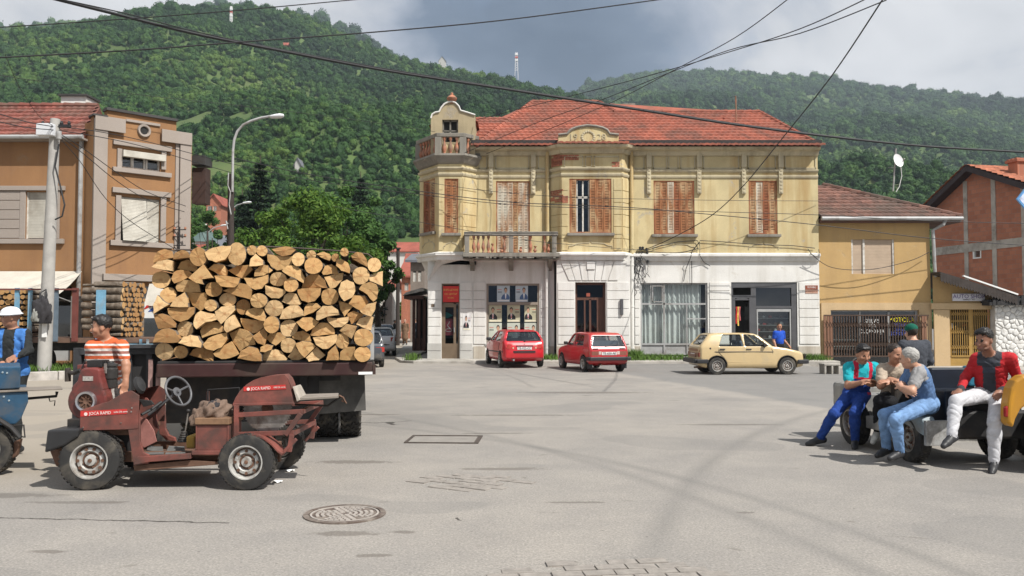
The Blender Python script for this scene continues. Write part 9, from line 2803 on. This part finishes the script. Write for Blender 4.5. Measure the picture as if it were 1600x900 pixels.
for lab,hx_,hy_,Yk in (('farther street lamp head just right of the dark post',386,316.5,52),('small far street lamp head left of the dark post',350,352,68),('faint far street lamp head in front of the conifer',414,314,75)):
 t = thing('street_lamp',lab,'street lamp',(PX(hx_ - 26,Yk),Yk,0),0,'far street lamps')
 T_ = Matrix.Translation(-t.location)
 m_ = MB(T_); m_.cyl((PX(hx_ - 26,Yk),Yk,0),P(hx_ - 26,hy_ + 8,Yk),.1,.07,8); m_.build('post',M_wpole,t)
 m_ = MB(T_); m_.tube([P(hx_ - 26,hy_ + 12,Yk),P(hx_ - 16,hy_ + 4,Yk),P(hx_ - 5,hy_ + 1,Yk)],.035,6); m_.build('arm',M_greyf,t)
 p = P(hx_,hy_,Yk); m_ = MB(T_); m_.lathe([(.04,-.28),(.1,-.22),(.13,.1),(.08,.26),(0,.28)],8,Matrix.Translation(p) @ Matrix.Rotation(R(84),4,'Y') @ Matrix.Diagonal((.6,1,1,1))); m_.build('lamp_head',M('lamp_white',(.66,.67,.68)),t)
wp_ = thing('wooden_post','dark wooden utility post at the corner of the side street','pole',(PX(621.5,54),54,.1))
m_ = MB(Matrix.Translation(-wp_.location)); m_.cyl((PX(621.5,54),54,0),P(622,389,54),.14,.11,10); m_.build('shaft',M_wpole,wp_,smooth=40)
m_ = MB(Matrix.Translation(-wp_.location)); p = P(622,389,54); m_.box(p.x - .16,p.x + .16,p.y - .16,p.y + .16,p.z,p.z + .08); m_.build('cap',M_wpole,wp_)
CABLES = [
 ('thick twisted cable crossing the whole picture above the roofs',[(60,-8,17),(180,22,18),(300,52,19),(420,76,20),(600,110,21.5),(800,141,23),(1000,172,24.5),(1150,195,25.5),(1300,214,26.5),(1450,229,27.5),(1640,240,29)],.032),
 ('second strand twisted close above the thick cable',[(90,-2,17),(200,22,18),(300,48,19),(420,73.5,20),(600,107,21.5),(800,139,23),(1000,170,24.5),(1150,193,25.5),(1300,212.5,26.5),(1450,228,27.5),(1640,239,29)],.012),
 ('black cable rising from the left edge over the hill',[(-20,91,15),(200,79,16),(400,64,17),(600,49,18),(800,30,19),(1040,-2,20)],.013),
 ('highest black cable at upper left',[(-20,44,15),(150,33,15.5),(350,18,16),(560,-1,17)],.009),
 ('long cable slanting down to the facade bracket',[(1384,-8,15),(1300,118,19),(1225,213,23),(1160,292,27),(1110,338,30),(1050,372,32),(1006,391,33.2)],.013),
 ('upper slanting cable over the far hill',[(1240,-8,16),(1150,58,19),(1060,106,23),(960,158,28),(850,205,31),(760,240,33.2)],.009),
 ('slanting cable meeting the turret gable',[(1360,-5,16),(1250,45,18),(1130,84,21),(1000,122,25),(860,158,29),(745,187,33.0)],.010),
 ('slanting cable beside the one to the turret',[(1385,0,16),(1250,52,18),(1140,78,21),(1040,116,25),(940,156,29),(830,195,32),(700,250,32.8)],.010),
 ('thin pale wire sagging from the left edge to the turret',[(-20,115,22),(200,146,24),(400,168,26),(560,188,29),(680,206,32.7)],.007),
 ('cable from the lamp post across the facade middle',[(362,246,31),(480,272,31.3),(650,298,31.5),(800,316,31.7),(980,324,31.8),(1120,336,31.9),(1282,352,32),(1450,372,32.5),(1640,386,33)],.013),
 ('second cable across the facade just above the shutters foot',[(362,256,31),(500,284,31.3),(650,303,31.5),(800,320,31.7),(980,327,31.8),(1120,331,31.9),(1282,336,32),(1450,345,32.5),(1640,350,33)],.010),
 ('thin cable across the upper windows of the old building',[(655,283,32.5),(760,298,32.3),(890,308,32.2),(1060,312,32.3),(1180,313.5,32.6),(1280,314,33.4)],.008),
 ('thin cable under the balcony line of the old building',[(520,322,31.5),(650,346,31.8),(800,372,32),(900,383,32.4),(1003,391,33.3)],.008),
 ('cable from pole crossarm to house bracket, topmost',[(90,198,23.2),(150,205,24.5),(220,219,26),(300,240,28.6),(362,256,31)],.010),
 ('cable from pole to lamp post, second',[(92,204,23.2),(150,213,24.5),(220,228,26),(300,252,28.6),(362,270,31)],.010),
 ('cable from pole sweeping down to the tower bracket, upper',[(92,208,23.2),(130,232,24),(180,268,25.5),(230,300,27),(290,322,29)],.010),
 ('cable from pole sweeping down to the tower bracket, middle',[(92,211,23.2),(130,240,24),(180,281,25.5),(230,312,27),(288,331,29)],.010),
 ('slack cable from pole down across the tower window',[(92,214,23.2),(125,252,24),(165,310,25.2),(210,350,26.5),(272,388,28.6)],.009),
 ('cable from the left edge to the pole crossarm',[(-20,172,18),(40,190,21),(84,198,23.2)],.010),
 ('lower cable from the left edge to the pole',[(-20,186,18),(40,199,21),(84,203,23.2)],.010),
 ('thin wire dropping steeply at upper left',[(8,85,18),(30,135,20),(60,180,22),(84,197,23.2)],.006),
 ('sagging cable across the ochre house window',[(1266,396,33.2),(1300,418,33.3),(1360,421,33.3),(1420,408,33.4),(1452,394,33.5)],.011),
]
for lab,pts,rr in CABLES:
 w_ = [P(a,b,c) for a,b,c in pts]
 n = len(w_); path = []
 for i in range(n - 1):
  p0,p1,p2,p3 = w_[max(i - 1,0)],w_[i],w_[i + 1],w_[min(i + 2,n - 1)]
  for k in range(6):
   t = k / 6
   path.append(.5 * ((2 * p1) + (p2 - p0) * t + (2 * p0 - 5 * p1 + 4 * p2 - p3) * t * t + (3 * p1 - p0 - 3 * p2 + p3) * t ** 3))
 path.append(w_[-1])
 m_ = MB(); m_.tube(path,rr * 1.2,5)
 o = m_.build('overhead_cable',M_cable,smooth=60)
 tag(o,lab,'cable','overhead cables')
ob = thing('wall_bracket','rusty cable bracket with insulators on the orange tower corner','bracket',wt.at(276,375,.12))
m_ = MB(Matrix.Translation(-ob.location)); a = wt.at(276,375,.2); m_.cyl((a.x,a.y,a.z - .45),(a.x,a.y,a.z + .45),.025,n=6)
for dz in (-.2,.1,.35):
 m_.cyl((a.x - .2,a.y,a.z + dz),(a.x + .22,a.y,a.z + dz),.018,n=5)
m_.build('frame',M_cable,ob)
for dx,dz in ((-.18,.1),(.2,.1),(-.18,.35),(.2,.35)):
 m_ = MB(Matrix.Translation(-ob.location)); m_.lathe([(.02,0),(.045,.03),(.03,.1)],8,Matrix.Translation((a.x + dx,a.y,a.z + dz))); m_.build('insulator',M_terra,ob)
sd = thing('satellite_dish','white satellite dish on a thin mast above the ochre house','satellite dish',(PX(1399,36.5),36.5,zro(36.5)))
TS = Matrix.Translation(-sd.location)
m_ = MB(TS); m_.cyl((PX(1399,36.5),36.5,zro(36.5) - .1),P(1400,232,36.5),.03,n=6); m_.build('mast',M_greyf,sd)
p = P(1403,251,36.3); q_ = Vector((.35,-.9,.25)).to_track_quat('Z','Y').to_matrix().to_4x4(); q_.translation = p
m_ = MB(TS); m_.lathe([(0,-.05),(.12,-.04),(.22,-.005),(.28,.03),(.285,.035),(.22,.0),(.12,-.035),(0,-.045)],20,q_ @ Matrix.Diagonal((.95,1.08,1,1)),cap=False); m_.build('dish',M('dish_white',(.7,.7,.7),.4,var=.05),sd,smooth=60)
m_ = MB(TS); m_.cyl(q_ @ Vector((0,-.25,0)),q_ @ Vector((0,-.1,.3)),.012,n=5); m_.cyl(q_ @ Vector((0,-.1,.28)),q_ @ Vector((0,-.06,.36)),.03,n=8); m_.build('receiver_arm',M_greyf,sd)
m_ = MB(TS); m_.tube([P(1407,256,36.4),P(1409,275,36.4),P(1405,292,36.4),P(1400,300,36.4)],.014,5); m_.build('dish_cable',M_wpaint,sd)
m_ = MB(TS); m_.cyl(P(1388,262,36.5),P(1400,262,36.5),.012,n=5); m_.build('side_rod',M_greyf,sd)
def on_hill(px,py,h_,y0,y1):
 Y = y0
 while Y < y1 and h_(PX(px,Y),Y) < PZ(py,Y): Y += 3
 return Y
def mast(label,px,y0,y1,Y,w):
 b_ = P(px,y1,Y); tz_ = P(px,y0,Y).z
 t = thing('radio_mast',label,'mast',b_,0,'radio masts')
 H = tz_ - b_.z
 m_ = MB()
 for sx_,sy_ in ((-1,-1),(1,-1),(1,1),(-1,1)):
  m_.cyl((sx_ * w,sy_ * w,-6),(sx_ * w * .5,sy_ * w * .5,H),.22,n=4)
 for k in range(8):
  z0_,z1_ = H * k / 8,H * (k + 1) / 8
  f0,f1 = w * (1 - .5 * k / 8),w * (1 - .5 * (k + 1) / 8)
  m_.tube([(-f0,-f0,z0_),(f1,-f1,z1_)],.14,4); m_.tube([(f0,-f0,z0_),(-f1,-f1,z1_)],.14,4)
 m_.build('lattice',M('mast_white',(.7,.68,.68),.5),t)
 for k in range(3):
  m_ = MB(); m_.box(-w * .9,w * .9,-w * .9,w * .9,H * (.55 + .15 * k),H * (.62 + .15 * k)); m_.build('antenna_panel',M_wpaint if k != 1 else M('mast_red',(.5,.1,.08),.5),t)
for lab_,a,b,ye,yr_,g_,rf in (('tiny white hut in the woods on the hillside',458,467,256,247,True,M_farg),('tiny red roofed house high on the hill',437,445,71,67,False,M_fart),('tiny grey house on the far ridge',684,695,95,88,True,M_farg)):
 Yh = on_hill((a + b) / 2,ye + 8,h_main,160,636) - 6
 far_house(lab_,a,b,ye,yr_,Yh,M_stone if rf is M_farg else M_brick,rf,5.0,g_,PZ(ye + 14,Yh))
mast('white lattice radio mast near the hilltop',361,10,44,on_hill(361,44,h_main,160,636) - 4,.8)
mast('red and white radio mast on the ridge behind the old building',807,82,112,640,1.3)
# ================================================================ street furniture on the ground
mc = thing('manhole_cover','round cast iron manhole cover set in the asphalt','manhole cover',(PX(541,7.13),7.13,0))
M_iron = M('rusty_cast_iron',(.115,.085,.07),.7,metal=.3,var=.3,vs=9,dirt=(.3,.26,.22),damt=.35,ds=6)
m_ = MB(); m_.lathe([(.345,-.02),(.345,.012),(.30,.014),(.30,-.02)],40,cap=False); m_.build('rim',M_iron,mc,smooth=30)
m_ = MB(); m_.lathe([(.296,-.02),(.296,.005),(0,.006)],40); m_.build('lid',M_iron,mc,smooth=30)
M_ironp = M('polished_iron',(.42,.38,.34),.6,metal=.2,var=.2,vs=12)
m_ = MB()
m_.lathe([(.288,.004),(.288,.013),(.272,.013),(.272,.004)],40,cap=False)
for ring,n in ((.05,6),(.095,12),(.14,18),(.185,24),(.228,30)):
 for k in range(n):
  a = 2 * math.pi * k / n
  if ring > .17 and (abs(math.sin(a * 2)) > .93): continue
  m_.box(-.013,.013,-.36 * 2 * math.pi * ring / n,.36 * 2 * math.pi * ring / n,.004,.013,T=Matrix.Rotation(a,4,'Z') @ Matrix.Translation((ring,0,0)))
tag(m_.build('relief',M_ironp,mc),kind='stuff')
dg = thing('drain_frame','rusted square drain frame sunk in the asphalt','drain',(PX(695,11.55),11.55,0),R(-3))
for nm,x0,x1,y0,y1 in (('frame_bar',-.5,.5,-.36,-.32),('frame_bar',-.5,.46,.32,.36),('frame_bar',-.5,-.46,-.32,.32),('frame_bar',.44,.5,-.32,.36)):
 m_ = MB(); m_.box(x0,x1,y0,y1,-.02,.014); m_.build(nm,M('dark_iron_frame',(.075,.06,.05),.8,var=.4,vs=9),dg)
m_ = MB(); m_.box(-.46,.44,-.32,.32,-.03,.004); m_.build('concrete_fill',M('worn_fill',(.255,.235,.21),.9,var=.15,vs=4),dg)
cb = thing('concrete_bench','small grey concrete block bench with two openings by the motor shop','bench',(PX(1295,25.7),25.7,gz(PX(1295,25.7),25.7)),R(8))
for x in (-.25,-.02,.21):
 m_ = MB(); m_.box(x,x + .05,-.16,.16,-.02,.26); m_.build('support',M_conc,cb,bevel=.008)
m_ = MB(); m_.box(-.26,.27,-.17,.17,.26,.32); m_.build('seat',M_conc,cb,bevel=.01)
for k,(px,py,lab) in enumerate(((436,752,'crumpled white paper scrap beside the saw car rear wheel'),(455,735,'flat white paper scrap on the asphalt behind the saw car'))):
 Yk = 2145 / (py - 500)
 m_ = MB(); rgk = random.Random(k)
 m_.grid(lambda u,v: ((u - .5) * .09,(v - .5) * .07,.012 + .012 * math.sin(u * 7 + k) * math.cos(v * 5)),5,5)
 o = m_.build('paper_scrap',M_wpaint); o.location = (PX(px,Yk),Yk,.004); tag(o,lab,'paper','litter')
# ================================================================ air
m_ = MB(); m_.box(-1700,2300,-330,2300,-6,560)
hz_o = m_.build('haze',None)
hz_o.data.materials.clear()
hm = bpy.data.materials.new('haze_air'); hm.use_nodes = True
ntz = hm.node_tree; ntz.nodes.clear()
pv_ = nd(ntz,'ShaderNodeVolumePrincipled',{'Color': (.74,.86,1.0),'Density': .00022,'Anisotropy': .2})
ou = nd(ntz,'ShaderNodeOutputMaterial'); ntz.links.new(pv_.outputs[0],ou.inputs['Volume'])
hz_o.data.materials.append(hm)
tag(hz_o,'thin pale summer haze over the valley',None,None,'stuff')
